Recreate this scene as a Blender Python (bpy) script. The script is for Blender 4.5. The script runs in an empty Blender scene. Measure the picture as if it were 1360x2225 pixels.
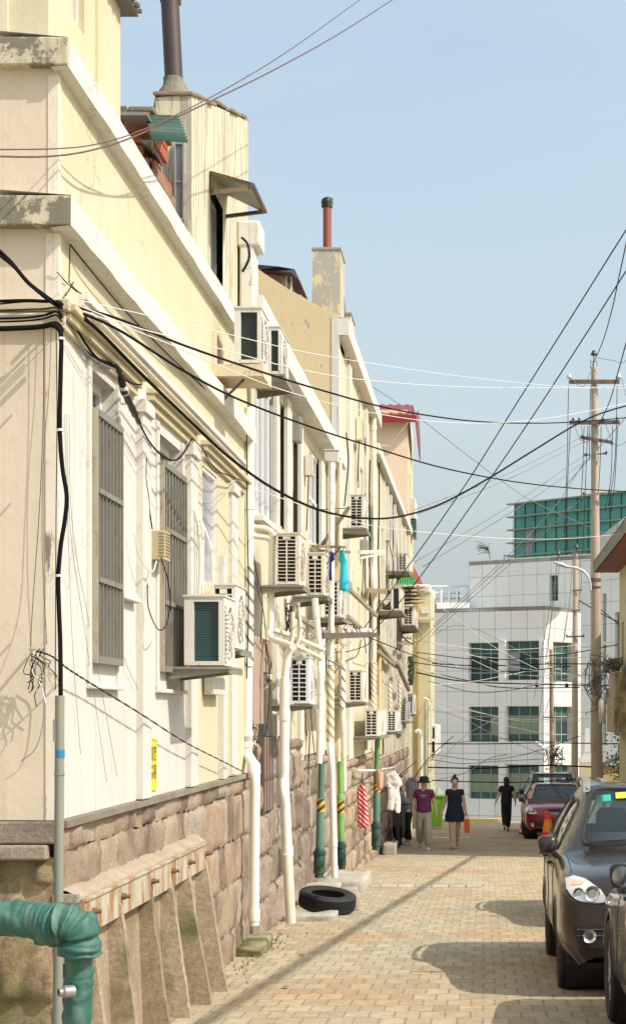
import bpy, bmesh, math, random
from mathutils import Vector, Matrix, noise as mnoise
from mathutils.bvhtree import BVHTree
from mathutils.geometry import tessellate_polygon
R = random.Random(7)
rad = math.radians
sc = bpy.context.scene
COL = sc.collection
# ------------------------------------------------------------------ camera
F, VX, HY, D = 4000.0, 1050.0, 1548.0, 2.2
cam_d = bpy.data.cameras.new('camera')
cam = bpy.data.objects.new('camera', cam_d); COL.objects.link(cam)
cam_d.sensor_fit = 'HORIZONTAL'; cam_d.sensor_width = 36
cam_d.lens = F / 1360 * 36
cam_d.shift_x = (680 - VX) / 1360
cam_d.shift_y = (HY - 1112.5) / 1360
cam_d.clip_start = 0.1; cam_d.clip_end = 3000
cam.location = (0, 0, 0); cam.rotation_euler = (rad(90), 0, 0)
sc.camera = cam
# ------------------------------------------------------------------ light
SUN = Vector((1.0, -0.46, 1.10)).normalized()          # towards the sun
elev = math.asin(SUN.z); azim = math.atan2(SUN.x, SUN.y)
w = bpy.data.worlds.new('World'); sc.world = w; w.use_nodes = True
nt = w.node_tree; nt.nodes.clear()
sky = nt.nodes.new('ShaderNodeTexSky'); sky.sky_type = 'NISHITA'; sky.sun_disc = False
sky.sun_elevation = elev; sky.sun_rotation = azim
sky.air_density = 1.45; sky.dust_density = 5.2; sky.ozone_density = 2.6; sky.altitude = 0
bg = nt.nodes.new('ShaderNodeBackground'); bg.inputs[1].default_value = 0.15
wo = nt.nodes.new('ShaderNodeOutputWorld')
mxw = nt.nodes.new('ShaderNodeMix'); mxw.data_type = 'RGBA'; mxw.inputs[7].default_value = (2.75, 3.20, 3.42, 1)      # thin uneven haze over the blue
wtc = nt.nodes.new('ShaderNodeTexCoord'); wmp = nt.nodes.new('ShaderNodeMapping'); wmp.inputs['Scale'].default_value = (1.5, 1.5, 7); wn = nt.nodes.new('ShaderNodeTexNoise'); wn.inputs['Scale'].default_value = 1.6; wn.inputs['Detail'].default_value = 5; wn.inputs['Distortion'].default_value = .6
nt.links.new(wtc.outputs['Generated'], wmp.inputs[0]); nt.links.new(wmp.outputs[0], wn.inputs['Vector'])
wr = nt.nodes.new('ShaderNodeMapRange'); wr.inputs[1].default_value = .3; wr.inputs[2].default_value = .7; wr.inputs[3].default_value = .44; wr.inputs[4].default_value = .68
nt.links.new(wn.outputs['Fac'], wr.inputs[0]); nt.links.new(wr.outputs[0], mxw.inputs[0])
nt.links.new(sky.outputs[0], mxw.inputs[6])
nt.links.new(mxw.outputs[2], bg.inputs[0]); nt.links.new(bg.outputs[0], wo.inputs[0])
sl = bpy.data.lights.new('sun', 'SUN'); sl.energy = 2.65; sl.angle = rad(0.53); sl.color = (1.0, 0.945, 0.85)
so = bpy.data.objects.new('sun', sl); COL.objects.link(so)
so.rotation_euler = SUN.to_track_quat('Z', 'Y').to_euler(); so.location = (20, -10, 30)
sc.view_settings.view_transform = 'Standard'; sc.view_settings.look = 'None'
sc.view_settings.exposure = 0.68; sc.view_settings.gamma = 1.0

# ------------------------------------------------------------------ projection helpers (photo pixel -> place)
def gz(Y):                       # height of the sloping street
    if Y < 66: return -1.6 - 0.0357 * Y
    if Y < 90: return -3.956 - (Y - 66) / 24 * 1.35
    return -5.306
def wY(px, d=D): return F * d / (VX - px)
def zz(py, Y): return (HY - py) * Y / F
def xx(px, Y): return (px - VX) * Y / F
def P(px, py, Y): return Vector((xx(px, Y), Y, zz(py, Y)))
def PW(px, py, d=D):             # point on the vertical street wall x = -d
    Y = wY(px, d); return Vector((-d, Y, zz(py, Y)))
# ------------------------------------------------------------------ materials
MATS = {}
def nmat(name):
    m = bpy.data.materials.new(name); m.use_nodes = True
    return m, m.node_tree, m.node_tree.nodes['Principled BSDF']
def rgb(c): return (c[0], c[1], c[2], 1)
def flat(name, col, rough=0.6, metal=0.0, var=0.12, scale=6.0, bump=0.0, coat=0.0, spec=None):
    if name in MATS: return MATS[name]
    m, t, b = nmat(name); N = t.nodes; L = t.links
    tc = N.new('ShaderNodeTexCoord'); no = N.new('ShaderNodeTexNoise'); no.inputs['Scale'].default_value = scale
    no.inputs['Detail'].default_value = 6; L.new(tc.outputs['Object'], no.inputs['Vector'])
    mx = N.new('ShaderNodeMix'); mx.data_type = 'RGBA'
    mx.inputs[6].default_value = rgb([c * (1 - var) for c in col]); mx.inputs[7].default_value = rgb([min(1, c * (1 + var)) for c in col])
    L.new(no.outputs['Fac'], mx.inputs[0]); L.new(mx.outputs[2], b.inputs['Base Color'])
    b.inputs['Roughness'].default_value = rough; b.inputs['Metallic'].default_value = metal
    b.inputs['Coat Weight'].default_value = coat; b.inputs['Coat Roughness'].default_value = 0.03
    if spec is not None: b.inputs['Specular IOR Level'].default_value = spec
    if bump:
        bp = N.new('ShaderNodeBump'); bp.inputs['Strength'].default_value = bump; bp.inputs['Distance'].default_value = 0.01
        L.new(no.outputs['Fac'], bp.inputs['Height']); L.new(bp.outputs[0], b.inputs['Normal'])
    MATS[name] = m; return m
def ramp(N, p0, p1, c0=(0,0,0), c1=(1,1,1)):
    r = N.new('ShaderNodeValToRGB'); r.color_ramp.elements[0].position = p0; r.color_ramp.elements[1].position = p1
    r.color_ramp.elements[0].color = rgb(c0); r.color_ramp.elements[1].color = rgb(c1); return r
def plaster(name, col, stain=(0.35,0.27,0.16), under=(0.36,0.34,0.30), streak=0.35, patch=0.0, rough=0.85, dirt=0.25, vs=0.5, ps=1.8):
    """painted render with rain streaks, blotches and (patch>0) flaked paint."""
    if name in MATS: return MATS[name]
    m, t, b = nmat(name); N = t.nodes; L = t.links
    tc = N.new('ShaderNodeTexCoord')
    def noise(scale, sx, sy, sz, det=8, ro=0.6):
        mp = N.new('ShaderNodeMapping'); mp.inputs['Scale'].default_value = (sx, sy, sz); L.new(tc.outputs['Object'], mp.inputs[0])
        n = N.new('ShaderNodeTexNoise'); n.inputs['Scale'].default_value = scale; n.inputs['Detail'].default_value = det
        n.inputs['Roughness'].default_value = ro; L.new(mp.outputs[0], n.inputs['Vector']); return n
    def mixc(fac, a, bb, mode='MIX'):
        mx = N.new('ShaderNodeMix'); mx.data_type = 'RGBA'; mx.blend_type = mode
        L.new(fac, mx.inputs[0])
        for i, v in ((6, a), (7, bb)):
            if isinstance(v, tuple): mx.inputs[i].default_value = rgb(v)
            else: L.new(v, mx.inputs[i])
        return mx.outputs[2]
    def scaled(sock, k):
        q = N.new('ShaderNodeMath'); q.operation = 'MULTIPLY'; L.new(sock, q.inputs[0]); q.inputs[1].default_value = k; return q.outputs[0]
    n1 = noise(1.3, 1, 1, 1); r1 = ramp(N, 0.35, 0.7); L.new(n1.outputs['Fac'], r1.inputs[0])
    c = mixc(scaled(r1.outputs[0], 0.5), col, tuple(x * y for x, y in zip(col, (0.90, 0.86, 0.78))))
    n2 = noise(7.0, 2.2, 2.2, 0.16); r2 = ramp(N, 0.52, 0.78); L.new(n2.outputs['Fac'], r2.inputs[0])
    c = mixc(scaled(r2.outputs[0], streak), c, stain)
    n3 = noise(14.0, 1, 1, 0.7, 10, 0.7); r3 = ramp(N, 0.58, 0.75); L.new(n3.outputs['Fac'], r3.inputs[0])
    c = mixc(scaled(r3.outputs[0], dirt), c, tuple(x * 0.6 for x in stain))
    h = n3.outputs['Fac']
    vo = N.new('ShaderNodeTexVoronoi'); vo.feature = 'DISTANCE_TO_EDGE'; vo.inputs['Scale'].default_value = 1.1
    dn = noise(5.0, 1, 1, 1, 6); ds = N.new('ShaderNodeVectorMath'); ds.operation = 'MULTIPLY_ADD'; L.new(dn.outputs['Color'], ds.inputs[0]); ds.inputs[1].default_value = (.5,.5,.5); L.new(tc.outputs['Object'], ds.inputs[2]); L.new(ds.outputs[0], vo.inputs['Vector'])
    rc = ramp(N, 0.0, 0.012, (1,1,1), (0,0,0)); L.new(vo.outputs['Distance'], rc.inputs[0])
    nm_ = noise(0.9, 1, 1, 1, 3); rm = ramp(N, 0.55, 0.62); L.new(nm_.outputs['Fac'], rm.inputs[0])
    cm = N.new('ShaderNodeMath'); cm.operation = 'MULTIPLY'; L.new(rc.outputs[0], cm.inputs[0]); L.new(rm.outputs[0], cm.inputs[1])
    c = mixc(scaled(cm.outputs[0], 0.6), c, tuple(x * 0.5 for x in stain))
    n9 = noise(3.0, 5.5, 5.5, 0.10, 5); r9 = ramp(N, 0.60, 0.74); L.new(n9.outputs['Fac'], r9.inputs[0])
    c = mixc(scaled(r9.outputs[0], streak * 0.9), c, tuple(x * 0.75 for x in stain))
    if patch > 0:
        n4 = noise(2.6, ps, ps, vs, 12, 0.68); r4 = ramp(N, 1 - patch - 0.03, 1 - patch + 0.005); L.new(n4.outputs['Fac'], r4.inputs[0])
        c = mixc(r4.outputs[0], c, under)
        sub = N.new('ShaderNodeMath'); sub.operation = 'MULTIPLY_ADD'; L.new(r4.outputs[0], sub.inputs[0]); sub.inputs[1].default_value = -0.6
        L.new(n3.outputs['Fac'], sub.inputs[2]); h = sub.outputs[0]
    L.new(c, b.inputs['Base Color']); b.inputs['Roughness'].default_value = rough; b.inputs['Specular IOR Level'].default_value = 0.25
    bp = N.new('ShaderNodeBump'); bp.inputs['Strength'].default_value = 0.35; bp.inputs['Distance'].default_value = 0.012
    L.new(h, bp.inputs['Height']); L.new(bp.outputs[0], b.inputs['Normal'])
    MATS[name] = m; return m
def rock(name, cols, moss=0.0, scale=5.0):
    if name in MATS: return MATS[name]
    m, t, b = nmat(name); N = t.nodes; L = t.links
    tc = N.new('ShaderNodeTexCoord')
    n1 = N.new('ShaderNodeTexNoise'); n1.inputs['Scale'].default_value = scale * 0.5; n1.inputs['Detail'].default_value = 9; L.new(tc.outputs['Object'], n1.inputs['Vector'])
    r1 = N.new('ShaderNodeValToRGB'); e = r1.color_ramp.elements
    e[0].position = 0.3; e[0].color = rgb(cols[0]); e[1].position = 0.7; e[1].color = rgb(cols[-1])
    for i, c in enumerate(cols[1:-1]):
        q = e.new(0.3 + 0.4 * (i + 1) / (len(cols) - 1)); q.color = rgb(c)
    geo = N.new('ShaderNodeNewGeometry'); ad = N.new('ShaderNodeMath'); ad.operation = 'MULTIPLY_ADD'; ad.inputs[1].default_value = 0.42
    L.new(geo.outputs['Random Per Island'], ad.inputs[0]); 
    s0 = N.new('ShaderNodeMath'); s0.operation = 'SUBTRACT'; L.new(n1.outputs['Fac'], s0.inputs[0]); s0.inputs[1].default_value = 0.2
    L.new(s0.outputs[0], ad.inputs[2]); L.new(ad.outputs[0], r1.inputs[0])
    n2 = N.new('ShaderNodeTexNoise'); n2.inputs['Scale'].default_value = scale * 9; n2.inputs['Detail'].default_value = 10; n2.inputs['Roughness'].default_value = 0.75
    L.new(tc.outputs['Object'], n2.inputs['Vector'])
    r2 = ramp(N, 0.35, 0.62, (0.55, 0.5, 0.45), (1, 1, 1)); L.new(n2.outputs['Fac'], r2.inputs[0])
    mx = N.new('ShaderNodeMix'); mx.data_type = 'RGBA'; mx.blend_type = 'MULTIPLY'; mx.inputs[0].default_value = 0.8
    L.new(r1.outputs[0], mx.inputs[6]); L.new(r2.outputs[0], mx.inputs[7]); out = mx.outputs[2]
    if moss > 0:
        n3 = N.new('ShaderNodeTexNoise'); n3.inputs['Scale'].default_value = 2.4; n3.inputs['Detail'].default_value = 8; L.new(tc.outputs['Object'], n3.inputs['Vector'])
        r3 = ramp(N, 1 - moss - 0.12, 1 - moss + 0.06); L.new(n3.outputs['Fac'], r3.inputs[0])
        m3 = N.new('ShaderNodeMix'); m3.data_type = 'RGBA'; L.new(r3.outputs[0], m3.inputs[0]); L.new(out, m3.inputs[6]); m3.inputs[7].default_value = rgb((0.12, 0.13, 0.045)); out = m3.outputs[2]
    L.new(out, b.inputs['Base Color']); b.inputs['Roughness'].default_value = 0.92; b.inputs['Specular IOR Level'].default_value = 0.2
    bp = N.new('ShaderNodeBump'); bp.inputs['Strength'].default_value = 0.7; bp.inputs['Distance'].default_value = 0.02
    L.new(n2.outputs['Fac'], bp.inputs['Height']); L.new(bp.outputs[0], b.inputs['Normal'])
    MATS[name] = m; return m
def rusty(name, base, rust=(0.30, 0.12, 0.04), amt=0.5, rough=0.6, scale=9):
    if name in MATS: return MATS[name]
    m, t, b = nmat(name); N = t.nodes; L = t.links
    tc = N.new('ShaderNodeTexCoord'); mp = N.new('ShaderNodeMapping'); mp.inputs['Scale'].default_value = (1, 1, 0.45); L.new(tc.outputs['Object'], mp.inputs[0])
    n = N.new('ShaderNodeTexNoise'); n.inputs['Scale'].default_value = scale; n.inputs['Detail'].default_value = 10; n.inputs['Roughness'].default_value = 0.7; L.new(mp.outputs[0], n.inputs['Vector'])
    r = ramp(N, 1 - amt - 0.08, 1 - amt + 0.1); L.new(n.outputs['Fac'], r.inputs[0])
    mx = N.new('ShaderNodeMix'); mx.data_type = 'RGBA'; L.new(r.outputs[0], mx.inputs[0]); mx.inputs[6].default_value = rgb(base); mx.inputs[7].default_value = rgb(rust)
    L.new(mx.outputs[2], b.inputs['Base Color']); b.inputs['Roughness'].default_value = rough
    bp = N.new('ShaderNodeBump'); bp.inputs['Strength'].default_value = 0.3; bp.inputs['Distance'].default_value = 0.005
    L.new(n.outputs['Fac'], bp.inputs['Height']); L.new(bp.outputs[0], b.inputs['Normal'])
    MATS[name] = m; return m
def glassy(name, tint, trans=0.6, rough=0.03):
    """window glass: part see-through, part mirror"""
    if name in MATS: return MATS[name]
    m = bpy.data.materials.new(name); m.use_nodes = True; t = m.node_tree; N = t.nodes; L = t.links; N.clear()
    o = N.new('ShaderNodeOutputMaterial'); tr = N.new('ShaderNodeBsdfTransparent'); tr.inputs[0].default_value = rgb(tint)
    pr = N.new('ShaderNodeBsdfPrincipled'); pr.inputs['Base Color'].default_value = rgb([c * 0.25 for c in tint]); pr.inputs['Roughness'].default_value = rough
    gl = N.new('ShaderNodeBsdfGlossy'); gl.inputs['Roughness'].default_value = rough
    fr = N.new('ShaderNodeFresnel'); fr.inputs[0].default_value = 1.5
    m1 = N.new('ShaderNodeMixShader'); m1.inputs[0].default_value = trans; L.new(pr.outputs[0], m1.inputs[1]); L.new(tr.outputs[0], m1.inputs[2])
    m2 = N.new('ShaderNodeMixShader'); L.new(fr.outputs[0], m2.inputs[0]); L.new(m1.outputs[0], m2.inputs[1]); L.new(gl.outputs[0], m2.inputs[2])
    L.new(m2.outputs[0], o.inputs[0]); MATS[name] = m; return m
def bands(name, cols, axis=2, freq=1.0, slope=(0, 0), rough=0.6, duty=0.5):
    """two-colour stripes along an axis (object space); slope tilts them."""
    if name in MATS: return MATS[name]
    m, t, b = nmat(name); N = t.nodes; L = t.links
    tc = N.new('ShaderNodeTexCoord'); sp = N.new('ShaderNodeSeparateXYZ'); L.new(tc.outputs['Object'], sp.inputs[0])
    acc = None
    for i, k in ((0, slope[0]), (1, slope[1])):
        q = N.new('ShaderNodeMath'); q.operation = 'MULTIPLY_ADD'; L.new(sp.outputs[i], q.inputs[0]); q.inputs[1].default_value = k
        if acc is None: L.new(sp.outputs[axis], q.inputs[2])
        else: L.new(acc, q.inputs[2])
        acc = q.outputs[0]
    f = N.new('ShaderNodeMath'); f.operation = 'MULTIPLY'; L.new(acc, f.inputs[0]); f.inputs[1].default_value = freq
    fr = N.new('ShaderNodeMath'); fr.operation = 'FRACT'; L.new(f.outputs[0], fr.inputs[0])
    g = N.new('ShaderNodeMath'); g.operation = 'GREATER_THAN'; L.new(fr.outputs[0], g.inputs[0]); g.inputs[1].default_value = duty
    mx = N.new('ShaderNodeMix'); mx.data_type = 'RGBA'; L.new(g.outputs[0], mx.inputs[0]); mx.inputs[6].default_value = rgb(cols[0]); mx.inputs[7].default_value = rgb(cols[1])
    L.new(mx.outputs[2], b.inputs['Base Color']); b.inputs['Roughness'].default_value = rough
    MATS[name] = m; return m
def tiles(name, col, mortar, bw, bh, ms=0.012, rot=0, rough=0.35, var=0.06, offset=0.0, pink=None, bump=0.3, spec=0.5):
    if name in MATS: return MATS[name]
    m, t, b = nmat(name); N = t.nodes; L = t.links
    tc = N.new('ShaderNodeTexCoord'); mp = N.new('ShaderNodeMapping'); L.new(tc.outputs['UV'], mp.inputs[0]); mp.inputs['Rotation'].default_value = (0, 0, rot)
    br = N.new('ShaderNodeTexBrick'); br.offset = offset; br.inputs['Scale'].default_value = 1; br.inputs['Brick Width'].default_value = bw; br.inputs['Row Height'].default_value = bh
    br.inputs['Mortar Size'].default_value = ms; br.inputs['Mortar Smooth'].default_value = 0.3
    br.inputs['Color1'].default_value = rgb([c * (1 - var) for c in col]); br.inputs['Color2'].default_value = rgb([min(1, c * (1 + var)) for c in col]); br.inputs['Mortar'].default_value = rgb(mortar)
    L.new(mp.outputs[0], br.inputs['Vector']); out = br.outputs['Color']
    n = N.new('ShaderNodeTexNoise'); n.inputs['Scale'].default_value = 0.5 if pink else 0.35; n.inputs['Detail'].default_value = 7; L.new(tc.outputs['UV'], n.inputs['Vector'])
    r = ramp(N, 0.42, 0.66); L.new(n.outputs['Fac'], r.inputs[0])
    mx = N.new('ShaderNodeMix'); mx.data_type = 'RGBA'; mx.blend_type = 'MULTIPLY'
    q = N.new('ShaderNodeMath'); q.operation = 'MULTIPLY'; L.new(r.outputs[0], q.inputs[0]); q.inputs[1].default_value = 0.75 if pink else 0.3; L.new(q.outputs[0], mx.inputs[0])
    L.new(out, mx.inputs[6]); mx.inputs[7].default_value = rgb(pink or (0.8, 0.8, 0.76)); out = mx.outputs[2]
    n2 = N.new('ShaderNodeTexNoise'); n2.inputs['Scale'].default_value = 9; n2.inputs['Detail'].default_value = 9; n2.inputs['Roughness'].default_value = 0.7; L.new(tc.outputs['UV'], n2.inputs['Vector'])
    r2 = ramp(N, 0.35, 0.62, (0.72, 0.70, 0.66) if pink else (0.9, 0.9, 0.9), (1, 1, 1)); L.new(n2.outputs['Fac'], r2.inputs[0])
    m2 = N.new('ShaderNodeMix'); m2.data_type = 'RGBA'; m2.blend_type = 'MULTIPLY'; m2.inputs[0].default_value = 1; L.new(out, m2.inputs[6]); L.new(r2.outputs[0], m2.inputs[7]); out = m2.outputs[2]
    L.new(out, b.inputs['Base Color']); b.inputs['Roughness'].default_value = rough; b.inputs['Specular IOR Level'].default_value = spec
    bp = N.new('ShaderNodeBump'); bp.inputs['Strength'].default_value = bump; bp.inputs['Distance'].default_value = 0.01; bp.invert = True
    L.new(br.outputs['Fac'], bp.inputs['Height']); L.new(bp.outputs[0], b.inputs['Normal'])
    MATS[name] = m; return m
# ------------------------------------------------------------------ mesh builder
WL = {}                         # world position of roots (unrotated)
class MB:
    def __init__(s): s.v = []; s.f = []; s.uv = []
    def _add(s, vs, fs):
        o = len(s.v); s.v += [Vector(v) for v in vs]; s.f += [tuple(i + o for i in f) for f in fs]; return s
    def quad(s, a, b, c, d): return s._add([a, b, c, d], [(0, 1, 2, 3)])
    def box(s, x0, x1, y0, y1, z0, z1):
        if x0 > x1: x0, x1 = x1, x0
        if y0 > y1: y0, y1 = y1, y0
        if z0 > z1: z0, z1 = z1, z0
        v = [(x0,y0,z0),(x1,y0,z0),(x1,y1,z0),(x0,y1,z0),(x0,y0,z1),(x1,y0,z1),(x1,y1,z1),(x0,y1,z1)]
        return s._add(v, [(0,3,2,1),(4,5,6,7),(0,1,5,4),(1,2,6,5),(2,3,7,6),(3,0,4,7)])
    def bar(s, a, b, w, h, up=(0,0,1)):
        a = Vector(a); b = Vector(b); d = (b - a).normalized(); up = Vector(up)
        if abs(d.dot(up)) > 0.98: up = Vector((1, 0, 0))
        sx = d.cross(up).normalized() * w / 2; sy = sx.cross(d).normalized() * h / 2
        v = [p + q for p in (a, b) for q in (-sx - sy, sx - sy, sx + sy, -sx + sy)]
        return s._add(v, [(0,3,2,1),(4,5,6,7),(0,1,5,4),(1,2,6,5),(2,3,7,6),(3,0,4,7)])
    def tube(s, pts, r, n=8, cap=True):
        pts = [Vector(p) for p in pts]; rs = r if isinstance(r, (list, tuple)) else [r] * len(pts)
        vs = []; up = None
        for i, p in enumerate(pts):
            d = (pts[min(i + 1, len(pts) - 1)] - pts[max(i - 1, 0)])
            if d.length < 1e-9: d = Vector((0, 0, 1))
            d.normalize()
            if up is None: up = Vector((0, 0, 1)) if abs(d.z) < 0.9 else Vector((1, 0, 0))
            a = d.cross(up).normalized(); b = a.cross(d).normalized(); up = b
            for k in range(n):
                t = 2 * math.pi * k / n; vs.append(p + (a * math.cos(t) + b * math.sin(t)) * rs[i])
        fs = [(i*n+k, i*n+(k+1)%n, (i+1)*n+(k+1)%n, (i+1)*n+k) for i in range(len(pts)-1) for k in range(n)]
        if cap: fs += [tuple(range(n)), tuple(reversed(range((len(pts)-1)*n, len(pts)*n)))]
        return s._add(vs, fs)
    def cyl(s, a, b, r0, r1=None, n=16): return s.tube([a, b], [r0, r0 if r1 is None else r1], n)
    def disc(s, c, nrm, r, n=20, r_in=0):
        c = Vector(c); nrm = Vector(nrm).normalized(); up = Vector((0,0,1)) if abs(nrm.z) < 0.9 else Vector((1,0,0))
        a = nrm.cross(up).normalized(); b = nrm.cross(a).normalized()
        ring = [c + (a*math.cos(2*math.pi*k/n) + b*math.sin(2*math.pi*k/n))*r for k in range(n)]
        if r_in: 
            r2 = [c + (p - c) * (r_in / r) for p in ring]
            return s._add(ring + r2, [(k, (k+1)%n, n+(k+1)%n, n+k) for k in range(n)])
        return s._add(ring, [tuple(range(n))])
    def lathe(s, prof, c, axis=(0,0,1), n=20):
        c = Vector(c); ax = Vector(axis).normalized(); up = Vector((0,0,1)) if abs(ax.z) < 0.9 else Vector((1,0,0))
        a = ax.cross(up).normalized(); b = ax.cross(a).normalized(); vs = []
        for (r, h) in prof:
            for k in range(n):
                t = 2*math.pi*k/n; vs.append(c + ax*h + (a*math.cos(t)+b*math.sin(t))*r)
        return s._add(vs, [(i*n+k, i*n+(k+1)%n, (i+1)*n+(k+1)%n, (i+1)*n+k) for i in range(len(prof)-1) for k in range(n)])
    def prism(s, poly, off):
        """closed polygon (3D points) extruded by vector off"""
        off = Vector(off); p = [Vector(q) for q in poly]; n = len(p)
        tr = tessellate_polygon([p])
        fs = [tuple(t) for t in tr] + [tuple(reversed([n + i for i in t])) for t in tr]
        fs += [(i, (i+1) % n, n + (i+1) % n, n + i) for i in range(n)]
        return s._add(p + [q + off for q in p], fs)
    def grid(s, rows):
        nr, nc = len(rows), len(rows[0])
        return s._add([p for r in rows for p in r], [(i*nc+j, i*nc+j+1, (i+1)*nc+j+1, (i+1)*nc+j) for i in range(nr-1) for j in range(nc-1)])
    def facade(s, o, u, v, n, U0, U1, V0, V1, holes=(), depth=0.15, step=None):
        """wall sheet with real openings and reveals; o + u*U + v*V"""
        o, u, v, n = map(Vector, (o, u, v, n))
        us = sorted(set([U0, U1] + [min(max(q, U0), U1) for h in holes for q in h[:2]]))
        vs = sorted(set([V0, V1] + [min(max(q, V0), V1) for h in holes for q in h[2:4]]))
        pt = lambda a, b, k=0: o + u * a + v * b - n * k
        for i in range(len(us) - 1):
            for j in range(len(vs) - 1):
                cu, cv = (us[i]+us[i+1])/2, (vs[j]+vs[j+1])/2
                if any(h[0] < cu < h[1] and h[2] < cv < h[3] for h in holes): continue
                s.quad(pt(us[i], vs[j]), pt(us[i+1], vs[j]), pt(us[i+1], vs[j+1]), pt(us[i], vs[j+1]))
        for h in holes:
            a, b, c, d = h[:4]
            for q in (((a,c),(b,c)), ((b,c),(b,d)), ((b,d),(a,d)), ((a,d),(a,c))):
                s.quad(pt(*q[0]), pt(*q[1]), pt(q[1][0], q[1][1], depth), pt(q[0][0], q[0][1], depth))
        return s
    def build(s, name, mat, parent=None, smooth=False, angle=None, bevel=0, uvf=None):
        me = bpy.data.meshes.new(name)
        off = Vector((0, 0, 0)); q = parent
        while q is not None:
            if q.name in WL: off = WL[q.name]; break
            q = q.parent
        me.from_pydata([v - off for v in s.v], [], s.f); me.validate()
        me.materials.append(mat)
        bm = bmesh.new(); bm.from_mesh(me)
        bmesh.ops.remove_doubles(bm, verts=bm.verts, dist=1e-5); bmesh.ops.recalc_face_normals(bm, faces=bm.faces)
        if uvf:
            ul = bm.loops.layers.uv.new('UVMap')
            for f in bm.faces:
                for l in f.loops: l[ul].uv = uvf(l.vert.co + off)
        bm.to_mesh(me); bm.free()
        if smooth:
            me.polygons.foreach_set('use_smooth', [True] * len(me.polygons))
            if angle: me.set_sharp_from_angle(angle=rad(angle))
        o = bpy.data.objects.new(name, me); COL.objects.link(o)
        if parent is not None: o.parent = parent
        if bevel:
            bv = o.modifiers.new('bevel', 'BEVEL'); bv.width = bevel; bv.segments = 2; bv.limit_method = 'ANGLE'
        return o
def tag(o, label=None, cat=None, group=None, kind=None):
    if label: o['label'] = label
    if cat: o['category'] = cat
    if group: o['group'] = group
    if kind: o['kind'] = kind
    return o
def thing(name, label, cat, loc, group=None, rz=None):
    o = bpy.data.objects.new(name, None); COL.objects.link(o); o.empty_display_size = 0.1
    if rz is None:
        o.location = loc; WL[o.name] = Vector(loc)
    else:
        o.location = loc; o.rotation_euler = (0, 0, rz); WL[o.name] = Vector((0, 0, 0))
    return tag(o, label, cat, group)
def struct(name, mb, mat, **k): return tag(mb.build(name, mat, **k), kind='structure')
def cr(pts, n=8):
    """Catmull-Rom through points"""
    p = [Vector(q) for q in pts]; p = [p[0] * 2 - p[1]] + p + [p[-1] * 2 - p[-2]]; out = []
    for i in range(1, len(p) - 2):
        for k in range(n):
            t = k / n; a, b, c, d = p[i-1], p[i], p[i+1], p[i+2]
            out.append(0.5 * ((2*b) + (c-a)*t + (2*a-5*b+4*c-d)*t*t + (3*b-a-3*c+d)*t**3))
    return out + [p[-2]]
def fract_noise(v, s=1.0, o=3): return mnoise.fractal(Vector(v) * s, 1.0, 2.0, o)
# ================================================================== GROUND
M_pave = tiles('paving', (0.465, 0.405, 0.285), (0.34, 0.295, 0.22), 0.17, 0.34, 0.010, rough=0.9, var=0.13, offset=0.5, pink=(1.0, 0.80, 0.66), bump=0.4, spec=0.2)
g = MB(); ys = [-30, 0, 6] + [8 + 2 * i for i in range(30)] + [70, 75, 80, 85, 90, 140, 300, 900, 2500]
xs = [-1500, -300, -60, -12, -4, 0, 4, 12, 60, 300, 1500]
g.grid([[(x, y, gz(y)) for x in xs] for y in ys])
struct('paved_street', g, M_pave, uvf=lambda c: (c.x, c.y), smooth=True)
k = MB(); k.prism([(-1.75, 64.6, gz(64.6) - .1), (0.75, 65.0, gz(65) - .1), (0.75, 65.35, gz(65) - .1), (-1.75, 64.95, gz(65) - .1)], (0, 0, 0.25))
struct('kerb', k, flat('kerb_yellow', (0.72, 0.55, 0.25), 0.8, scale=3))

# ================================================================== wall materials
M_white = plaster('white_render', (0.63, 0.61, 0.565), stain=(0.46, 0.41, 0.33), streak=0.42, dirt=0.30)
M_yellow = plaster('yellow_render', (0.61, 0.565, 0.395), stain=(0.44, 0.36, 0.22), streak=0.24, dirt=0.16)
M_yellowp = plaster('patched_yellow_render', (0.61, 0.565, 0.42), stain=(0.40, 0.31, 0.18), under=(0.50,0.43,0.31), streak=0.32, dirt=0.22, patch=0.33, vs=.4, ps=2.5)
M_beige = plaster('beige_render', (0.71, 0.615, 0.48), stain=(0.50, 0.40, 0.26), streak=0.40, dirt=0.20)
M_cap = plaster('cap_render', (0.68, 0.665, 0.615), stain=(0.38, 0.34, 0.27), streak=0.42, dirt=0.45)
M_dirtycap = plaster('weathered_cap', (0.62, 0.56, 0.42), stain=(0.18, 0.16, 0.11), under=(0.22, 0.20, 0.15), streak=0.5, dirt=0.6, patch=0.50, vs=1.5)
M_peel = plaster('peeling_paint', (0.70, 0.65, 0.47), under=(0.42, 0.38, 0.30), stain=(0.45, 0.38, 0.25), streak=0.45, dirt=0.3, patch=0.48, vs=0.35, ps=5)
M_peel2 = plaster('flaking_yellow', (0.66, 0.57, 0.34), under=(0.42, 0.40, 0.33), stain=(0.45, 0.36, 0.22), streak=0.3, dirt=0.3, patch=0.52, vs=1.0)
M_gable = plaster('gable_render', (0.66, 0.54, 0.33), under=(0.38, 0.35, 0.27), stain=(0.50, 0.38, 0.20), streak=0.25, dirt=0.3, patch=0.36, vs=1.0)
M_peach = plaster('peach_render', (0.85, 0.66, 0.47), stain=(0.55, 0.42, 0.25), streak=0.15, dirt=0.1)
M_corner = plaster('flaking_corner', (0.78, 0.72, 0.60), under=(0.25, 0.20, 0.15), stain=(0.4, 0.3, 0.2), streak=0.4, dirt=0.5, patch=0.37, vs=0.7, ps=3)
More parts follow.
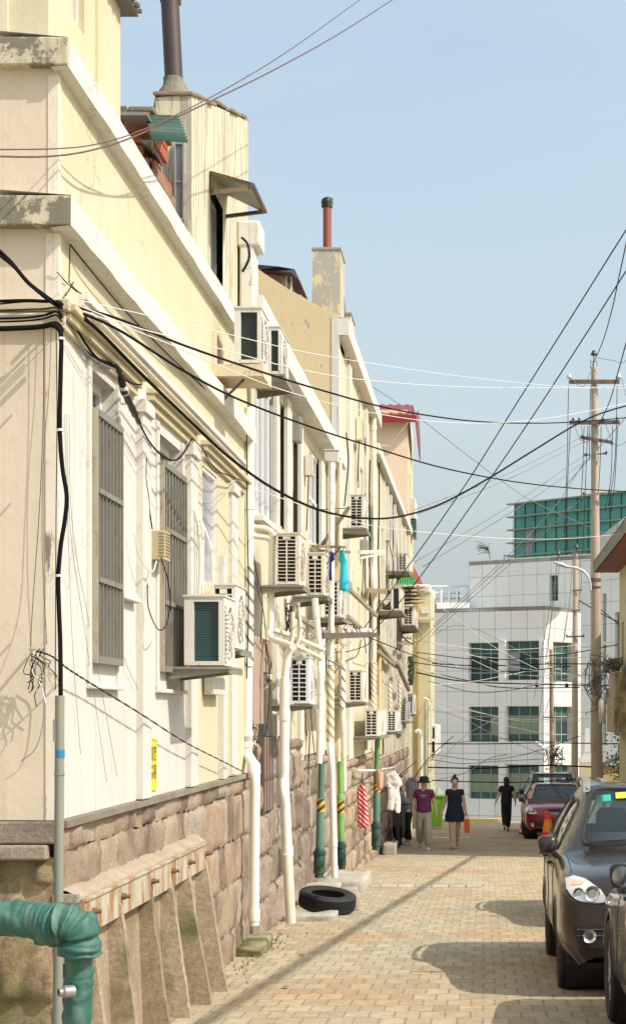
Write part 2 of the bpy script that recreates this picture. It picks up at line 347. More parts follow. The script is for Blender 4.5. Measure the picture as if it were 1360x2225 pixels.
M_stone = rock('pink_granite', [(0.24, 0.185, 0.14), (0.38, 0.295, 0.22), (0.48, 0.36, 0.25), (0.47, 0.41, 0.33)])
M_stone2 = rock('grey_granite', [(0.22, 0.175, 0.14), (0.36, 0.29, 0.23), (0.44, 0.36, 0.29)])
M_mossrock = rock('mossy_rubble', [(0.28, 0.21, 0.13), (0.44, 0.33, 0.21), (0.52, 0.38, 0.24)], moss=0.40, scale=4)
M_mortar = rock('mortar', [(0.30, 0.26, 0.21), (0.42, 0.37, 0.30)], scale=8)
M_conc = rock('concrete', [(0.38, 0.34, 0.27), (0.50, 0.45, 0.36)], scale=6)
M_rib = rock('stained_concrete', [(0.30, 0.235, 0.155), (0.43, 0.345, 0.24), (0.52, 0.43, 0.31)], moss=0.36, scale=3)
M_mortarwedge = rock('sandy_mortar', [(0.46, 0.38, 0.27), (0.58, 0.49, 0.37)], scale=7)
M_pane = flat('window_pane', (0.06, 0.08, 0.09), 0.06, var=0.3, scale=1.5)
M_panegrey = flat('greyed_pane', (0.32, 0.32, 0.34), 0.15, var=0.15, scale=1.0)
M_frame = flat('white_frame', (0.78, 0.78, 0.76), 0.4, var=0.05)
M_pvc = plaster('cream_pipe', (0.78, 0.73, 0.60), stain=(0.52, 0.38, 0.20), streak=0.5, dirt=0.25, rough=0.45)
M_pvcw = plaster('white_pipe', (0.82, 0.80, 0.74), stain=(0.6, 0.5, 0.35), streak=0.15, dirt=0.1, rough=0.4)
M_black = flat('black_rubber', (0.018, 0.017, 0.018), 0.5, var=0.3)
M_darkmetal = rusty('dark_metal', (0.10, 0.09, 0.075), amt=0.42)
M_steel = flat('galvanised', (0.32, 0.32, 0.30), 0.5, 0.5, var=0.2)
M_rafter = rusty('rusty_brown', (0.33, 0.28, 0.20), rust=(0.22,0.13,0.07), amt=0.42)

def stones(mb, o, u, v, n, U0, U1, V0, V1, bw=0.42, bh=0.30, bulge=0.045, gap=0.018, ragged=0.0, vfun=None):
    """rough-faced blocks in courses; vfun(U) gives the lowest V (ground)"""
    o, u, v, n = map(Vector, (o, u, v, n)); y = V0; row = 0
    while y < V1 - 0.04:
        h = min(bh * R.uniform(0.8, 1.25), V1 - y)
        if V1 - y - h < 0.1: h = V1 - y
        x = U0 + (R.uniform(-bw, 0) if row % 2 else 0)
        while x < U1 - 0.03:
            wd = bw * R.uniform(0.65, 1.5); a, b = max(x, U0), min(x + wd, U1); x += wd
            if b - a < 0.05: continue
            if vfun and y + h < vfun((a + b) / 2) - 0.15: continue
            g0 = gap * R.uniform(0.5, 1.3); seed = R.uniform(0, 99); t0 = R.uniform(-0.01, 0.02); bl = bulge * R.uniform(0.6, 1.2)
            nu = max(5, int((b - a) / 0.035)); nv = max(5, int(h / 0.04)); rows = []
            jt = [R.uniform(-0.012, 0.012) for _ in range(4)]
            for j in range(nv + 1):
                rr = []
                for i in range(nu + 1):
                    s_, t_ = i / nu, j / nv
                    e = min(s_, 1 - s_, 1) * (b - a); e2 = min(t_, 1 - t_) * h; ed = min(e, e2)
                    k = min(1, ed / 0.022); k = 1 - (1 - k) ** 3
                    uu = a + g0 + (b - a - 2 * g0) * s_; vv = y + g0 + (h - 2 * g0) * t_
                    uu += (jt[0] * (1 - t_) + jt[1] * t_); vv += (jt[2] * (1 - s_) + jt[3] * s_)
                    nz = fract_noise((uu * 1 + seed, vv * .35, seed), 6.0) + .3 * fract_noise((uu + seed, vv * .3, seed), 15.0)
                    nz2 = fract_noise((uu * 1 + seed, vv, 3 + seed), 22.0)
                    uu += 0.012 * fract_noise((uu, vv, seed + 5), 9); vv += 0.012 * fract_noise((uu, vv, seed + 9), 9)
                    rr.append(o + u * uu + v * vv + n * (-0.006 + k * (0.006 + bl * 0.35 + t0 + bl * 1.1 * nz + 0.010 * nz2)))
                rows.append(rr)
            mb.grid(rows)
        y += h; row += 1
    return mb
def win(root, o, u, v, n, U0, U1, V0, V1, mf=None, mp=None, depth=0.12, fw=0.05, nu=1, nv=1, out=0.0, name='window'):
    """window part (frame) with a pane sub-part"""
    o, u, v, n = map(Vector, (o, u, v, n)); mb = MB()
    def bx(a, b, c, d, k0, k1):
        p = [o + u*q + v*r + n*k for k in (k0, k1) for (q, r) in ((a,c),(b,c),(b,d),(a,d))]
        mb._add(p, [(0,1,2,3),(4,7,6,5),(0,4,5,1),(1,5,6,2),(2,6,7,3),(3,7,4,0)])
    k0, k1 = -depth, -depth + 0.04 + out
    bx(U0, U1, V0, V0+fw, k0, k1); bx(U0, U1, V1-fw, V1, k0, k1)
    bx(U0, U0+fw, V0+fw, V1-fw, k0, k1); bx(U1-fw, U1, V0+fw, V1-fw, k0, k1)
    for i in range(1, nu):
        c = U0 + (U1-U0)*i/nu; bx(c-fw*.4, c+fw*.4, V0+fw, V1-fw, k0, k1-0.004)
    for j in range(1, nv):
        c = V0 + (V1-V0)*j/nv; bx(U0+fw, U1-fw, c-fw*.35, c+fw*.35, k0, k1-0.007)
    f = mb.build(name, mf or M_frame, root)
    pm = MB(); q = -depth + 0.012
    pm.quad(*[o + u*a + v*b + n*q for a, b in ((U0,V0),(U1,V0),(U1,V1),(U0,V1))])
    pm.build('pane', mp or M_pane, f)
    return f
UX, UY, UZ = Vector((1,0,0)), Vector((0,1,0)), Vector((0,0,1))
# ================================================================== HOUSE 1 (corner house)
Y1a, Y1b = 9.52, 17.15
h1 = thing('corner_house', 'cream and yellow single-storey corner house on a pink stone base, nearest on the left', 'house', (-4.5, 13, -2.0))
W1 = (wY(193), wY(250), 0.30, 1.93); W2 = (wY(341), wY(392), 0.30, 1.90); W3 = (wY(440), wY(471), 1.02, 1.94)
ysp = wY(418)
o = (-D, 0, 0)
MB().facade(o, UY, UZ, UX, Y1a, ysp, -0.56, 2.12, [W1, W2], 0.14).build('wall', M_white, h1)
MB().facade(o, UY, UZ, UX, ysp, Y1b, -0.56, 2.12, [W3], 0.14).build('wall', M_yellow, h1)
MB().facade((-D, 0, 0), UY, UZ, UX, Y1a, Y1b, 2.12, 3.36).build('parapet_wall', M_yellow, h1)
# cross wall that faces the camera
MB().facade((0, Y1a, 0), UX, UZ, -UY, -8, -D, -0.56, 3.36).build('cross_wall', M_beige, h1)
b = MB(); b.box(-8, -D-0.35, Y1a+.3, Y1b, 3.25, 3.3); b.build('flat_roof', M_conc, h1)
b = MB(); b.box(-8.0, -7.9, Y1a, Y1b, -2.4, 3.3); b.box(-8, -D-.05, Y1b-.04, Y1b-.01, -2.6, 3.3); b.build('back_wall', M_beige, h1)
b = MB(); b.box(-D-0.062, -D+0.006, Y1a-0.006, Y1a+0.05, -0.56, 2.48); b.build('corner_trim', M_corner, h1)
b = MB(); b.box(-D-0.05, -D+0.005, Y1a-0.005, Y1a+0.05, 2.66, 3.30); b.build('corner_trim', M_corner, h1)
def coping(root, z0, z1, s, Ya, Yb, mat_front, name='coping', soff=True):
    b = MB(); n = 60
    for i in range(n):       # the street face, gently uneven
        y0 = Ya - s + (Yb - Ya + s) * i / n; y1 = Ya - s + (Yb - Ya + s) * (i + 1) / n
        w0 = 0.006 * fract_noise((y0, z0, 1), 1.5); w1 = 0.006 * fract_noise((y1, z0, 1), 1.5)
        xo = -D + s
        for (A, B) in ((z0, z1),):
            b.quad((xo+w0, y0, A+w0), (xo+w1, y1, A+w1), (xo+w1, y1, B+w1), (xo+w0, y0, B+w0))
        b.quad((xo+w0, y0, z1+w0), (xo+w1, y1, z1+w1), (-D-.3, y1, z1+.03), (-D-.3, y0, z1+.03))
        b.quad((-D-.02, y0, z0-.012), (-D-.02, y1, z0-.012), (xo+w1, y1, z0+w1), (xo+w0, y0, z0+w0))
    b.quad((-D-.3, Yb, z0), (-D+s, Yb, z0), (-D+s, Yb, z1), (-D-.3, Yb, z1))
    b.build(name, M_cap, root)
    b = MB(); b.box(-8, -D+s-0.002, Ya-s, Ya-.001, z0, z1); b.box(-8, -D+s-.02, Ya-.001, Ya+.3, z0+.004, z1-.003)
    b.build(name, mat_front, root, bevel=0.008)
coping(h1, 3.33, 3.475, 0.07, Y1a, Y1b, M_dirtycap)
coping(h1, 2.50, 2.655, 0.085, Y1a, Y1b, M_dirtycap)
# thin moulding line and hood mouldings over the windows
b = MB(); b.box(-D-.01, -D+.05, wY(170), Y1b-.35, 2.245, 2.285); b.box(-D-.01, -D+.03, wY(170), Y1b-.35, 2.215, 2.243); b.build('moulding', M_cap, h1)
M_hood = plaster('hood_render', (0.58, 0.51, 0.34), stain=(0.5, 0.38, 0.22), streak=0.2, dirt=0.35)
b = MB()
for a, c in ((9.56, wY(292)), (wY(318), wY(414)), (wY(436), wY(528))):
    b.box(-D-.01, -D+.085, a, c, 2.085, 2.125); b.box(-D-.01, -D+.055, a+.01, c-.01, 2.04, 2.083); b.box(-D-.01, -D+.028, a+.02, c-.02, 1.99, 2.038)
b.build('cornice', M_hood, h1, bevel=0.006)
b = MB(); b.box(-8, -D+.07, Y1a-.06, Y1a-.002, 2.07, 2.13); b.box(-8, -D+.045, Y1a-.035, Y1a-.002, 1.98, 2.068); b.build('cornice', M_hood, h1, bevel=0.006)
for a, c, ww in ((295, 313, .05), (402, 417, .05), (497, 509, .035)):
    b = MB(); b.box(-D-.01, -D+ww, wY(a), wY(c), -0.555, 1.90); b.box(-D-.01, -D+ww+.02, wY(a)-.02, wY(c)+.02, 1.90, 1.985)
    b.build('pilaster', M_white, h1, bevel=0.005)
b = MB(); b.box(-D-.01, -D+.05, wY(473), wY(480), -.555, 1.3); b.build('pilaster', M_white, h1)
b = MB(); b.box(-D-.01, -D+.03, W1[1]+.05, wY(290), 0.72, 0.745); b.box(-D-.01, -D+.05, W1[1]+.05, wY(290), 0.685, 0.718); b.build('sill_moulding', M_white, h1, bevel=0.004)
win(h1, o, UY, UZ, UX, *W1, nu=2, nv=1, depth=0.12)
win(h1, o, UY, UZ, UX, *W2, nu=2, nv=1, depth=0.12)
win(h1, o, UY, UZ, UX, *W3, mp=M_panegrey, depth=0.05, fw=0.03)
for a in (W1, W2):        # raised surround + apron under each grille
    b = MB(); b.box(-D-.01, -D+.022, a[0]-.07, a[0]-.002, .16, 1.96); b.box(-D-.01, -D+.022, a[1]+.002, a[1]+.07, .16, 1.96)
    b.box(-D-.01, -D+.045, a[0]-.07, a[1]+.07, 0.13, 0.158); b.build('window_surround', M_white, h1, bevel=0.006)
    g = thing('window_grille', 'tall grey steel security grille over the white-framed window ' + ('nearest the corner' if a is W1 else 'beside the nearest air conditioner'), 'window grille', (-D, a[0], .28), 'steel window grilles on the corner house')
    M_gr = rusty('grille_paint', (0.21, 0.20, 0.165), rust=(0.17, 0.11, 0.065), amt=0.4); M_gr2 = rusty('grille_cream', (0.36, 0.32, 0.24), rust=(0.2, 0.13, 0.08), amt=0.42)
    Z0, Z1, XO = 0.275, 1.70, -D+0.052
    f = MB(); f.box(-D+.024, XO, a[0]-.014, a[0]+.012, Z0, Z1); f.build('side_frame', M_gr2, g)
    f = MB()
    f.box(-D+.024, XO, a[1]-.03, a[1]+.0, Z0, Z1)
    f.box(XO-.03, XO+.002, a[0]+.03, a[1]-.03, Z0, Z0+.04); f.box(XO-.03, XO+.002, a[0]+.03, a[1]-.03, Z1-.04, Z1)
    for q in (.33, .68): f.box(XO-.03, XO+.004, a[0]+.03, a[1]-.03, Z0+(Z1-Z0)*q-.015, Z0+(Z1-Z0)*q+.015)
    f.build('frame', M_gr, g)
    f = MB(); nb = 7
    for i in range(nb): 
        yy = a[0]+.03 + (a[1]-a[0]-.06)*(i+.5)/nb; f.box(XO-.022, XO-.004, yy-.0075, yy+.0075, Z0+.04, Z1-.04)
    f.build('bars', M_gr, g)
# stone base
b = MB(); stones(b, (-D, 0, 0), UY, UZ, UX, Y1a-.02, Y1b+.15, -2.55, -0.57, 0.42, 0.33, 0.022, 0.003)
b.build('stone_base', M_stone, h1, smooth=True)
b = MB(); b.facade((-D-.02, 0, 0), UY, UZ, UX, Y1a, Y1b+.15, -2.7, -.57); b.box(-D-.1, -D+.05, Y1a, Y1b, -.60, -.562); b.build('base_mortar', M_mortar, h1)
b = MB(); stones(b, (0, Y1a, 0), UX, UZ, -UY, -3.6, -D+.02, -2.4, -0.75, 0.62, 0.5, 0.07); b.build('stone_base', M_mossrock, h1, smooth=True)
b = MB(); b.facade((0, Y1a-.01, 0), UX, UZ, -UY, -6, -D, -2.6, -.75); b.build('base_mortar', M_mossrock, h1)
b = MB(); b.box(-6, -D+.03, Y1a-.05, Y1a+.0, -.68, -.565); b.box(-6, -D-.04, Y1a-.09, Y1a+.0, -.76, -.685); b.build('plinth_cap', M_stone2, h1, bevel=.01)
# ---- attic block A (yellow, top left)
at = MB(); XA = -2.31; ya0, ya1 = 9.78, 11.62
WA = (10.36, 10.66, 3.92, 4.36)
at.facade((XA, 0, 0), UY, UZ, UX, ya0, ya1, 3.40, 5.0, [WA], .1); at.facade((0, ya0, 0), UX, UZ, -UY, -6, XA, 3.40, 5.0); at.box(-6, XA-.12, ya1-.03, ya1, 3.4, 5.0)
at.build('attic_wall', M_yellow, h1)
b = MB(); b.box(XA-.01, XA+.02, 10.95, ya1, 3.42, 4.44); b.build('pilaster', M_yellow, h1)
b = MB(); b.box(-6, -2.52, ya0-.03, ya0-.002, 3.42, 5.0); b.build('pilaster', M_beige, h1)
win(h1, (XA, 0, 0), UY, UZ, UX, *WA, mf=M_frame, mp=flat('maroon_pane', (0.16, 0.015, 0.02), 0.3), depth=.08, fw=.02)
b = MB()
for i in range(20): b.box(-4.5, XA+.13+.015*math.sin(i*2), 10.86+i*.045, 10.86+i*.045+.03, 4.455+.008*(i%2), 4.475+.008*(i%2))
b.box(-4.5, XA+.11, 10.86, 11.74, 4.44, 4.453); b.build('sheet_roof', flat('dark_sheet', (0.13, 0.13, 0.12), .6), h1)
# ---- crumbling brick wall on the roof
M_brick = rock('red_brick', [(0.34, 0.09, 0.045), (0.58, 0.17, 0.075), (0.50, 0.17, 0.085), (0.38, 0.27, 0.19)], scale=6)
rw = thing('brick_wall', 'crumbling red brick wall stump on the roof behind the white coping', 'brick wall', (-2.6, 13, 3.4))
b = MB(); rr = random.Random(5); z = 3.35; row = 0
while z < 4.36:
    hh = rr.uniform(.07, .10); x = -4.6; xe = -2.45 + (.07 if z < 4.05 else 0) + (0.10*rr.random() - .05)
    if 4.1 < z < 4.2: xe = -2.50
    while x < xe:
        ww = rr.uniform(.17, .24); x2 = min(x + ww, xe)
        if x2 - x > .04:
            yy = 13.45 + rr.uniform(-.05, .03); dz = rr.uniform(-.01, .01)
            b.box(x+.006, x2-.006, yy, 14.2, z+.006+dz, z+hh-.004+dz)
        x += ww
    z += hh; row += 1
b.build('bricks', M_brick, rw, bevel=.008)
b = MB(); b.box(-4.6, -2.58, 13.52, 14.15, 3.32, 4.36); b.build('mortar_core', M_mortar, rw)
b = MB()
for i in range(9):
    x = -3.97 + i * .2; b.box(x-.22, x-.03, 13.40+rr.uniform(-.03,.03), 14.25, 4.375+rr.uniform(0,.015), 4.425+rr.uniform(-.01,.02))
b.build('capping_stones', M_stone2, rw, bevel=.012)
def corrugated(name, mat, root, a, b_, c, d, n, amp, thick=.004):
    """corrugated sheet from edge a-b to edge d-c, waves run along a->b"""
    a, b_, c, d = map(Vector, (a, b_, c, d)); nn = (b_-a).cross(d-a).normalized(); m = MB(); rows = []
    for i in range(n*4+1):
        t = i/(n*4); wv = nn*amp*math.sin(2*math.pi*n*t); rows.append([a.lerp(b_, t)+wv, d.lerp(c, t)+wv])
    m.grid(rows); m.grid([[p-nn*thick for p in r] for r in rows])
    return m.build(name, mat, root, smooth=True)
aw = thing('awning', 'small green corrugated sheet awning beside the crumbling bricks', 'awning', (-2.6, 13.3, 4.3))
M_green = rusty('green_sheet', (0.022, 0.07, 0.045), rust=(0.06, 0.08, 0.05), amt=.4)
corrugated('sheet', M_green, aw, P(318, 247, 13.35), P(329, 303, 13.30), P(409, 309, 13.15), P(388, 249, 14.0), 9, .008)
b = MB(); b.prism([P(262, 241, 13.2), P(318, 242, 13.2), P(320, 249, 13.2), P(262, 249, 13.2)], (0, .6, 0)); b.build('flashing', M_steel, aw)
b = MB(); b.prism([P(300, 303, 13.3), P(326, 303, 13.3), P(336, 330, 13.3), P(322, 316, 13.3)], (0, .4, 0)); b.bar(P(329, 305, 13.3), P(335, 332, 13.3), .02, .02); b.build('bracket', M_darkmetal, aw)
# ---- block B with peeling paint
pb = thing('roof_block', 'tall roof block of streaky peeling cream paint carrying the dark flue pipe', 'rooftop block', (-2.6, 15, 3.4))
XB = -2.30; yb0, yb1 = 14.5, 18.02
def topz(y): return 4.87 + (y - yb0) * 0.262
m = MB(); n = 24
for i in range(n):
    y0, y1 = yb0+(yb1-yb0)*i/n, yb0+(yb1-yb0)*(i+1)/n
    if 15.55 < (y0+y1)/2 < 16.3:
        m.quad((XB,y0,3.2),(XB,y1,3.2),(XB,y1,3.5),(XB,y0,3.5)); m.quad((XB,y0,4.45),(XB,y1,4.45),(XB,y1,topz(y1)),(XB,y0,topz(y0)))
    else: m.quad((XB,y0,3.2),(XB,y1,3.2),(XB,y1,topz(y1)),(XB,y0,topz(y0)))
m.quad((-2.585,yb0,3.2),(XB,yb0,3.2),(XB,yb0,topz(yb0)),(-2.585,yb0,topz(yb0)-.02)); m.quad((-2.585,yb0,3.2),(-2.585,yb1,3.2),(-2.585,yb1,topz(yb1)),(-2.585,yb0,topz(yb0))); m.quad((-5,yb1,3.2),(XB,yb1,3.2),(XB,yb1,topz(yb1)),(-5,yb1,topz(yb1)))
m.box(-2.57, XB-.13, yb0+.1, yb1-.1, 3.2, 4.8)
m.build('wall', M_peel, pb)
m = MB(); rr = random.Random(3)
for i in range(13):
    y0, y1 = yb0-.02+(yb1-yb0+.06)*i/13, yb0-.02+(yb1-yb0+.06)*(i+1)/13-.012; dz = rr.uniform(-.015,.02); dx = rr.uniform(0,.035)
    m.prism([(-2.6,y0,topz(y0)+dz),(XB+dx,y0,topz(y0)+dz),(XB+dx,y1,topz(y1)+dz),(-2.6,y1,topz(y1)+dz)], (0,0,.035))
m.build('capping', rock('cap_tile', [(0.30,.22,.16),(.42,.33,.25)]), pb, bevel=.01)
win(pb, (XB,0,0), UY, UZ, UX, 15.55, 16.3, 3.5, 4.45, mf=M_steel, mp=M_panegrey, depth=.1, fw=.05, nu=2)
win(pb, (0,yb0,0), UX, UZ, -UY, xx(380,yb0), xx(402,yb0), zz(480,yb0), zz(312,yb0), mf=flat('grey_frame',(.30,.31,.31),.5), mp=M_panegrey, depth=-.004, fw=.014, nv=2)
# flue
fl = thing('flue_pipe', 'thick dark brown flue pipe rising from the peeling roof block', 'flue pipe', (-2.45, 14.9, 4.85))
m = MB(); p0, p1 = P(379, 196, 14.75), P(366, -60, 14.75); m.tube([p0, p1], .073, 20); m.build('pipe', flat('flue_dark', (0.075, 0.055, 0.05), .5, .2, var=.25, scale=3), fl, smooth=True, angle=50)
m = MB(); q = p0.lerp(p1, .76); m.tube([q, q+(p1-p0).normalized()*.05], .079, 20); m.bar(q+Vector((.08,0,-.03)), q+Vector((.08,0,.1)), .02, .02); m.build('clamp', M_darkmetal, fl)
m = MB(); m.lathe([(.17,-.14),(.15,-.06),(.10,.02),(.08,.07),(.075,.10)], p0, n=18)
for i, v in enumerate(m.v): m.v[i] = v + Vector((fract_noise(v,9)*.02, fract_noise(v,8)*.02, 0))
m.build('cement_collar', rock('cement_green', [(0.20,.19,.14),(.34,.31,.24)]), fl, smooth=True)
# window awning on block B
aw = thing('awning', 'tilted translucent window awning with rusty brackets on the peeling roof block', 'awning', (-2.2, 15.8, 4.4))
A, B_, C_, D_ = P(457, 374, 15.45), P(548, 400, 15.25), P(576, 460, 15.95), P(480, 415, 16.7)
m = MB(); rows = []
for i in range(9):
    t = i/8; bow = Vector((0,0,.05*math.sin(math.pi*t))); rows.append([A.lerp(D_,t)+bow*.3, A.lerp(D_,t).lerp(B_.lerp(C_,t),.5)+bow, B_.lerp(C_,t)+bow*.6])
m.grid(rows); m.grid([[p+Vector((0,0,-.008)) for p in r] for r in rows]); m.build('sheet', flat('fibreglass', (0.30,.31,.25), .5, var=.25, scale=4), aw, smooth=True)
m = MB(); m.bar(A, B_, .03, .03); m.bar(B_, C_, .035, .025); m.bar(P(457,374,15.45), P(457,420,15.45), .02, .02); m.build('edge_frame', M_darkmetal, aw)
m = MB(); m.bar(P(455,418,15.5), P(541,408,15.3), .03,.03); m.build('bracket', M_rafter, aw)
m = MB(); m.bar(P(470,472,16.6), P(573,459,15.95), .03,.03); m.build('bracket', M_darkmetal, aw)

# ================================================================== HOUSE 2
X2 = -2.28; Y2a, Y2b = 17.2, 27.9
h2 = thing('terraced_house', 'two-storey cream house with white downpipes and many air conditioners, second on the left', 'house', (-4.5, 22, -2.3))
o2 = (X2, 0, 0)
def hw(p0, p1, z0, z1, d=2.28): return (wY(p0, d), wY(p1, d), z0, z1)
H2 = [hw(553, 600, 1.98, 3.45), hw(609, 624, 2.1, 3.5), hw(637, 651, 2.1, 3.5), hw(672, 698, 2.22, 3.5),
      hw(556, 592, -0.55, 0.35), hw(668, 684, 0.2, 1.2), hw(720,731,2.2,3.4)]
H2.append(hw(562, 597, -1.02, -0.26))
m = MB(); m.facade(o2, UY, UZ, UX, Y2a-.03, Y2b, -0.55, 3.70, [h for h in H2[:7]], .14); m.build('wall', M_yellowp, h2)
b = MB(); b.box(-8, X2-.2, Y2a, Y2b, 3.60, 3.66); b.build('flat_roof', M_conc, h2)
b = MB(); b.facade((X2-.02,0,0), UY, UZ, UX, Y2a-.02, Y2b, -3.0, -.553, [H2[7]], .14); b.build('base_mortar', M_mortar, h2)
b = MB(); stones(b, (X2, 0, 0), UY, UZ, UX, wY(600,2.2), wY(668,2.2), -2.75, -.30, .75, .42, .06); stones(b, (X2, 0, 0), UY, UZ, UX, wY(668,2.2), Y2b, -3.0, -.62, .7, .36, .04)
b.build('stone_base', M_stone2, h2, smooth=True)
b = MB(); stones(b, (X2,0,0), UY, UZ, UX, Y2a-.05, wY(562,2.28), -2.75, -.12, .5, .38, .05); stones(b, (X2,0,0), UY, UZ, UX, wY(562,2.28), wY(600,2.2), -2.75, -1.05, .6, .38, .05); b.build('stone_base', M_stone2, h2, smooth=True)
b = MB(); b.box(X2, X2+.10, wY(553,2.18), wY(573,2.18), -.12, .72); b.box(X2, X2+.08, wY(556,2.2), wY(592,2.2), .40, .74); b.build('stone_pier', plaster('brown_render',(0.42,.31,.24),streak=.4,dirt=.4), h2, bevel=.01)
for a, c, z0, z1 in ((603, 607, -.3, 3.6), (626, 635, .4, 3.6), (655, 660, -.6, 3.6), (700, 706, -.6, 3.5), (716,719,-.6,3.4)):
    b = MB(); b.box(X2, X2+.05, wY(a, 2.23), wY(c, 2.23), z0, z1); b.build('pilaster', M_white, h2, bevel=.006)
win(h2, o2, UY, UZ, UX, *H2[0], nu=4, nv=1, depth=.06, fw=.06, mp=flat('pale_pane', (0.22,.25,.27), .08, var=.3, scale=1.2))
win(h2, o2, UY, UZ, UX, *H2[1], mf=plaster('brown_frame',(0.45,.33,.22)), mp=M_panegrey, depth=.1, fw=.04)
win(h2, o2, UY, UZ, UX, *H2[2], mf=M_steel, mp=flat('mauve_pane',(0.30,.28,.31),.2), depth=.1, fw=.04)
win(h2, o2, UY, UZ, UX, *H2[3], nu=3, nv=2, depth=.06, fw=.06)
win(h2, o2, UY, UZ, UX, *H2[4], depth=.1, fw=.05, mp=M_pane); win(h2, o2, UY, UZ, UX, *H2[5], depth=.1, fw=.05); win(h2, o2, UY, UZ, UX, *H2[6], depth=.1, fw=.05)
for hh in (H2[0], H2[3]): b = MB(); b.box(X2, X2+.10, hh[0]-.05, hh[1]+.05, hh[2]-.07, hh[2]-.01); b.build('sill', M_white, h2, bevel=.005)
# broad white coping of house 2 (deep eave)
XO2 = -2.07
m = MB(); n = 40
for i in range(n):
    y0, y1 = 17.32+(Y2b-17.35)*i/n, 17.32+(Y2b-17.35)*(i+1)/n; w0, w1 = .012*fract_noise((y0,4,4),1.2), .012*fract_noise((y1,4,4),1.2)
    m.quad((XO2,y0,3.68+w0),(XO2,y1,3.68+w1),(XO2,y1,3.93+w1),(XO2,y0,3.93+w0)); m.quad((XO2,y0,3.93+w0),(XO2,y1,3.93+w1),(X2-.25,y1,3.98),(X2-.25,y0,3.98)); m.quad((X2-.1,y0,3.665),(X2-.1,y1,3.665),(XO2,y1,3.68+w1),(XO2,y0,3.68+w0))
m.quad((X2-.25,17.32,3.665),(XO2,17.32,3.68),(XO2,17.32,3.93),(X2-.25,17.32,3.98)); m.build('coping', M_cap, h2)
b = MB(); b.box(X2+.003, -2.145, Y2a, 17.55, 3.4, 4.50); b.build('parapet_pier', M_cap, h2, bevel=.02)
b = MB(); b.box(X2-.02, -2.085, Y2a-.015, 17.57, 4.36, 4.60); b.build('pier_cap', M_cap, h2, bevel=.02)
sh = thing('window_shutter', 'low brown-grey ribbed metal shutter over the hatch in the stone base', 'shutter', (X2, 18.6, -1))
hh = H2[7]; m = MB(); n = 12
for i in range(n): m.box(X2+.015, X2+.03+.02*(i%2), hh[0]+(hh[1]-hh[0])*i/n, hh[0]+(hh[1]-hh[0])*(i+1)/n-.004, hh[2], hh[3])
m.build('slats', rusty('shutter_paint',(0.21,.19,.16),rust=(.30,.12,.08),amt=.45,scale=3), sh)
m = MB(); m.box(X2+.052, X2+.066, hh[0]-.02, hh[1]+.02, hh[2]+.33, hh[2]+.36); m.box(X2, X2+.06, hh[0]-.05, hh[0]-.003, hh[2]-.03, hh[3]+.03); m.box(X2, X2+.06, hh[1]+.003, hh[1]+.05, hh[2]-.03, hh[3]+.03); m.build('frame', M_darkmetal, sh)

# ================================================================== HOUSE 3
Y3a, Y3b = 27.9, 37.0
h3 = thing('terraced_house', 'tall three-storey yellow house whose cracked gable rises above its neighbour', 'house', (-4.5, 32, -3))
H3 = [hw(768, 775, 3.6, 4.6, 2.2), hw(783, 788, 3.3, 4.4, 2.2), hw(799, 803, 2.8, 4.0, 2.2), hw(776, 781, 1.0, 2.2, 2.2), hw(800, 804, .9, 2.0, 2.2), hw(762, 768, 1.2, 2.4, 2.2)]
m = MB(); m.facade((-D,0,0), UY, UZ, UX, Y3a, Y3b, -.78, 5.75, H3, .14); m.build('wall', M_yellowp, h3)
for hh in H3: win(h3, (-D,0,0), UY, UZ, UX, *hh, depth=.08, fw=.05, mp=M_pane if hh[2] > 2 else M_panegrey)
gp = [P(735, 682, Y3a), P(700, 668, Y3a), P(668, 650, Y3a), P(628, 628, Y3a), P(572, 592, Y3a), (-5.2, Y3a, 8.1), (-8.5, Y3a, 6.2), (-8.5, Y3a, -3), (-D-.0, Y3a, -3)]
m = MB(); m.prism([Vector((p[0], p[1], p[2])) for p in gp], (0, .14, 0)); m.build('gable_wall', M_gable, h3)
b = MB(); b.box(-D-.10, -D+.012, Y3a-.012, Y3a+.3, 3.6, 6.0); b.build('corner_trim', M_white, h3)
m = MB(); m.prism([(-2.3,Y3a+.16,5.95),(-5.2,Y3a+.16,8.05),(-8.5,Y3a+.16,6.1),(-8.5,Y3a+.16,5.9),(-5.2,Y3a+.16,7.8),(-2.3,Y3a+.16,5.7)], (0,8.9,0)); m.build('pitched_roof', rock('roof_tile',[(0.22,.10,.07),(.34,.16,.11)]), h3)
m = MB(); n = 30
for i in range(n):
    y0, y1 = Y3a-.0+(Y3b-Y3a)*i/n, Y3a+(Y3b-Y3a)*(i+1)/n; w0, w1 = .015*fract_noise((y0,4,8),1.0), .015*fract_noise((y1,4,8),1.0); xo = -D+.16
    m.quad((xo,y0,5.72+w0),(xo,y1,5.72+w1),(xo,y1,5.98+w1),(xo,y0,5.98+w0)); m.quad((xo,y0,5.98+w0),(xo,y1,5.98+w1),(-D-.3,y1,6.02),(-D-.3,y0,6.02)); m.quad((-D-.05,y0,5.70),(-D-.05,y1,5.70),(xo,y1,5.72+w1),(xo,y0,5.72+w0))
m.quad((-D-.0,Y3a-.002,5.72),(-D+.16,Y3a-.002,5.72),(-D+.16,Y3a-.002,5.98),(-D-.0,Y3a-.002,5.98)); m.quad((-D-.3,Y3b,5.7),(-D+.16,Y3b,5.7),(-D+.16,Y3b,5.98),(-D-.3,Y3b,6.0))
m.build('coping', M_cap, h3)
b = MB(); b.facade((-D-.02,0,0), UY, UZ, UX, Y3a, Y3b, -3.3, -.783); b.build('base_mortar', M_mortar, h3)
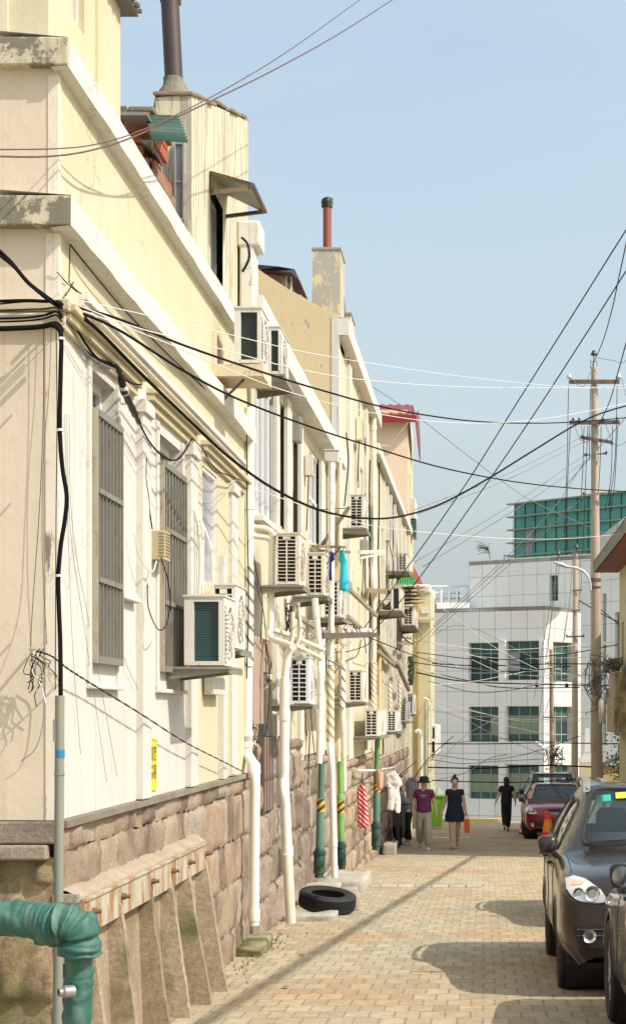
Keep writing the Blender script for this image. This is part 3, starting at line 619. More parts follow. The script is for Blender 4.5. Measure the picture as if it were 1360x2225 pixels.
b = MB(); stones(b, (-D,0,0), UY, UZ, UX, Y3a, Y3b, -3.3, -.78, .6, .34, .05); b.build('stone_base', M_stone, h3, smooth=True)
for a, c in ((752,757),(790,793),(806,809)): b = MB(); b.box(-D, -D+.06, wY(a), wY(c), -.7, 5.6); b.build('pilaster', M_white, h3)
def chimney(label, px0, px1, pyt, Y, depth, zb, pipe=None, mat=None, X1=None):
    X0 = xx(px0, Y); X1 = xx(px1, Y) if X1 is None else X1; zt = zz(pyt, Y)
    c = thing('chimney', label, 'chimney', ((X0+X1)/2, Y, zb))
    m = MB(); n = 14
    for i in range(n):
        z0, z1 = zb+(zt-zb)*i/n, zb+(zt-zb)*(i+1)/n
        t0 = .04*(1-i/n)**2 if zb > 5 else 0; t1 = .04*(1-(i+1)/n)**2 if zb > 5 else 0
        a = [(X0-t0,Y,z0),(X1,Y,z0),(X1,Y+depth,z0),(X0-t0,Y+depth,z0)]; d = [(X0-t1,Y,z1),(X1,Y,z1),(X1,Y+depth,z1),(X0-t1,Y+depth,z1)]
        m._add(a+d, [(0,1,5,4),(1,2,6,5),(2,3,7,6),(3,0,4,7)]+([(4,5,6,7)] if i == n-1 else []))
    m.build('stack', mat or M_peel2, c)
    m = MB(); m.box(X0-.015, X1+.015, Y-.015, Y+depth+.015, zt-.03, zt+.02); m.build('cap', M_conc, c, bevel=.01)
    if pipe:
        pxc, ptop, r = pipe; xc = xx(pxc, Y+depth*.4); m = MB(); zt2 = zz(ptop, Y+depth*.4)
        m.cyl((xc, Y+depth*.4, zt), (xc, Y+depth*.4, zt2), r, n=18); m.build('flue', flat('red_pipe',(0.27,.075,.05),.5,var=.15), c, smooth=True, angle=50)
        m = MB(); m.lathe([(r*.9,-.02),(r*1.25,-.01),(r*1.35,.08),(r*1.2,.13),(r*.6,.15),(0,.15)], (xc, Y+depth*.4, zt2-.12), n=14)
        for i, v in enumerate(m.v): m.v[i] = v + Vector((fract_noise(v,14)*.03, fract_noise(v,12)*.02, 0))
        m.build('cowl', M_black, c)
    return c
chimney('flaking yellow and grey chimney stack topped by a red pipe', 679, 735, 539, 28.3, .85, 5.6, (711, 432, .066), X1=-2.2)
chimney('small peeling chimney stump behind the one with the red pipe', 742, 762, 680, 31.0, .9, 5.4, None, M_peel)
dk = thing('roof_cowl', 'dark tapering metal cowl behind the flaking chimney', 'cowl', (-2.2, 30, 6))
m = MB(); m.prism([P(738,600,30), P(743,600,30), P(749,680,30), P(738,680,30)], (0,.3,0)); m.build('shell', M_darkmetal, dk)
dm = thing('dormer', 'little roof dormer with a sagging black sheet roof above the gable', 'dormer', (-3.4, 30.2, 6.5))
m = MB(); m.prism([P(572,592,30),P(612,590,30),P(612,640,30),P(572,640,30)], (0,1.2,0)); m.build('wall', plaster('dormer_wall',(0.40,.32,.22),streak=.5,dirt=.4), dm)
m = MB(); m.prism([P(612,586,30),P(640,596,30.9),P(640,650,30.9),P(612,640,30)], (0,.3,0)); m.build('side_wall', M_yellow, dm)
m = MB(); m.bar(P(622,592,30), P(622,640,30), .03,.03); m.bar(P(633,596,30), P(633,640,30), .03,.03); m.build('window', M_frame, dm)
m = MB(); m.prism([P(560,574,29.8),P(604,578,29.7),P(640,584,29.8),P(651,608,30.0),P(644,604,29.9),P(632,591,29.7),P(560,586,29.8)], (0,1.6,0)); m.build('sheet_roof', flat('tar_sheet',(0.05,.055,.06),.5), dm)

# ================================================================== HOUSE 4 + tower
Y4a, Y4b = 37.0, 54.0
h4 = thing('terraced_house', 'long yellow house with a sloping white coping line, farther along the left side', 'house', (-4.5, 45, -3.5))
H4 = [hw(829,832,2.5,4.0,2.2), hw(840,843,2.4,3.9,2.2), hw(851,854,2.3,3.8,2.2), hw(863,866,2.2,3.7,2.2), hw(828,831,-.2,1.3,2.2), hw(846,849,-.2,1.3,2.2)]
m = MB(); m.facade((-D,0,0), UY, UZ, UX, Y4a, Y4b, -1.0, 5.20, H4, .14); m.facade((0,Y4b-.01,0), UX, UZ, UY, -8, -D, -5, 5.2); m.build('wall', M_yellowp, h4)
for hh in H4: win(h4, (-D,0,0), UY, UZ, UX, *hh, depth=.08, fw=.06, mp=M_panegrey)
m = MB(); m.box(-D-.3, -D+.12, Y4a, Y4b+.05, 5.2, 5.42); m.build('coping', M_cap, h4, bevel=.02)
b = MB(); b.box(-8, -D-.3, Y4a, Y4b, 5.1, 5.2); b.build('flat_roof', M_conc, h4)
b = MB(); b.facade((-D-.02,0,0), UY, UZ, UX, Y4a, Y4b, -4.3, -1.003); b.build('base_mortar', M_mortar, h4)
b = MB(); stones(b, (-D,0,0), UY, UZ, UX, Y4a, Y4b, -3.9, -1.0, .7, .4, .05); b.build('stone_base', M_stone2, h4, smooth=True)
for q in (838, 846, 855, 867, 876, 884): b = MB(); b.box(-D, -D+.06, wY(q), wY(q)+.25, -.9, 5.1); b.build('pilaster', M_white, h4)
tw = thing('tower', 'peach-coloured stair tower under a small red sheet roof', 'tower', (-2.8, 56, -3.5))
yt, xt = 54.2, -D-.03
m = MB(); m.facade((0,yt,0), UX, UZ, -UY, -5.5, xt, 0, zz(905,yt)+.2); m.build('front_wall', M_peach, tw)
m = MB(); m.facade((xt,0,0), UY, UZ, UX, yt, yt+4.2, -4, zz(905,yt)+.2, [(yt+1.2, yt+1.9, 6.0, 7.2)], .12); m.build('side_wall', M_yellow, tw)
win(tw, (xt,0,0), UY, UZ, UX, yt+1.2, yt+1.9, 6.0, 7.2, depth=.1, fw=.05)
m = MB(); m.box(xt-1.2, xt+.012, yt-.012, yt+.02, 5.9, 5.96); m.build('string_course', M_white, tw); m = MB(); m.box(xt-.05, xt+.14, yt+2.3, yt+4.2, 5.9, 6.6); m.build('side_ledge', M_white, tw, bevel=.02)
M_redroof = flat('red_sheet', (0.24, 0.03, 0.035), .5, var=.2, scale=2)
zt = zz(905, yt)
m = MB(); rows = []
for i in range(41):
    t = i/40; rows.append([Vector((-5.6+(xt+.25+5.6)*t, yt-.35, zt+.0+.025*math.sin(i*2.2))), Vector((-5.6+(xt+.1+5.6)*t, yt+1.6, zt+.62+.025*math.sin(i*2.2)))])
m.grid(rows); m.build('sheet_roof', M_redroof, tw, smooth=True)
m = MB(); m.box(-5.6, xt+.27, yt-.39, yt-.36, zt-.22, zt-.01); m.prism([(xt+.24,yt-.36,zt-.02),(xt+.24,yt-.36,zt-.24),(xt+.24,yt+3.2,zt-.85),(xt+.24,yt+3.2,zt-.2),(xt+.24,yt+1.6,zt+.45)], (.03,0,0)); m.build('fascia', flat('red_fascia',(0.28,.015,.02),.45), tw)

# ================================================================== HOUSE 5 (yellow pier with white cap) + red gable behind
h5 = thing('end_house', 'pale yellow end house with a rounded white cap at the far left corner', 'house', (-2.4, 60, -3.7))
yh = 58.0
m = MB(); m.facade((0,yh,0), UX, UZ, -UY, -D-.3, xx(935,yh), -3.8, zz(1282,yh)); m.facade((xx(935,yh),0,0), UY, UZ, UX, yh, yh+5, -4, zz(1282,yh)); m.build('wall', M_yellow, h5)
m = MB(); m.box(-D-.3, xx(936,yh), yh-.08, yh+5, zz(1290,yh), zz(1270,yh)); m.build('cap', M_cap, h5, bevel=.06)
m = MB(); m.box(xx(914,yh), xx(933,yh), yh-.05, yh, zz(1333,yh), zz(1322,yh)); m.box(xx(911,yh), xx(949,yh), yh-.3, yh-.06, zz(1348,yh), zz(1343,yh)); m.build('ledge', M_white, h5)
m = MB(); m.box(xx(907,yh), xx(911,yh), yh-.07, yh-.002, -3.5, zz(1300,yh)); m.build('downpipe', flat('ochre_pipe',(0.62,.40,.16),.6), h5)
rg = thing('red_gable_roof', 'red triangular gable roof behind the far yellow house', 'roof', (-2.6, 70, 3))
m = MB(); m.prism([P(880,1190,70), P(893,1220,70), P(922,1275,70), P(922,1330,70), P(880,1330,70)], (0, 2, 0)); m.build('gable', flat('coral_red',(0.62,.13,.09),.6,var=.05), rg)

# ================================================================== mass retaining ribs and the rusty beam on house 1
rt = thing('retaining_frame', 'row of leaning concrete ribs under a rusty bolted steel plate against the stone base', 'retaining frame', (-2.1, 11.5, -2.1), )
ribs = [(215, 9.75, 245), (270, 10.55, 300), (337, 11.5, 371), (378, 12.25, 416), (413, 12.95, 462), (446, 13.75, 497)]
zt_, xb = -1.05, -D+.06
for i, (pt, Y, pb_) in enumerate(ribs):
    zb = gz(Y) - .05; xf = xx(pb_, Y) if i > 1 else -1.96; xf = max(xf, -2.0); xt_ = xb + .055
    m = MB(); rows = []; n = 14
    a = []; b_ = []
    for j in range(n+1):
        t = j/n; z = zt_ + (zb - zt_)*t; x = xt_ + (xf - xt_)*(t**1.1); wv = .008*fract_noise((Y, z, 1), 5)
        a.append(Vector((x+wv, Y-.0, z))); b_.append(Vector((x+wv*.6+.004, Y+.055, z)))
    for j in range(n):
        m.quad(a[j], a[j+1], b_[j+1], b_[j]); m.quad(Vector((xb-.05, Y-.01, a[j].z)), Vector((xb-.05, Y-.01, a[j+1].z)), a[j+1], a[j]); m.quad(Vector((xb-.05, Y+.065, a[j].z)), Vector((xb-.05, Y+.065, a[j+1].z)), b_[j+1], b_[j])
    m.quad(a[0], b_[0], Vector((xb-.05, Y+.06, zt_)), Vector((xb-.05, Y, zt_)))
    m.build('rib', M_rib, rt)
m = MB(); rows = []
for i in range(25):
    Y = 9.62 + (13.85-9.62)*i/24; zb = gz(Y); rows.append([Vector((xb-.02+.012*fract_noise((Y,j,2),2), Y, -1.1+(zb-.05+1.1)*j/8)) + Vector((.04*(j/8),0,0)) for j in range(9)])
m.grid(rows); m.build('backing', M_rib, rt, smooth=True)
m = MB(); m.box(xb+.03, xb+.062, 9.6, 13.85, -1.17, -.99); m.box(xb+.03, xb+.075, 9.6, 13.85, -.99, -.978); m.build('steel_plate', rusty('rusty_plate',(0.50,.47,.36),rust=(.33,.14,.05),amt=.5,scale=5), rt)
m = MB(); m.box(xb-.05, xb+.028, 9.5, 9.68, -1.3, -.99); m.box(-D-.02, xb+.045, 9.49, 9.56, -.988, -.945); m.build('end_block', M_conc, rt)
for i, (pt, Y, pb_) in enumerate(ribs):
    m = MB(); c = Vector((xb+.062, Y+.03, -1.06)); m.cyl(c, c+Vector((.025,0,0)), .021, n=6); m.cyl(c+Vector((.025,0,0)), c+Vector((.05,0,0)), .012, n=8); m.build('bolt', rusty('bolt_rust',(0.16,.13,.07),rust=(.20,.09,.04),amt=.5), rt)
m = MB(); rows = []
for i in range(90):
    Y = 9.55 + (13.9-9.55)*i/89; rows.append([Vector((-D+.0, Y, -.925+.012*fract_noise((Y,0,0),3))), Vector((-D+.04, Y, -.93+.012*fract_noise((Y,0,0),3))), Vector((xb+.02, Y, -.955+.008*fract_noise((Y,1,0),7))), Vector((xb+.05+.010*fract_noise((Y,2,0),5), Y, -.968+.008*fract_noise((Y,3,0),9))), Vector((xb+.045, Y, -.985)), Vector((-D, Y, -.99))])
m.grid(rows); m.build('mortar_wedge', M_mortarwedge, rt, smooth=True)
# ================================================================== FAR WHITE OFFICE BUILDING
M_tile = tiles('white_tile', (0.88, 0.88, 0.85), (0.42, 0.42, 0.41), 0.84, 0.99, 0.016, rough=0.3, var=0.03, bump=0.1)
M_wtile = tiles('sunlit_tile', (0.60, 0.60, 0.59), (0.27, 0.27, 0.26), 0.84, 0.99, 0.014, rough=0.35, var=0.03, bump=0.1)  # white tile again, colour lowered to offset the sun on the side wall
M_greenpane = flat('green_pane', (0.035, 0.10, 0.08), 0.08, var=0.45, scale=0.7)
M_darkpane = flat('dark_green_pane', (0.018, 0.045, 0.045), 0.06, var=0.6, scale=0.8)
M_blind = flat('pale_green_blind', (0.26, 0.31, 0.20), 0.3, var=0.25, scale=0.8)
M_gframe = flat('grey_green_frame', (0.26, 0.32, 0.30), 0.5, var=.1)
class Line2:
    """vertical facade plane through two (px, Y) points; U in metres along it"""
    def __init__(s, pa, Ya, pb, Yb):
        s.a = Vector((xx(pa, Ya), Ya, 0)); s.b = Vector((xx(pb, Yb), Yb, 0)); s.u = (s.b - s.a).normalized(); s.n = Vector((s.u.y, -s.u.x, 0)); s.len = (s.b - s.a).length
    def U(s, px):
        k = (px - VX) / F; return (k * s.a.y - s.a.x) / (s.u.x - k * s.u.y)
    def Z(s, px, py): return zz(py, (s.a + s.u * s.U(px)).y)
    def uvf(s): return lambda c: ((c - s.a).dot(s.u), c.z)
ob = thing('office_building', 'large white tiled office building with green-glass windows closing the end of the street', 'office building', (0, 88, -5.3))
A = Line2(938, 89, 1184, 86.5)
def hole(L, a, b, t, bt): return (L.U(a), L.U(b), L.Z((a+b)/2, bt), L.Z((a+b)/2, t))
HA = [hole(A, *q) for q in ((1018,1084,1397,1481),(1100,1172,1393,1478),(1018,1084,1536,1613),(1100,1172,1535,1612),(1018,1084,1664,1737),(1100,1172,1662,1737))]
zt = A.Z(1060, 1320)
MB().facade(A.a, A.u, UZ, A.n, 0, A.len, -6.5, zt, HA, .35).build('front_wall', M_tile, ob, uvf=A.uvf())
def officewin(hh, L, low, seed):
    U0, U1, V0, V1 = hh; rr = random.Random(seed)
    f = MB(); dn = -.30
    def bx(a, b, c, d, k0, k1):
        p = [L.a + L.u*q + UZ*r + L.n*k for k in (k0, k1) for (q, r) in ((a,c),(b,c),(b,d),(a,d))]
        f._add(p, [(0,1,2,3),(4,7,6,5),(0,4,5,1),(1,5,6,2),(2,6,7,3),(3,7,4,0)])
    for i in range(4): c = U0+(U1-U0)*i/3; bx(max(c-.025,U0), min(c+.025,U1), V0, V1, dn, dn+.05)
    for q in (0, .22, .72, 1): c = V0+(V1-V0)*q; bx(U0, U1, max(c-.025,V0), min(c+.025,V1), dn+.003, dn+.047)
    fr = f.build('window', M_gframe, ob)
    for (q0, q1, mt) in ((.72, 1, M_greenpane), (0, .22, M_greenpane if low else M_darkpane)):
        m = MB(); m.quad(*[L.a + L.u*a + UZ*b + L.n*(dn+.02) for a, b in ((U0,V0+(V1-V0)*q0),(U1,V0+(V1-V0)*q0),(U1,V0+(V1-V0)*q1),(U0,V0+(V1-V0)*q1))]); m.build('pane', mt, fr)
    for i in range(3):
        m = MB(); a, b = U0+(U1-U0)*i/3, U0+(U1-U0)*(i+1)/3
        m.quad(*[L.a + L.u*q + UZ*r + L.n*(dn+.02) for q, r in ((a,V0+(V1-V0)*.22),(b,V0+(V1-V0)*.22),(b,V0+(V1-V0)*.72),(a,V0+(V1-V0)*.72))]); m.build('pane', (M_blind if (low and rr.random() < .75) else (M_panegrey if (not low and rr.random() < .25) else M_darkpane)), fr)
for i, hh in enumerate(HA): officewin(hh, A, i in (2, 3, 4, 5), i)
m = MB()   # bands and piers that stand proud
for a, b, t, bt in ((1085,1099,1385,1790),(1173,1184,1385,1790)): 
    U0, U1 = A.U(a), A.U(b); p = [A.a + A.u*q + UZ*r + A.n*k for k in (0, .12) for q, r in ((U0,-6.4),(U1,-6.4),(U1,A.Z(a,1392)),(U0,A.Z(a,1392)))]; m._add(p, [(4,7,6,5),(0,4,5,1),(1,5,6,2),(2,6,7,3),(3,7,4,0)])
m.build('pier', M_tile, ob, uvf=A.uvf())
A2 = Line2(1184, 86.5, 1300, 90.5)
HA2 = [hole(A2, 1202,1243,1396,1482), hole(A2, 1203,1242,1536,1614), hole(A2,1273,1284,1396,1482), hole(A2,1273,1284,1536,1614), hole(A2,1203,1242,1664,1735)]
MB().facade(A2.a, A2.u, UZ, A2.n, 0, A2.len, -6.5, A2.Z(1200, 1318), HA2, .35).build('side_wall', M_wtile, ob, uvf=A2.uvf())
for i, hh in enumerate(HA2): officewin(hh, A2, False, 20+i)
m = MB(); za = zt; m.prism([A.a+UZ*za, A.b+UZ*za, A2.b+UZ*za, A2.b+Vector((0,10,za)), A.a+Vector((0,10,za))], (0,0,-.2)); m.build('roof', M_conc, ob)
W_ = Line2(920, 92, 940, 91.5); HW = [hole(W_,931,943,1395,1490), hole(W_,931,943,1535,1620), hole(W_,931,943,1662,1740)]
MB().facade(W_.a, W_.u, UZ, W_.n, 0, W_.len, -6.5, W_.Z(930,1378), HW, .3).build('wing_wall', M_tile, ob, uvf=W_.uvf())
for i, hh in enumerate(HW): officewin(hh, W_, False, 40+i)
B = Line2(1019, 95, 1300, 90.5); HB = [hole(B,1193,1213,1250,1306)]
MB().facade(B.a, B.u, UZ, B.n, 0, B.len, 3.5, B.Z(1100,1214), HB, .3).build('upper_wall', M_tile, ob, uvf=B.uvf())
officewin(HB[0], B, False, 50)
m = MB(); m.facade(B.a, UY, UZ, -UX, 0, 8, 3.5, B.Z(1100,1214)); m.build('upper_wall', M_tile, ob, uvf=lambda c: (c.y, c.z))
m = MB(); m.prism([B.a+UZ*(B.Z(1100,1214)-.05), B.b+UZ*(B.Z(1100,1214)-.05), B.b+Vector((0,9,B.Z(1100,1214)-.05)), B.a+Vector((0,9,B.Z(1100,1214)-.05))], (0,0,-.2)); m.build('roof', M_conc, ob)
# right-hand block with sloping slab
C_ = Line2(1262, 84.5, 1400, 80); HC = [hole(C_,1309,1317,1290,1395), hole(C_,1309,1317,1400,1500), hole(C_,1309,1317,1505,1620), hole(C_,1336,1346,1330,1600)]
MB().facade(C_.a, C_.u, UZ, C_.n, 0, C_.len, -6.5, C_.Z(1300,1212), HC, .25).build('side_wall', M_tile, ob, uvf=C_.uvf())
for i, hh in enumerate(HC): win(ob, C_.a, C_.u, UZ, C_.n, *hh, mf=M_gframe, mp=M_greenpane, depth=.2, fw=.03)
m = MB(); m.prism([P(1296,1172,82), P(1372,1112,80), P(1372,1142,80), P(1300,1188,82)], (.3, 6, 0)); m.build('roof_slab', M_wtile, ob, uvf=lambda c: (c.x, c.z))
m = MB()
for i in range(5):
    q = 940 + i*17; m.box(xx(q,96), xx(q,96)+.1, 95.5, 98, zz(1320,96), zz(1283,96))
for py in (1272, 1286, 1298): m.box(xx(930,96), xx(1019,96), 96.0, 96.2, zz(py+4,96), zz(py,96))
m.box(xx(1000,96), xx(1019,96), 95.4, 98, 3.0, zz(1277,96))
m.build('pergola', M_frame, ob, bevel=.02)
m = MB(); m.box(xx(950,94), xx(1020,94), 93, 98, zz(1345,94), zz(1312,94)); m.build('terrace_wall', M_tile, ob, uvf=lambda c: (c.x, c.z))
m = MB()
for q in (1094, 1103, 1112, 1118): m.box(xx(q,94), xx(q,94)+.04, 94, 94.04, B.Z(1100,1214)-.1, zz(1206,94))
m.box(xx(1094,94), xx(1119,94), 94, 94.04, zz(1208,94), zz(1206,94)); m.build('railing', M_darkmetal, ob)
tr = thing('red_gable_roof', 'small far red roof triangle seen beside the white pergola', 'roof', (-2.2, 100, 5))
m = MB(); m.prism([P(945,1308,104), P(962,1332,104), P(945,1340,104)], (0,2,0)); m.build('gable', MATS['coral_red'], tr)
# rooftop plant
rp = thing('rooftop_palm', 'wispy wind-blown plant standing on the white building roof', 'plant', P(1066, 1216, 96))
m = MB(); base = P(1066, 1218, 96); rr = random.Random(2)
for i in range(46):
    a = rr.uniform(0, 6.28); l = rr.uniform(.35, .85); p1 = base + Vector((-.12, 0, rr.uniform(.35,.7))) ; e = p1 + Vector((math.cos(a)*l*.6-.25, math.sin(a)*l*.4, rr.uniform(-.1,.3)))
    for k in range(4):
        t = k/4; q = p1.lerp(e, t) + Vector((0,0,.1*math.sin(3*t))); q2 = p1.lerp(e, t+.25)+Vector((0,0,.1*math.sin(3*(t+.25)))); m.quad(q, q2, q2+Vector((.0,.03,.03)), q+Vector((0,.04,.035)))
m.build('fronds', flat('far_leaf',(0.12,.17,.13),.8), rp)
m = MB(); m.tube([base, base+Vector((-.05,0,.3)), base+Vector((-.12,0,.6))], [.05,.04,.03], 6); m.build('stem', M_rafter, rp)
# green glass tower
gt = thing('glass_building', 'teal green glass curtain-walled block rising behind the white office building', 'office building', (5, 108, -5.3))
G_ = Line2(1119, 110, 1420, 102.5); ztop = G_.Z(1119, 1096); dv = (G_.Z(1119,1096) - G_.Z(1119,1209))/4
M_curtain = flat('teal_glass', (0.09, 0.37, 0.31), 0.2, var=0.45, scale=0.5)
m = MB(); m.facade(G_.a, G_.u, UZ, G_.n, 0, G_.len, 4, ztop); m.facade(G_.a, UY, UZ, -UX, 0, 10, 4, ztop); m.build('curtain_glass', M_curtain, gt)
m = MB(); npan = 14; bay = G_.U(1141) 
i = 0
while i*bay < G_.len:
    p = G_.a + G_.u*(i*bay); m.bar(p+G_.n*.02+UZ*7, p+G_.n*.02+UZ*(ztop-.02), .045, .05, up=G_.n); i += 1
m.build('mullions', flat('dark_mullion',(0.03,.08,.07),.5), gt)
m = MB()
for j in range(5):
    z = ztop - dv*j; a, b = G_.a - G_.u*.35 + UZ*z, G_.b + UZ*z; m.bar(a + G_.n*.15, b + G_.n*.15, .5, .07)
m.build('ledges', M_gframe, gt)
m = MB(); a = G_.U(1141); m.prism([G_.a+G_.u*a+UZ*(ztop-dv*4), G_.a+G_.u*(a+.62*1.0)+UZ*(ztop-dv*4), G_.a+G_.u*(a+.62)+UZ*(ztop-dv*2-.05), G_.a+G_.u*a+UZ*(ztop-dv*2-.05)], G_.n*.03); m.build('open_panel', M_panegrey, gt)
# ================================================================== RIGHT-HAND HOUSES (eave in view, the rest shade the lane)
rh = thing('eaved_house', 'yellow house at the right edge with a grey tiled eave on maroon fascia boards', 'house', (6, 40, -3.2))
XR = 3.4
m = MB(); hr = [(41.2, 42.2, .5, 2.2), (44.5, 45.3, 0.2, 2.2)]
m.facade((XR,0,0), UY, UZ, -UX, 36, 46, -4, 3.9, hr, .15); m.facade((0,46,0), UX, UZ, UY, XR, 10, -4, 3.9); m.prism([(XR,45.9,3.85),(XR+2.4,45.9,5.9),(XR+2.4,45.9,3.85)], (0,.08,0)); m.facade((0,36,0), UX, UZ, -UY, XR, 10, -4, 3.9); m.build('wall', M_yellow, rh)
for q in hr: win(rh, (XR,0,0), UY, UZ, -UX, *q)
rows = []
for j in range(9):
    t = j/8; rows.append([Vector((XR-.62+2.9*t, 35.6+(10.9*i/80), 3.78+2.6*t+.035*abs(math.sin(i*math.pi/2.5)))) for i in range(81)])
m = MB(); m.grid(rows); m.grid([[p-Vector((0,0,.27)) for p in r] for r in rows]); m.quad(rows[0][-1], rows[-1][-1], rows[-1][-1]-Vector((0,0,.27)), rows[0][-1]-Vector((0,0,.27))); m.quad(rows[0][0], rows[-1][0], rows[-1][0]-Vector((0,0,.27)), rows[0][0]-Vector((0,0,.27))); m.quad(rows[0][0], rows[0][-1], rows[0][-1]-Vector((0,0,.27)), rows[0][0]-Vector((0,0,.27))); m.build('tiled_roof', rock('grey_tile',[(0.20,.20,.15),(.36,.35,.28)],scale=4), rh, smooth=True)
m = MB(); m.prism([(XR-.50,46.35,3.58),(XR+2.2,46.35,5.85),(XR+2.2,46.35,5.70),(XR-.42,46.35,3.50)], (0,.05,0)); m.box(XR-.58,XR-.53,35.7,46.4,3.52,3.70); m.box(XR-.53,XR,35.7,46.4,3.52,3.56); m.build('fascia', flat('maroon_board',(0.20,.045,.03),.6,var=.3), rh)
m = MB(); m.tube(cr([P(1352,1200,45.6), P(1349,1207,45.6), P(1352,1216,45.6), P(1362,1222,45.6)]), .04, 8); m.build('gutter_elbow', M_pvc, rh, smooth=True)
bx = MB(); bx.box(XR-.34, XR, 43.0, 45.6, zz(1592,44), zz(1515,44)); bx.box(XR-.30, XR, 43.2, 45.4, zz(1515,44)+.003, zz(1462,44)); bx.build('balcony_box', rusty('weathered_wood',(0.42,.34,.20),rust=(.16,.12,.06),amt=.5,scale=4), rh)
m = MB()
for i in range(30): m.tube(cr([Vector((XR-.4+R.uniform(-.15,.3), 44+R.uniform(-1,1.2), zz(1462,44)+R.uniform(0,.35))) for _ in range(4)], 4), .012, 4)
m.build('cable_tangle', flat('grey_cable',(0.15,.14,.12),.6), rh)
rh2 = thing('house', 'unseen-side plain house beyond the eaved house on the right', 'house', (9, 53, -3.7))
m = MB(); m.box(5.4, 10, 46.6, 61, -5, 4.4); m.build('wall', M_beige, rh2)
m = MB(); m.prism([(5.2,46.4,4.4),(7.7,46.4,5.8),(10.2,46.4,4.4)], (0,14.8,0)); m.build('roof', MATS['roof_tile'], rh2)
# gate post and low yellow wall at the far right
gp_ = thing('gate_post', 'white tapering post standing on a stepped yellow plinth beside the utility poles', 'post', (4.2, 66, -4))
Yg = 66
def sqt(m, pxc, w0, y0, w1, y1):
    a = [(xx(pxc-w0/2,Yg),Yg-.0,zz(y0,Yg)),(xx(pxc+w0/2,Yg),Yg,zz(y0,Yg)),(xx(pxc+w0/2,Yg),Yg+w0*Yg/F,zz(y0,Yg)),(xx(pxc-w0/2,Yg),Yg+w0*Yg/F,zz(y0,Yg))]
    b = [(xx(pxc-w1/2,Yg),Yg,zz(y1,Yg)),(xx(pxc+w1/2,Yg),Yg,zz(y1,Yg)),(xx(pxc+w1/2,Yg),Yg+w1*Yg/F,zz(y1,Yg)),(xx(pxc-w1/2,Yg),Yg+w1*Yg/F,zz(y1,Yg))]
    m._add(a+b, [(0,1,5,4),(1,2,6,5),(2,3,7,6),(3,0,4,7),(4,5,6,7)])
m = MB(); sqt(m, 1276, 13, 1637, 9, 1583); sqt(m, 1276, 28, 1647, 14, 1636); m.build('post', M_frame, gp_)
m = MB(); sqt(m, 1276, 33, 1800, 31, 1656); m.build('plinth', M_yellow, gp_)
m = MB(); sqt(m, 1276, 36, 1656, 33, 1647); m.build('cap', M_frame, gp_)
yw = thing('garden_wall', 'low sandy yellow wall with a grey coping behind the parked cars', 'wall', (5.5, 64, -4))
m = MB(); m.box(xx(1305,64), xx(1420,64), 64, 64.3, -4.2, zz(1664,64)); m.build('wall', plaster('sandy_wall',(0.66,.50,.27),streak=.3,dirt=.5), yw)
m = MB(); m.prism([P(1300,1662,63.8), P(1335,1648,63.8), P(1380,1640,63.8), P(1380,1650,63.8), P(1335,1656,63.8), P(1300,1668,63.8)], (0,1.2,0)); m.build('coping', M_steel, yw)
bs = thing('shrub', 'dark green shrub above the low yellow wall at the right edge', 'shrub', (5.1, 62.5, -4)); m = MB(); rr = random.Random(4); c = P(1366, 1655, 62.5)
for i in range(1400):
    q = c + Vector((rr.gauss(0,.28), rr.gauss(0,.3), rr.gauss(0,.42))); a = Vector((rr.uniform(-1,1),rr.uniform(-1,1),rr.uniform(-1,1))).normalized()*.05; b2 = a.cross(Vector((rr.uniform(-1,1),1,rr.uniform(-1,1)))).normalized()*.03; m.quad(q-a, q+b2, q+a, q-b2)
m.build('foliage', flat('leaf',(0.06,.10,.03),.6,var=.6,scale=3), bs)
m = MB(); m.tube([(c.x,c.y,-4.2),(c.x,c.y,c.z)], [.05,.02], 6); m.build('stem', M_rafter, bs)

# ================================================================== UTILITY POLES
M_pole = plaster('concrete_pole', (0.50, 0.42, 0.33), stain=(0.28,.22,.16), streak=.35, dirt=.35)
M_wood = rusty('wood_pole', (0.36, .27, .18), rust=(.22,.12,.06), amt=.5)
M_ins = flat('insulator', (0.07,.06,.055), .25)
M_insw = flat('white_insulator', (0.66,.64,.60), .25)
def insul(m, p, s=.08): m.lathe([(.01,-s),(.015,0),(s*.7,0),(s*.8,s*.5),(s*.45,s*.7),(s*.5,s*1.1),(0,s*1.3)], p, n=10)
def arm(root, a, b, w=.09, mat=None): m = MB(); m.bar(a, b, w*.8, w); return m.build('crossarm', mat or M_darkmetal, root)
YP = 48.0
p1 = thing('utility_pole', 'tallest concrete utility pole with two wide black crossarms, right of the lane', 'utility pole', (xx(1297,YP), YP, gz(YP)))
b0, t0 = P(1297.5, 1790, YP), P(1291, 797, YP); n = 24
m = MB(); m.tube([b0.lerp(t0, i/n) for i in range(n+1)], [.165+(.085-.165)*i/n for i in range(n+1)], 18); m.build('shaft', M_pole, p1, smooth=True, angle=50)
m = MB(); q = P(1293, 1261, YP); m.cyl(q-UZ*.03, q+UZ*.05, .150, n=18); q2 = P(1293, 1275, YP); m.cyl(q2-UZ*.03, q2+UZ*.01, .153, n=18); m.build('band', M_darkmetal, p1)
for a, b in (((1236,829),(1346,829)), ((1237,918),(1346,917))): arm(p1, P(*a, YP-.15), P(*b, YP-.15), .10)
arm(p1, P(1262, 950, YP-.2), P(1330, 961, YP-.1), .08); arm(p1, P(1270, 989, YP-.2), P(1316, 985, YP-.2), .045, M_rafter); arm(p1, P(1266, 1076, YP-.2), P(1323, 1071, YP-.2), .05, M_rafter)
m = MB()
for px, py in ((1237, 822), (1344, 822)): insul(m, P(px, py, YP-.15), .10)
m.build('insulator', M_insw, p1, smooth=True)
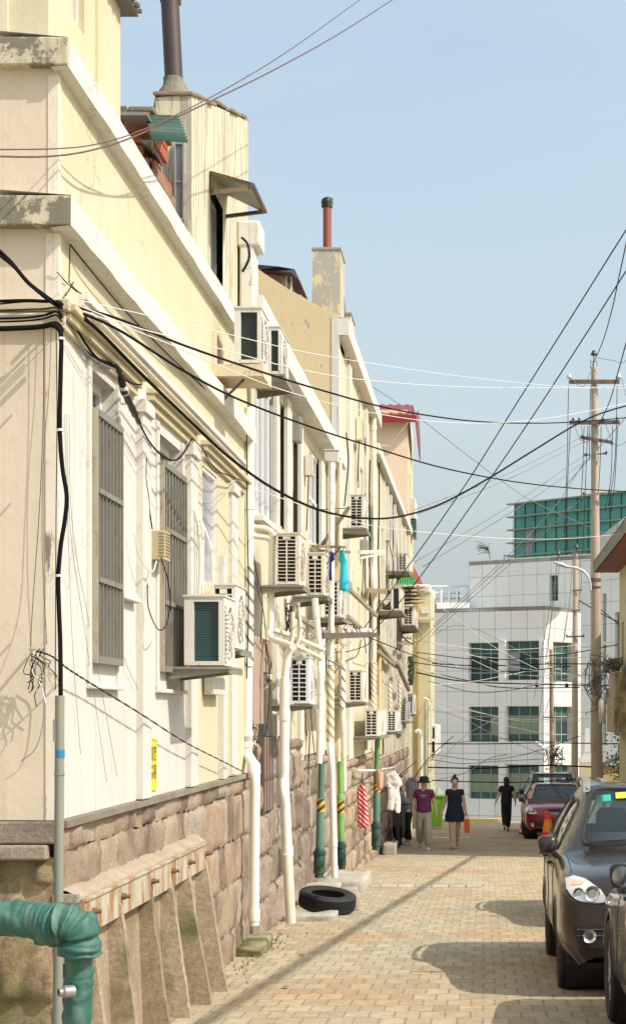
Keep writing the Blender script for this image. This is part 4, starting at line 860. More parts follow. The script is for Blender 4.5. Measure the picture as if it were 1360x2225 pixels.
m = MB(); insul(m, P(1290, 772, YP), .11); m.bar(P(1289,797,YP), P(1290,772,YP), .02,.02); m.bar(P(1283,800,YP), P(1283,782,YP), .015,.015); m.bar(P(1297,800,YP), P(1297,782,YP), .015,.015); m.bar(P(1283,786,YP), P(1297,786,YP), .015,.015)
for px, py in ((1263,950),(1329,964),(1272,989),(1317,985),(1268,1074),(1324,1068),(1245,912),(1258,912),(1310,912),(1340,911)): insul(m, P(px, py, YP-.2), .05)
m.build('insulator', M_ins, p1, smooth=True)
YQ = 60.0
p2 = thing('utility_pole', 'second slimmer concrete pole just left of the tallest one, short crossarms', 'utility pole', (xx(1249,YQ), YQ, gz(YQ)))
b0, t0 = P(1248, 1800, YQ), P(1250, 1200, YQ)
m = MB(); m.tube([b0.lerp(t0, i/n) for i in range(n+1)], [.125+(.07-.125)*i/n for i in range(n+1)], 16); m.build('shaft', M_pole, p2, smooth=True, angle=50)
for a, b in (((1243,1202),(1263,1201)),((1243,1284),(1264,1282)),((1241,1328),(1259,1326)),((1230,1384),(1269,1383))): arm(p2, P(*a, YQ-.13), P(*b, YQ-.13), .05)
m = MB(); insul(m, P(1252, 1192, YQ), .12); insul(m, P(1231,1383,YQ-.13), .05); insul(m, P(1268,1382,YQ-.13), .05); insul(m, P(1213,1207,YQ), .13); insul(m, P(1213,1222,YQ), .1); m.build('insulator', M_ins, p2, smooth=True)
YT = 67.0
p3 = thing('utility_pole', 'short rust-brown pole with a tiny crossarm, leftmost of the three poles', 'utility pole', (xx(1200,YT), YT, gz(YT)))
b0, t0 = P(1201, 1800, YT), P(1197, 1412, YT)
m = MB(); m.tube([b0.lerp(t0, i/n) for i in range(n+1)], [.12+(.06-.12)*i/n for i in range(n+1)], 14); m.build('shaft', M_wood, p3, smooth=True, angle=50)
arm(p3, P(1187,1450,YT-.13), P(1219,1454,YT-.13), .06, M_insw); arm(p3, P(1179,1559,YT-.13), P(1215,1560,YT-.13), .05)
m = MB(); insul(m, P(1191,1444,YT-.13), .08); insul(m, P(1218,1446,YT-.13), .08); m.build('insulator', M_ins, p3, smooth=True)
M_lamp = flat('lamp_grey', (0.66,.67,.66), .35)
def street_lamp(label, pts, head, Y, r, hl):
    t = thing('street_lamp', label, 'street lamp', P(*pts[0], Y)); m = MB(); m.tube(cr([P(a, b, Y-.1) for a, b in pts]), r, 8); m.build('arm', M_lamp, t, smooth=True)
    a, b = P(*head[0], Y-.1), P(*head[1], Y-.1); d = (b-a); m = MB(); m.tube([a, a.lerp(b,.15), a.lerp(b,.5), a.lerp(b,.85), b], [r*1.1, hl*.7, hl, hl*.8, hl*.25], 10)
    for i, v in enumerate(m.v):
        c = a + d*((v-a).dot(d)/d.length_squared); m.v[i] = Vector((v.x, c.y+(v.y-c.y)*1.6, c.z+(v.z-c.z)*.6))
    m.build('lamp_head', M_lamp, t, smooth=True); return t
street_lamp('street lamp on a curved arm reaching left from the tallest pole', [(1284,1285),(1281,1262),(1270,1243),(1250,1234),(1235,1232)], [(1236,1233),(1202,1221)], YP, .035, .09)
street_lamp('small white street lamp low on the brown pole', [(1193,1665),(1192,1648),(1186,1632),(1176,1622)], [(1178,1623),(1161,1613)], YT, .045, .13)
sg = MB(); sg.box(xx(1284,YP), xx(1289,YP), YP-.30, YP-.26, zz(1628,YP), zz(1598,YP)); tag(sg.build('notice_plate', flat('faded_pink',(0.60,.42,.36),.5)), 'faded pink notice plate strapped to the tallest pole', 'notice')
tn = thing('cable_coil', 'messy coiled cables strapped round the tallest pole', 'cable coil', P(1293, 1500, YP)); m = MB(); rr = random.Random(9)
for i in range(20):
    c = P(rr.uniform(1286,1303), rr.uniform(1440,1530), YP); m.tube(cr([c+Vector((rr.uniform(-.28,.28), rr.uniform(-.3,-.1), rr.uniform(-.45,.45))) for _ in range(4)], 4), .011, 4)
m.build('loops', MATS['grey_cable'], tn)
m = MB(); c = P(1308,1545,YP-.25); m.lathe([(0,-.35),(.09,-.32),(.10,.25),(.05,.33),(0,.35)], c, n=10); m.build('closure', M_pvc, tn, smooth=True)
m = MB(); m.box(c.x+.1, c.x+.34, YP-.35, YP-.2, zz(1530,YP), zz(1496,YP)); m.build('junction_box', flat('blue_grey',(0.20,.28,.32),.4), tn)
tn = thing('cable_coil', 'dark tangle of cables on the short brown pole above the cars', 'cable coil', P(1200, 1640, YT)); m = MB()
for i in range(12):
    c = P(rr.uniform(1192,1212), rr.uniform(1620,1662), YT); m.tube(cr([c+Vector((rr.uniform(-.25,.35), rr.uniform(-.25,-.1), rr.uniform(-.3,.3))) for _ in range(4)], 4), .015, 4)
m.build('loops', M_black, tn)
# ================================================================== AIR CONDITIONERS
M_ac = plaster('ac_paint', (0.72, 0.69, 0.62), stain=(0.48,.38,.26), streak=.22, dirt=.15, rough=.45)
M_acw = flat('ac_white', (0.76,.76,.74), .4, var=.05)
M_acy = plaster('ac_yellowed', (0.70, 0.66, 0.56), stain=(0.36,.24,.13), streak=.5, dirt=.35, rough=.5)
M_acg = plaster('ac_dusty', (0.66, 0.66, 0.62), stain=(0.34,.29,.22), streak=.45, dirt=.4, rough=.5)
M_coil = bands('coil', [(0.02,.028,.028),(0.008,.012,.013)], axis=2, freq=60, rough=.4)
M_tealcoil = bands('coil_teal', [(0.03,.075,.075),(0.012,.035,.04)], axis=2, freq=60, rough=.4)
M_dark = flat('dark_inside', (0.015,.015,.016), .7)
def ac(label, x0, x1, y0, y1, x2, gap=.12, style='grid', rows=8, mat=None, shelf='tray', coil=None, L=None, tilt=0):
    mat = mat or M_ac
    if mat is M_acw: mat = (M_acw, M_acy, M_acg)[len(label) % 3]
    XL = -D + gap; Y = F * -XL / (VX - x0); W = (x1-x0)*Y/F; XRt = XL + W; zt, zb = zz(y0, Y), zz(y1, Y)
    Yb = L + Y if L else max(F * -XRt / (VX - x2), Y + .5)
    t = thing('air_conditioner', label, 'air conditioner', ((XL+XRt)/2, (Y+Yb)/2, zb), 'air conditioner outdoor units on the street walls')
    H = zt - zb; m = MB()
    # casing: open recess on the near side
    bw, bt = W*.16, H*.055
    if style == 'coil': ra, rb, rc, rd = XL+W*.24, XRt-W*.14, zb+H*.06, zt-H*.07
    else: ra, rb, rc, rd = XL+W*.08, XRt-W*.17, zb+H*.06, zt-H*.05
    def rect(a, b, c, d): m.quad((a,Y,c),(b,Y,c),(b,Y,d),(a,Y,d))
    rect(XL, ra, zb, zt); rect(rb, XRt, zb, zt); rect(ra, rb, zb, rc); rect(ra, rb, rd, zt)
    dp = .03
    for q in (((ra,rc),(rb,rc)),((rb,rc),(rb,rd)),((rb,rd),(ra,rd)),((ra,rd),(ra,rc))): m.quad((q[0][0],Y,q[0][1]),(q[1][0],Y,q[1][1]),(q[1][0],Y+dp,q[1][1]),(q[0][0],Y+dp,q[0][1]))
    # street face with a round hole for the fan
    cy, cz, rf = (Y+Yb)/2 - (Yb-Y)*.06, (zt+zb)/2, min(H, Yb-Y)*.40; n = 28; ring = [Vector((XRt, cy+rf*math.cos(2*math.pi*k/n), cz+rf*math.sin(2*math.pi*k/n))) for k in range(n)]
    sq = []
    for k in range(n):
        a = 2*math.pi*k/n; c, s_ = math.cos(a), math.sin(a); kk = min(((Yb-cy) if c > 0 else (cy-Y))/max(abs(c),1e-6), (H/2)/max(abs(s_),1e-6)); sq.append(Vector((XRt, cy+c*kk, cz+s_*kk)))
    for k in range(n): m.quad(ring[k], ring[(k+1)%n], sq[(k+1)%n], sq[k])
    for cyy, czz in ((Y,zb),(Yb,zb),(Yb,zt),(Y,zt)):
        near = sorted(range(n), key=lambda k: (sq[k]-Vector((XRt,cyy,czz))).length)[:2]; m._add([sq[near[0]], sq[near[1]], (XRt,cyy,czz)], [(0,1,2)])
    for k in range(n): m.quad(ring[k], ring[(k+1)%n], ring[(k+1)%n]-UX*.05, ring[k]-UX*.05)
    m.quad((XL,Y,zt),(XRt,Y,zt),(XRt,Yb,zt),(XL,Yb,zt)); m.quad((XL,Y,zb),(XRt,Y,zb),(XRt,Yb,zb),(XL,Yb,zb)); m.quad((XL,Yb,zb),(XRt,Yb,zb),(XRt,Yb,zt),(XL,Yb,zt)); m.quad((XL,Y,zb),(XL,Yb,zb),(XL,Yb,zt),(XL,Y,zt))
    m.box(XL-.008, XRt+.008, Y-.01, Yb+.008, zt+.001, zt+.014)
    m.build('casing', mat, t)
    f = MB(); f.lathe([(rf,.0),(rf*.98,.012),(rf*.94,.012)], (XRt,cy,cz), axis=(1,0,0), n=28)
    for q in (.25,.5,.75): f.lathe([(rf*q,.012),(rf*q,.02),(rf*q-.008,.02),(rf*q-.008,.012)], (XRt,cy,cz), axis=(1,0,0), n=24)
    for k in range(10): a = math.pi*2*k/10; f.bar((XRt+.014,cy,cz), (XRt+.014,cy+rf*math.cos(a),cz+rf*math.sin(a)), .008, .008)
    fg = f.build('fan_grille', mat, t)
    f = MB(); f.disc((XRt-.04,cy,cz), (1,0,0), rf, 24); 
    f.build('fan_recess', M_dark, fg)
    f = MB(); f.quad((ra,Y+dp-.002,rc),(rb,Y+dp-.002,rc),(rb,Y+dp-.002,rd),(ra,Y+dp-.002,rd)); pn = f.build('coil' if style == 'coil' else 'vent_opening', (coil or M_coil) if style == 'coil' else M_dark, t)
    if style == 'grid':
        f = MB(); hb = (rd-rc)/rows
        for j in range(1, rows): f.box(ra+.001, rb-.001, Y-.003, Y+.012, rc+hb*j-hb*.11, rc+hb*j+hb*.11)
        cx = (ra+rb)/2; ww = (rb-ra)*.04
        f.box(cx-ww, cx+ww, Y-.006, Y+.012, rc, rd-hb*1.1)
        f.box(cx-W*.16, cx+W*.16, Y-.008, Y+.012, rd-hb*.85, rd-.004)
        f.build('louvres', mat, t)
    elif style == 'coil':
        f = MB()
        for j in range(14): z0 = rc + (rd-rc)*j/14; f.box(XRt+.014, XRt+.018, Y+.02, Y+.10, z0, z0+.018)
        f.build('label_strip', M_acw, t)
    if shelf:
        f = MB()
        if shelf == 'tray':
            zz0 = zb-.05; f.prism([(-D+.0,Y-.04,zb-.10),(-D,Y-.04,zb-.03),(XRt+.05,Y-.04,zb-.03),(XRt+.05,Y-.04,zb-.045)], (0,.02,0)); f.prism([(-D+.0,Yb,zb-.10),(-D,Yb,zb-.03),(XRt+.05,Yb,zb-.03),(XRt+.05,Yb,zb-.045)], (0,.02,0))
            f.box(-D, XRt+.05, Y-.06, Yb+.05, zb-.028, zb-.01); f.box(XRt+.038, XRt+.05, Y-.06, Yb+.05, zb-.06, zb-.03)
            f.box(XL+.03, XL+.07, Y+.04, Yb-.04, zb-.009, zb-.0005); f.box(XRt-.07, XRt-.03, Y+.04, Yb-.04, zb-.009, zb-.0005)
            f.build('shelf', rusty('shelf_metal',(0.24,.23,.18),rust=(.16,.10,.06),amt=.4,scale=5), t)
        elif shelf == 'box':
            f.box(-D, XRt+.02, Y-.02, Yb+.05, zb-.11, zb-.012); f.box(-D, -D+.03, Y-.05, Y+.2, zb-.1, zb+.25); f.build('shelf', plaster('shelf_cream',(0.66,.58,.42),streak=.5,dirt=.4), t); f = MB(); f.bar((-D+.02,Y+.1,zb-.34),(XRt-.15,Y+.1,zb-.115),.015,.02); f.bar((-D+.02,Y+.1,zb-.34),(-D+.02,Y+.1,zb-.115),.015,.02); f.build('brace', M_darkmetal, t)
    return t
ac('nearest air conditioner, cream with a big teal-black coil panel on a tray bracket', 400, 487, 1297, 1446, 500, .12, 'coil', coil=M_tealcoil, L=.55)
ac('air conditioner tucked just behind the nearest one, square black vents', 463, 512, 1272, 1408, 533, .1, rows=9)
ac('high air conditioner with dusty black coil on a cream box shelf under the coping', 509, 567, 669, 788, 583, .18, 'coil', shelf='box', mat=M_acw)
ac('air conditioner with rounded dark coil, right behind the highest one', 583, 608, 710, 812, 627, .2, 'coil', shelf='tray', mat=M_acw)
ac('large louvred air conditioner beside the bent white pipe, left of the clothes rack', 600, 650, 1160, 1270, 663, .16, rows=13, shelf='tray', mat=M_acw)
ac('air conditioner under the clothes rack, left of the dark blue cloth', 668, 704, 1203, 1293, 716, .16, rows=9, mat=M_acw)
ac('air conditioner half hidden behind the hanging turquoise cloth', 704, 738, 1262, 1340, 751, .16, rows=8, mat=M_acw)
ac('solitary louvred air conditioner high on the tall yellow house', 761, 790, 1076, 1146, 798, .2, rows=10, mat=M_acw)
ac('louvred air conditioner below the crossing beige pipes', 632, 671, 1430, 1529, 683, .2, rows=9, mat=M_acw)
ac('air conditioner on the tall yellow house beside the striped pipe', 758, 788, 1458, 1525, 798, .2, rows=9)
ac('air conditioner with boxy side casing above the bright green pipe', 794, 822, 1543, 1600, 840, .2, rows=8)
ac('slightly smaller air conditioner right of the boxy one', 842, 861, 1545, 1590, 871, .2, rows=8, mat=M_acw)
ac('dark-sided small air conditioner near the hanging plant', 868, 882, 1525, 1568, 892, .15, rows=8, mat=flat('ac_grey',(0.42,.40,.38),.5))
ac('farthest small air conditioner low on the long yellow house', 886, 897, 1508, 1552, 904, .15, rows=8, mat=M_acw)
ac('narrow black-coil air conditioner under the green corrugated awning', 850, 869, 1275, 1326, 878, .35, 'coil', mat=M_acw)
ac('air conditioner just below and right of the green corrugated awning', 877, 898, 1318, 1358, 908, .2, rows=7)
ac('small air conditioner on top of the green corrugated awning', 866, 884, 1203, 1240, 889, .3, rows=9, mat=M_acw)
ac('window box unit with brown openings hung on the far yellow house', 926, 948, 1578, 1640, 957, .35, rows=2, mat=M_frame, shelf=None)
# green awning and junk shelf
Yg = 46.5
aw = thing('awning', 'bright green corrugated awning sheltering far air conditioners', 'awning', P(878, 1255, Yg))
M_green2 = flat('bright_green_sheet', (0.07,.30,.10), .5, var=.3, scale=5)
corrugated('sheet', M_green2, aw, P(856,1243,Yg), P(896,1243,Yg), P(905,1271,Yg-.6), P(851,1271,Yg-.6), 10, .018)
js = thing('wooden_shelf', 'ramshackle wooden shelf of planks under the green awning', 'shelf', P(885, 1290, Yg))
m = MB()
for i in range(5): m.bar(P(870, 1280+i*8, Yg), P(908, 1276+i*8, Yg-.4), .5, .035)
m.bar(P(870,1318,Yg), P(910,1290,Yg-.3), .06,.06); m.bar(P(905,1272,Yg-.4), P(912,1290,Yg-.4), .06,.08); m.bar(P(846,1324,Yg-.4), P(890,1322,Yg-.4), .3,.05)
m.build('planks', MATS['weathered_wood'], js)

# ================================================================== PIPES
def pipe(label, pts, wpx, mat, Yref=None, name='downpipe', collars=(), n=14, d=2.08, cat='pipe', collar_mat=None, group=None, smooth_n=5):
    """pts: (px, py[, Y]); without Y on the plane x=-d"""
    Q = []
    for p in pts:
        if len(p) == 3: Q.append(P(*p))
        else: Q.append(PW(p[0], p[1], d))
    Ym = sum(q.y for q in Q)/len(Q); r = wpx/2*Ym/F
    t = thing(name, label, cat, Q[-1], group)
    m = MB(); m.tube(cr(Q, smooth_n) if smooth_n > 1 else Q, r, n); m.build('pipe', mat, t, smooth=True, angle=50)
    for c in collars:
        # position by photo height along the path
        for a, b in zip(Q, Q[1:]):
            ya, yb = HY - a.z*F/a.y, HY - b.z*F/b.y
            if min(ya,yb) <= c <= max(ya,yb) and ya != yb:
                q = a.lerp(b, (c-ya)/(yb-ya)); dr = (b-a).normalized(); m = MB(); m.tube([q-dr*.05, q+dr*.05], r*1.16, n); m.build('collar', collar_mat or mat, t, smooth=True, angle=50); break
    return t
M_tape = bands('warning_wrap', [(0.78,.76,.70),(0.20,.19,.14)], axis=2, freq=7.5, slope=(1.3,0), duty=.68)
def vert(px0, py0, px1, py1, Y, wpx, k=6): return [(px0+(px1-px0)*i/k, py0+(py1-py0)*i/k, Y) for i in range(k+1)]
pipe('thick white downpipe at the joint of the first two houses, kinked near its foot', vert(543,885,537,1625,17.0,0)+[(538,1640,17.0),(545,1652,16.85),(553,1668,16.75)]+vert(554,1690,552,2012,16.7,0), 22, M_pvcw, collars=(1095,1600,1612,1672,1990), smooth_n=4)
t = pipe('black and white wrapped section of the thick white downpipe', vert(542,1232,541,1448,16.98,0,4), 19, M_tape, cat='pipe wrap', name='pipe_wrap')
pipe('cream downpipe with a rusty foot, second from the corner house', vert(619,1475,617,1700,17.9,0)+vert(618,1720,632,2005,17.7,0), 22, M_pvcw, collars=(1555,1850,))
pipe('thin lower sleeve of the cream downpipe', vert(624,1858,632,2007,17.66,0,3), 22, M_pvc, cat='pipe sleeve', name='pipe_sleeve')
pipe('bent white waste pipe beside the large louvred air conditioner', [(591,1160,18.2),(590,1250,18.2),(588,1350,18.2),(586,1375,18.2),(592,1388,18.1),(625,1400,17.9),(636,1406,17.8)], 14, M_pvcw, smooth_n=4)
pipe('beige pipe crossing below the air conditioners', [(590,1368,18.4),(640,1385,19),(700,1412,20.5)], 12, M_pvc)
pipe('lower beige pipe crossing above the vent grille', [(640,1403,18.6),(680,1422,19.5),(696,1432,19.9)], 11, M_pvc)
pipe('short curved beige pipe rising to a dusty cap', [(632,1400,18.5),(636,1370,18.5),(635,1330,18.5)], 11, M_pvc)
pipe('pair neighbour of the short curved beige pipe', [(645,1400,18.8),(652,1375,18.8),(650,1340,18.8),(645,1316,18.8),(630,1312,18.8)], 9, M_pvc)
pipe('elbow pipe dropping into the cream downpipe', [(640,1405,17.9),(634,1412,17.9),(626,1424,17.9),(622,1445,17.9),(619,1478,17.9)], 17, M_pvcw)
pipe('tapped horizontal pipe left of the cream downpipe', [(592,1550,17.9),(612,1552,17.9)], 8, M_pvc)
pipe('slim white pipe between the two green pipes tops', vert(684,1300,697,1440,20.8,0,4)+vert(697,1460,693,1660,20.7,0,4), 14, M_pvcw, collars=(1500,1580))
M_gp = rusty('green_pipe', (0.02,.062,.045), rust=(.07,.11,.07), amt=.42, rough=.5, scale=9)
M_gpb = rusty('lime_green', (0.20,.42,.08), rust=(0.06,.22,.13), amt=.5, scale=3)
M_gp2 = rusty('green_mix', (0.08,.19,.145), rust=(.16,.27,.08), amt=.45, scale=2.2)
def green_pipe(label, pxt, pyt, pxb, pyb, Y, w, wb, hz, mat, top=None):
    t = thing('standpipe', label, 'pipe', P(pxb, pyb, Y), 'green painted standpipes'); a, b = P(pxt, pyt, Y), P(pxb, pyb, Y); r = w/2*Y/F; rb = wb/2*Y/F; L = (b-a)
    m = MB(); m.tube([a, a+L*.3], r*.78, 16); m.build('upper_pipe', top or mat, t, smooth=True, angle=50)
    m = MB(); m.tube([a+L*.3, a+L*.31, a+L*.75], [r*.8, r, r], 16); m.build('pipe', mat, t, smooth=True, angle=50)
    m = MB(); m.tube([a+L*.74, a+L*.76, a+L*.80, a+L*.81, a+L*.96, a+L*.97, b], [r, rb*.9, rb*.9, rb, rb, rb*.8, rb*.8], 18); m.cyl(a+L*.77, a+L*.80, rb*1.15, n=12); m.build('valve_foot', M_gp, t, smooth=True, angle=40)
    m = MB(); q = a+L*.88+Vector((.2*rb,-rb,0)); m.cyl(q, q+Vector((0,-.03,0)), .045, n=10); m.cyl(q+Vector((0,-.03,0)), q+Vector((0,-.045,0)), .025, n=6); m.build('plug', M_gp, t, smooth=True, angle=40)
    z0, z1 = zz(hz[1], Y), zz(hz[0], Y); q = a.lerp(b, .5); cx = xx((pxt+pxb)/2, Y); cx = a.x + (b.x-a.x)*((z0+z1)/2-a.z)/(b.z-a.z); m = MB(); m.tube([(cx,Y,z0),(cx,Y,z1)], r*1.03, 20, cap=False)
    m.build('hazard_band', M_haz, t, smooth=True); return t
M_haz = bands('hazard_tape', [(0.75,.40,.03),(0.03,.06,.045)], axis=2, freq=12, slope=(-.8,0), duty=.5)
green_pipe('green standpipe with hazard tape, between the cream and white downpipes', 699, 1660, 693, 1908, 19.9, 18, 25, (1736,1765), M_gp2)
green_pipe('lime green standpipe with hazard tape, right of the white downpipe', 738, 1655, 743, 1890, 22.5, 15, 19, (1740,1768), M_gpb)
green_pipe('tall dark green standpipe with orange marks beside the grey block', 820, 1605, 817, 1848, 33.5, 15, 21, (1700,1722), M_gp2, M_gpb)
pipe('long white downpipe from the square hopper, patched with rust', vert(721,1005,719,1440,22.0,0,5)+vert(718,1460,718,1610,21.6,0,3)+vert(720,1640,727,1908,21.2,0,4), 14, M_pvcw, collars=(1062,1083,1832), smooth_n=3)
pipe('striped wrap on the long white downpipe', vert(718,1445,718,1612,21.55,0,4), 17, bands('warning_wrap_ochre',[(0.76,.72,.62),(.42,.32,.14)],axis=2,freq=9,slope=(1.2,0),duty=.6), cat='pipe wrap', name='pipe_wrap')
hp = thing('rain_hopper', 'square white rain hopper below the end of the broad coping', 'hopper', PW(720, 990, 2.05)); c = PW(720, 990, 2.05); m = MB(); m.box(c.x-.09, c.x+.10, c.y-.08, c.y+.08, c.z-.09, c.z+.06); m.box(c.x-.10, c.x+.11, c.y-.09, c.y+.09, c.z+.06, c.z+.075); m.build('box', M_cap, hp, bevel=.004); m = MB(); m.cyl(c-UZ*.09, c-UZ*.19, .07, .05, 12); m.build('spout', M_pvcw, hp)
pipe('slim cream pipe with wrapped top, right of the lime green pipe', vert(744,1410,744,1560,23.5,0,3)+vert(746,1580,748,1720,23.5,0,3), 11, M_pvc, collars=(1585,1640))
pipe('wrapped upper end of the slim cream pipe', vert(744,1440,744,1538,23.45,0,3), 13, MATS['warning_wrap'], cat='pipe wrap', name='pipe_wrap')
pipe('grey steel pipe with a bend between the downpipes', [(713,1380,21.5),(711,1428,21.5),(725,1440,21.5),(745,1452,21.9)], 5, M_steel, smooth_n=4)
pipe('small grey pipe loop right of the striped wrap', [(738,1442,22),(739,1500,22),(734,1516,22),(727,1516,22)], 6, M_steel, smooth_n=4)
pipe('tall cream downpipe on the tall yellow house beside its window units', vert(737,880,741,1390,26.8,0,6), 10, M_pvc, collars=(1000,1200))
pipe('cream downpipe under the second coping, left of the peach tower', vert(811,905,812,1230,35.6,0,4)+vert(812,1260,811,1600,35.4,0,4), 13, M_pvc, collars=(930,1075,1300))
pipe('spiral wrapped stretch of pipe above the bright green pipe', vert(811,1440,811,1548,35.3,0,3), 14, MATS['warning_wrap_ochre'], cat='pipe wrap', name='pipe_wrap')
pipe('yellow pipe on the long yellow house', vert(824,1400,826,1640,38,0,4), 8, plaster('ochre_paint',(0.72,.56,.28)), d=2.1)
pipe('white candy-cane pipe low on the far yellow house', [(903,1592,57),(909,1588,57),(914,1596,57),(915,1620,57),(915,1690,57)], 8, M_frame)
pipe('pale green pipe at the end house corner', [(925,1690,57.5),(925,1560,57.5),(924,1525,57.5)], 8, flat('sage_pipe',(0.42,.46,.34),.5))
pipe('cream arched pipe at the end house corner', [(931,1690,57.6),(931,1540,57.6),(929,1522,57.6),(921,1518,57.6)], 6, M_pvc)
for i, (a, b_, c_, lab) in enumerate(((846,1480,1545,'left one of the twin white ribbed hoses on the long yellow house'),(867,1480,1545,'right one of the twin white ribbed hoses on the long yellow house'))):
    pipe(lab, vert(a,b_,a+1,c_,41+i,0,3), 8, MATS['warning_wrap_ochre'], name='hose')
pipe('upper curved insulated duct leaving the tall white window', [(552,1146,18.0),(575,1148,18.0),(590,1156,18.0),(595,1165,18.0)], 13, M_pvc)
pipe('lower curved insulated duct behind the large louvred unit', [(552,1165,18.2),(585,1170,18.2),(598,1178,18.2)], 12, M_pvc)
pipe('white flexible hose looping above the nearest air conditioners', [(433,1290,13.7),(436,1220,13.7),(432,1150,13.7),(424,1110,13.7),(428,1100,13.8)], 8, M_pvc)
pipe('second insulated hose running down to the nearest air conditioner', [(441,1290,13.8),(440,1230,13.8),(440,1150,13.8),(424,1105,13.8)], 6, M_pvcw)
pipe('thin white condensate pipe curving down behind the nearest unit', [(462,1280,14.2),(460,1200,14.2),(449,1160,14.2),(436,1130,14.2)], 4, M_pvcw)
# foreground green insulated elbow and grey conduit
M_wrap = rusty('green_wrap', (0.03,.12,.092), rust=(.11,.19,.145), amt=.46, rough=.6, scale=9)
t = thing('insulated_pipe', 'fat teal-green wrapped pipe with an elbow in the bottom left corner', 'pipe', P(170, 2200, 8.7))
def wrapped(pts, r, seed, extra=0.1):
    Q = cr(pts, 16); m = MB(); m.tube(Q, [r*(1+extra*fract_noise((i*.2, seed, 0), 1.0)) for i in range(len(Q))], 26)
    acc = 0.0; ring = 26
    for i, q in enumerate(Q):
        if i: acc += (Q[i]-Q[i-1]).length
        for k_ in range(ring):
            idx = i*ring+k_; s_ = (acc/.055 + k_/ring + .15*fract_noise((acc*9, k_*.2, seed), 1)) % 1.0
            m.v[idx] = m.v[idx] + (m.v[idx]-q).normalized()*(.006*s_)
    for i, v in enumerate(m.v): m.v[i] = v + Vector((fract_noise(v+Vector((seed,0,0)),16), fract_noise(v+Vector((0,seed,0)),16), fract_noise(v+Vector((0,0,seed)),16)))*.010
    return m
Yf = 8.75
m = wrapped([P(-300,1975,Yf+.0), P(-60,1992,Yf), P(40,1998,Yf), P(95,2006,Yf-.02), P(130,2014,Yf-.05)], .083, 3); m.build('pipe', M_wrap, t, smooth=True)
m = wrapped([P(95,2008,Yf-.0), P(125,2012,Yf-.03), P(150,2012,Yf-.04), P(172,2030,Yf-.04), P(172,2075,Yf-.03)], .097, 8, .22); m.build('elbow', M_wrap, t, smooth=True)
m = wrapped([P(172,2050,Yf-.03), P(172,2120,Yf), P(168,2200,Yf), P(166,2400,Yf)], .064, 12, .14); m.build('pipe', M_wrap, t, smooth=True)
m = MB(); q = P(160,2155,Yf-.08); m.lathe([(.0,0),(.03,0),(.03,.05),(.02,.06),(.02,.075),(.012,.075),(.012,.03)], q, axis=(-.8,-.6,0), n=14); m.build('tap_stub', M_steel, t, smooth=True, angle=40)
t = thing('conduit', 'grey-green steel conduit standing at the corner with a blue tape ring', 'conduit', P(128, 2225, 9.1))
Yc = 9.12; m = MB(); m.tube([P(130,1512,Yc), P(129,1700,Yc), P(127,1980,Yc), P(124,2300,Yc), P(123,2500,Yc)], .0235, 18); m.build('tube', rusty('conduit_paint',(0.24,.25,.20),rust=(.32,.26,.16),amt=.42,scale=5), t, smooth=True, angle=50)
m = MB(); m.cyl(P(130,1647,Yc), P(130,1630,Yc), .0245, n=18); m.build('tape_ring', flat('blue_tape',(0.02,.22,.42),.4), t, smooth=True, angle=50)
m = MB(); m.cyl(P(129,1685,Yc), P(129,1681,Yc), .027, n=18); m.build('clip', M_steel, t); m = MB(); m.box(xx(117,Yc), xx(123,Yc), Yc-.02, Yc+.02, zz(1613,Yc), zz(1564,Yc)); m.build('wall_plate', M_steel, t)

# ================================================================== small wall fittings
def item(name, label, cat, parts, loc, group=None):
    t = thing(name, label, cat, loc, group)
    for (pn, mb, mt) in parts: mb.build(pn, mt, t, bevel=.004)
    return t
Yb_ = 12.15; m = MB(); m.box(-D+.0, -D+.10, Yb_, Yb_+.2, zz(1216,Yb_), zz(1152,Yb_)); m2 = MB()
for i in range(8): m2.box(-D+.101, -D+.106, Yb_+.02, Yb_+.18, zz(1208-i*7,Yb_), zz(1205-i*7,Yb_)); m2.box(-D+.06, -D+.095, Yb_-.004, Yb_-.001, zz(1208-i*7,Yb_), zz(1205-i*7,Yb_))
item('vent_box', 'yellowed slotted plastic box between the two window grilles', 'vent box', [('casing', m, plaster('yellowed',(0.52,.42,.26),dirt=.4)), ('slots', m2, M_rafter)], (-D, Yb_, .9))
m = MB(); m.box(-D+.01, -D+.03, wY(303), wY(318), zz(1268,11.9), zz(1108,11.9)); item('board', 'split weathered wooden board behind the slotted box', 'board', [('plank', m, rusty('board_wood',(0.58,.46,.30),rust=(.25,.17,.10),amt=.4))], (-D, 11.9, .9))
m = MB(); m.box(-D+.01, -D+.09, wY(440), wY(468), zz(1510,14.6), zz(1472,14.6)); item('junction_box', 'small cream junction box under the nearest air conditioners', 'junction box', [('casing', m, M_white)], (-D, 14.6, .2))
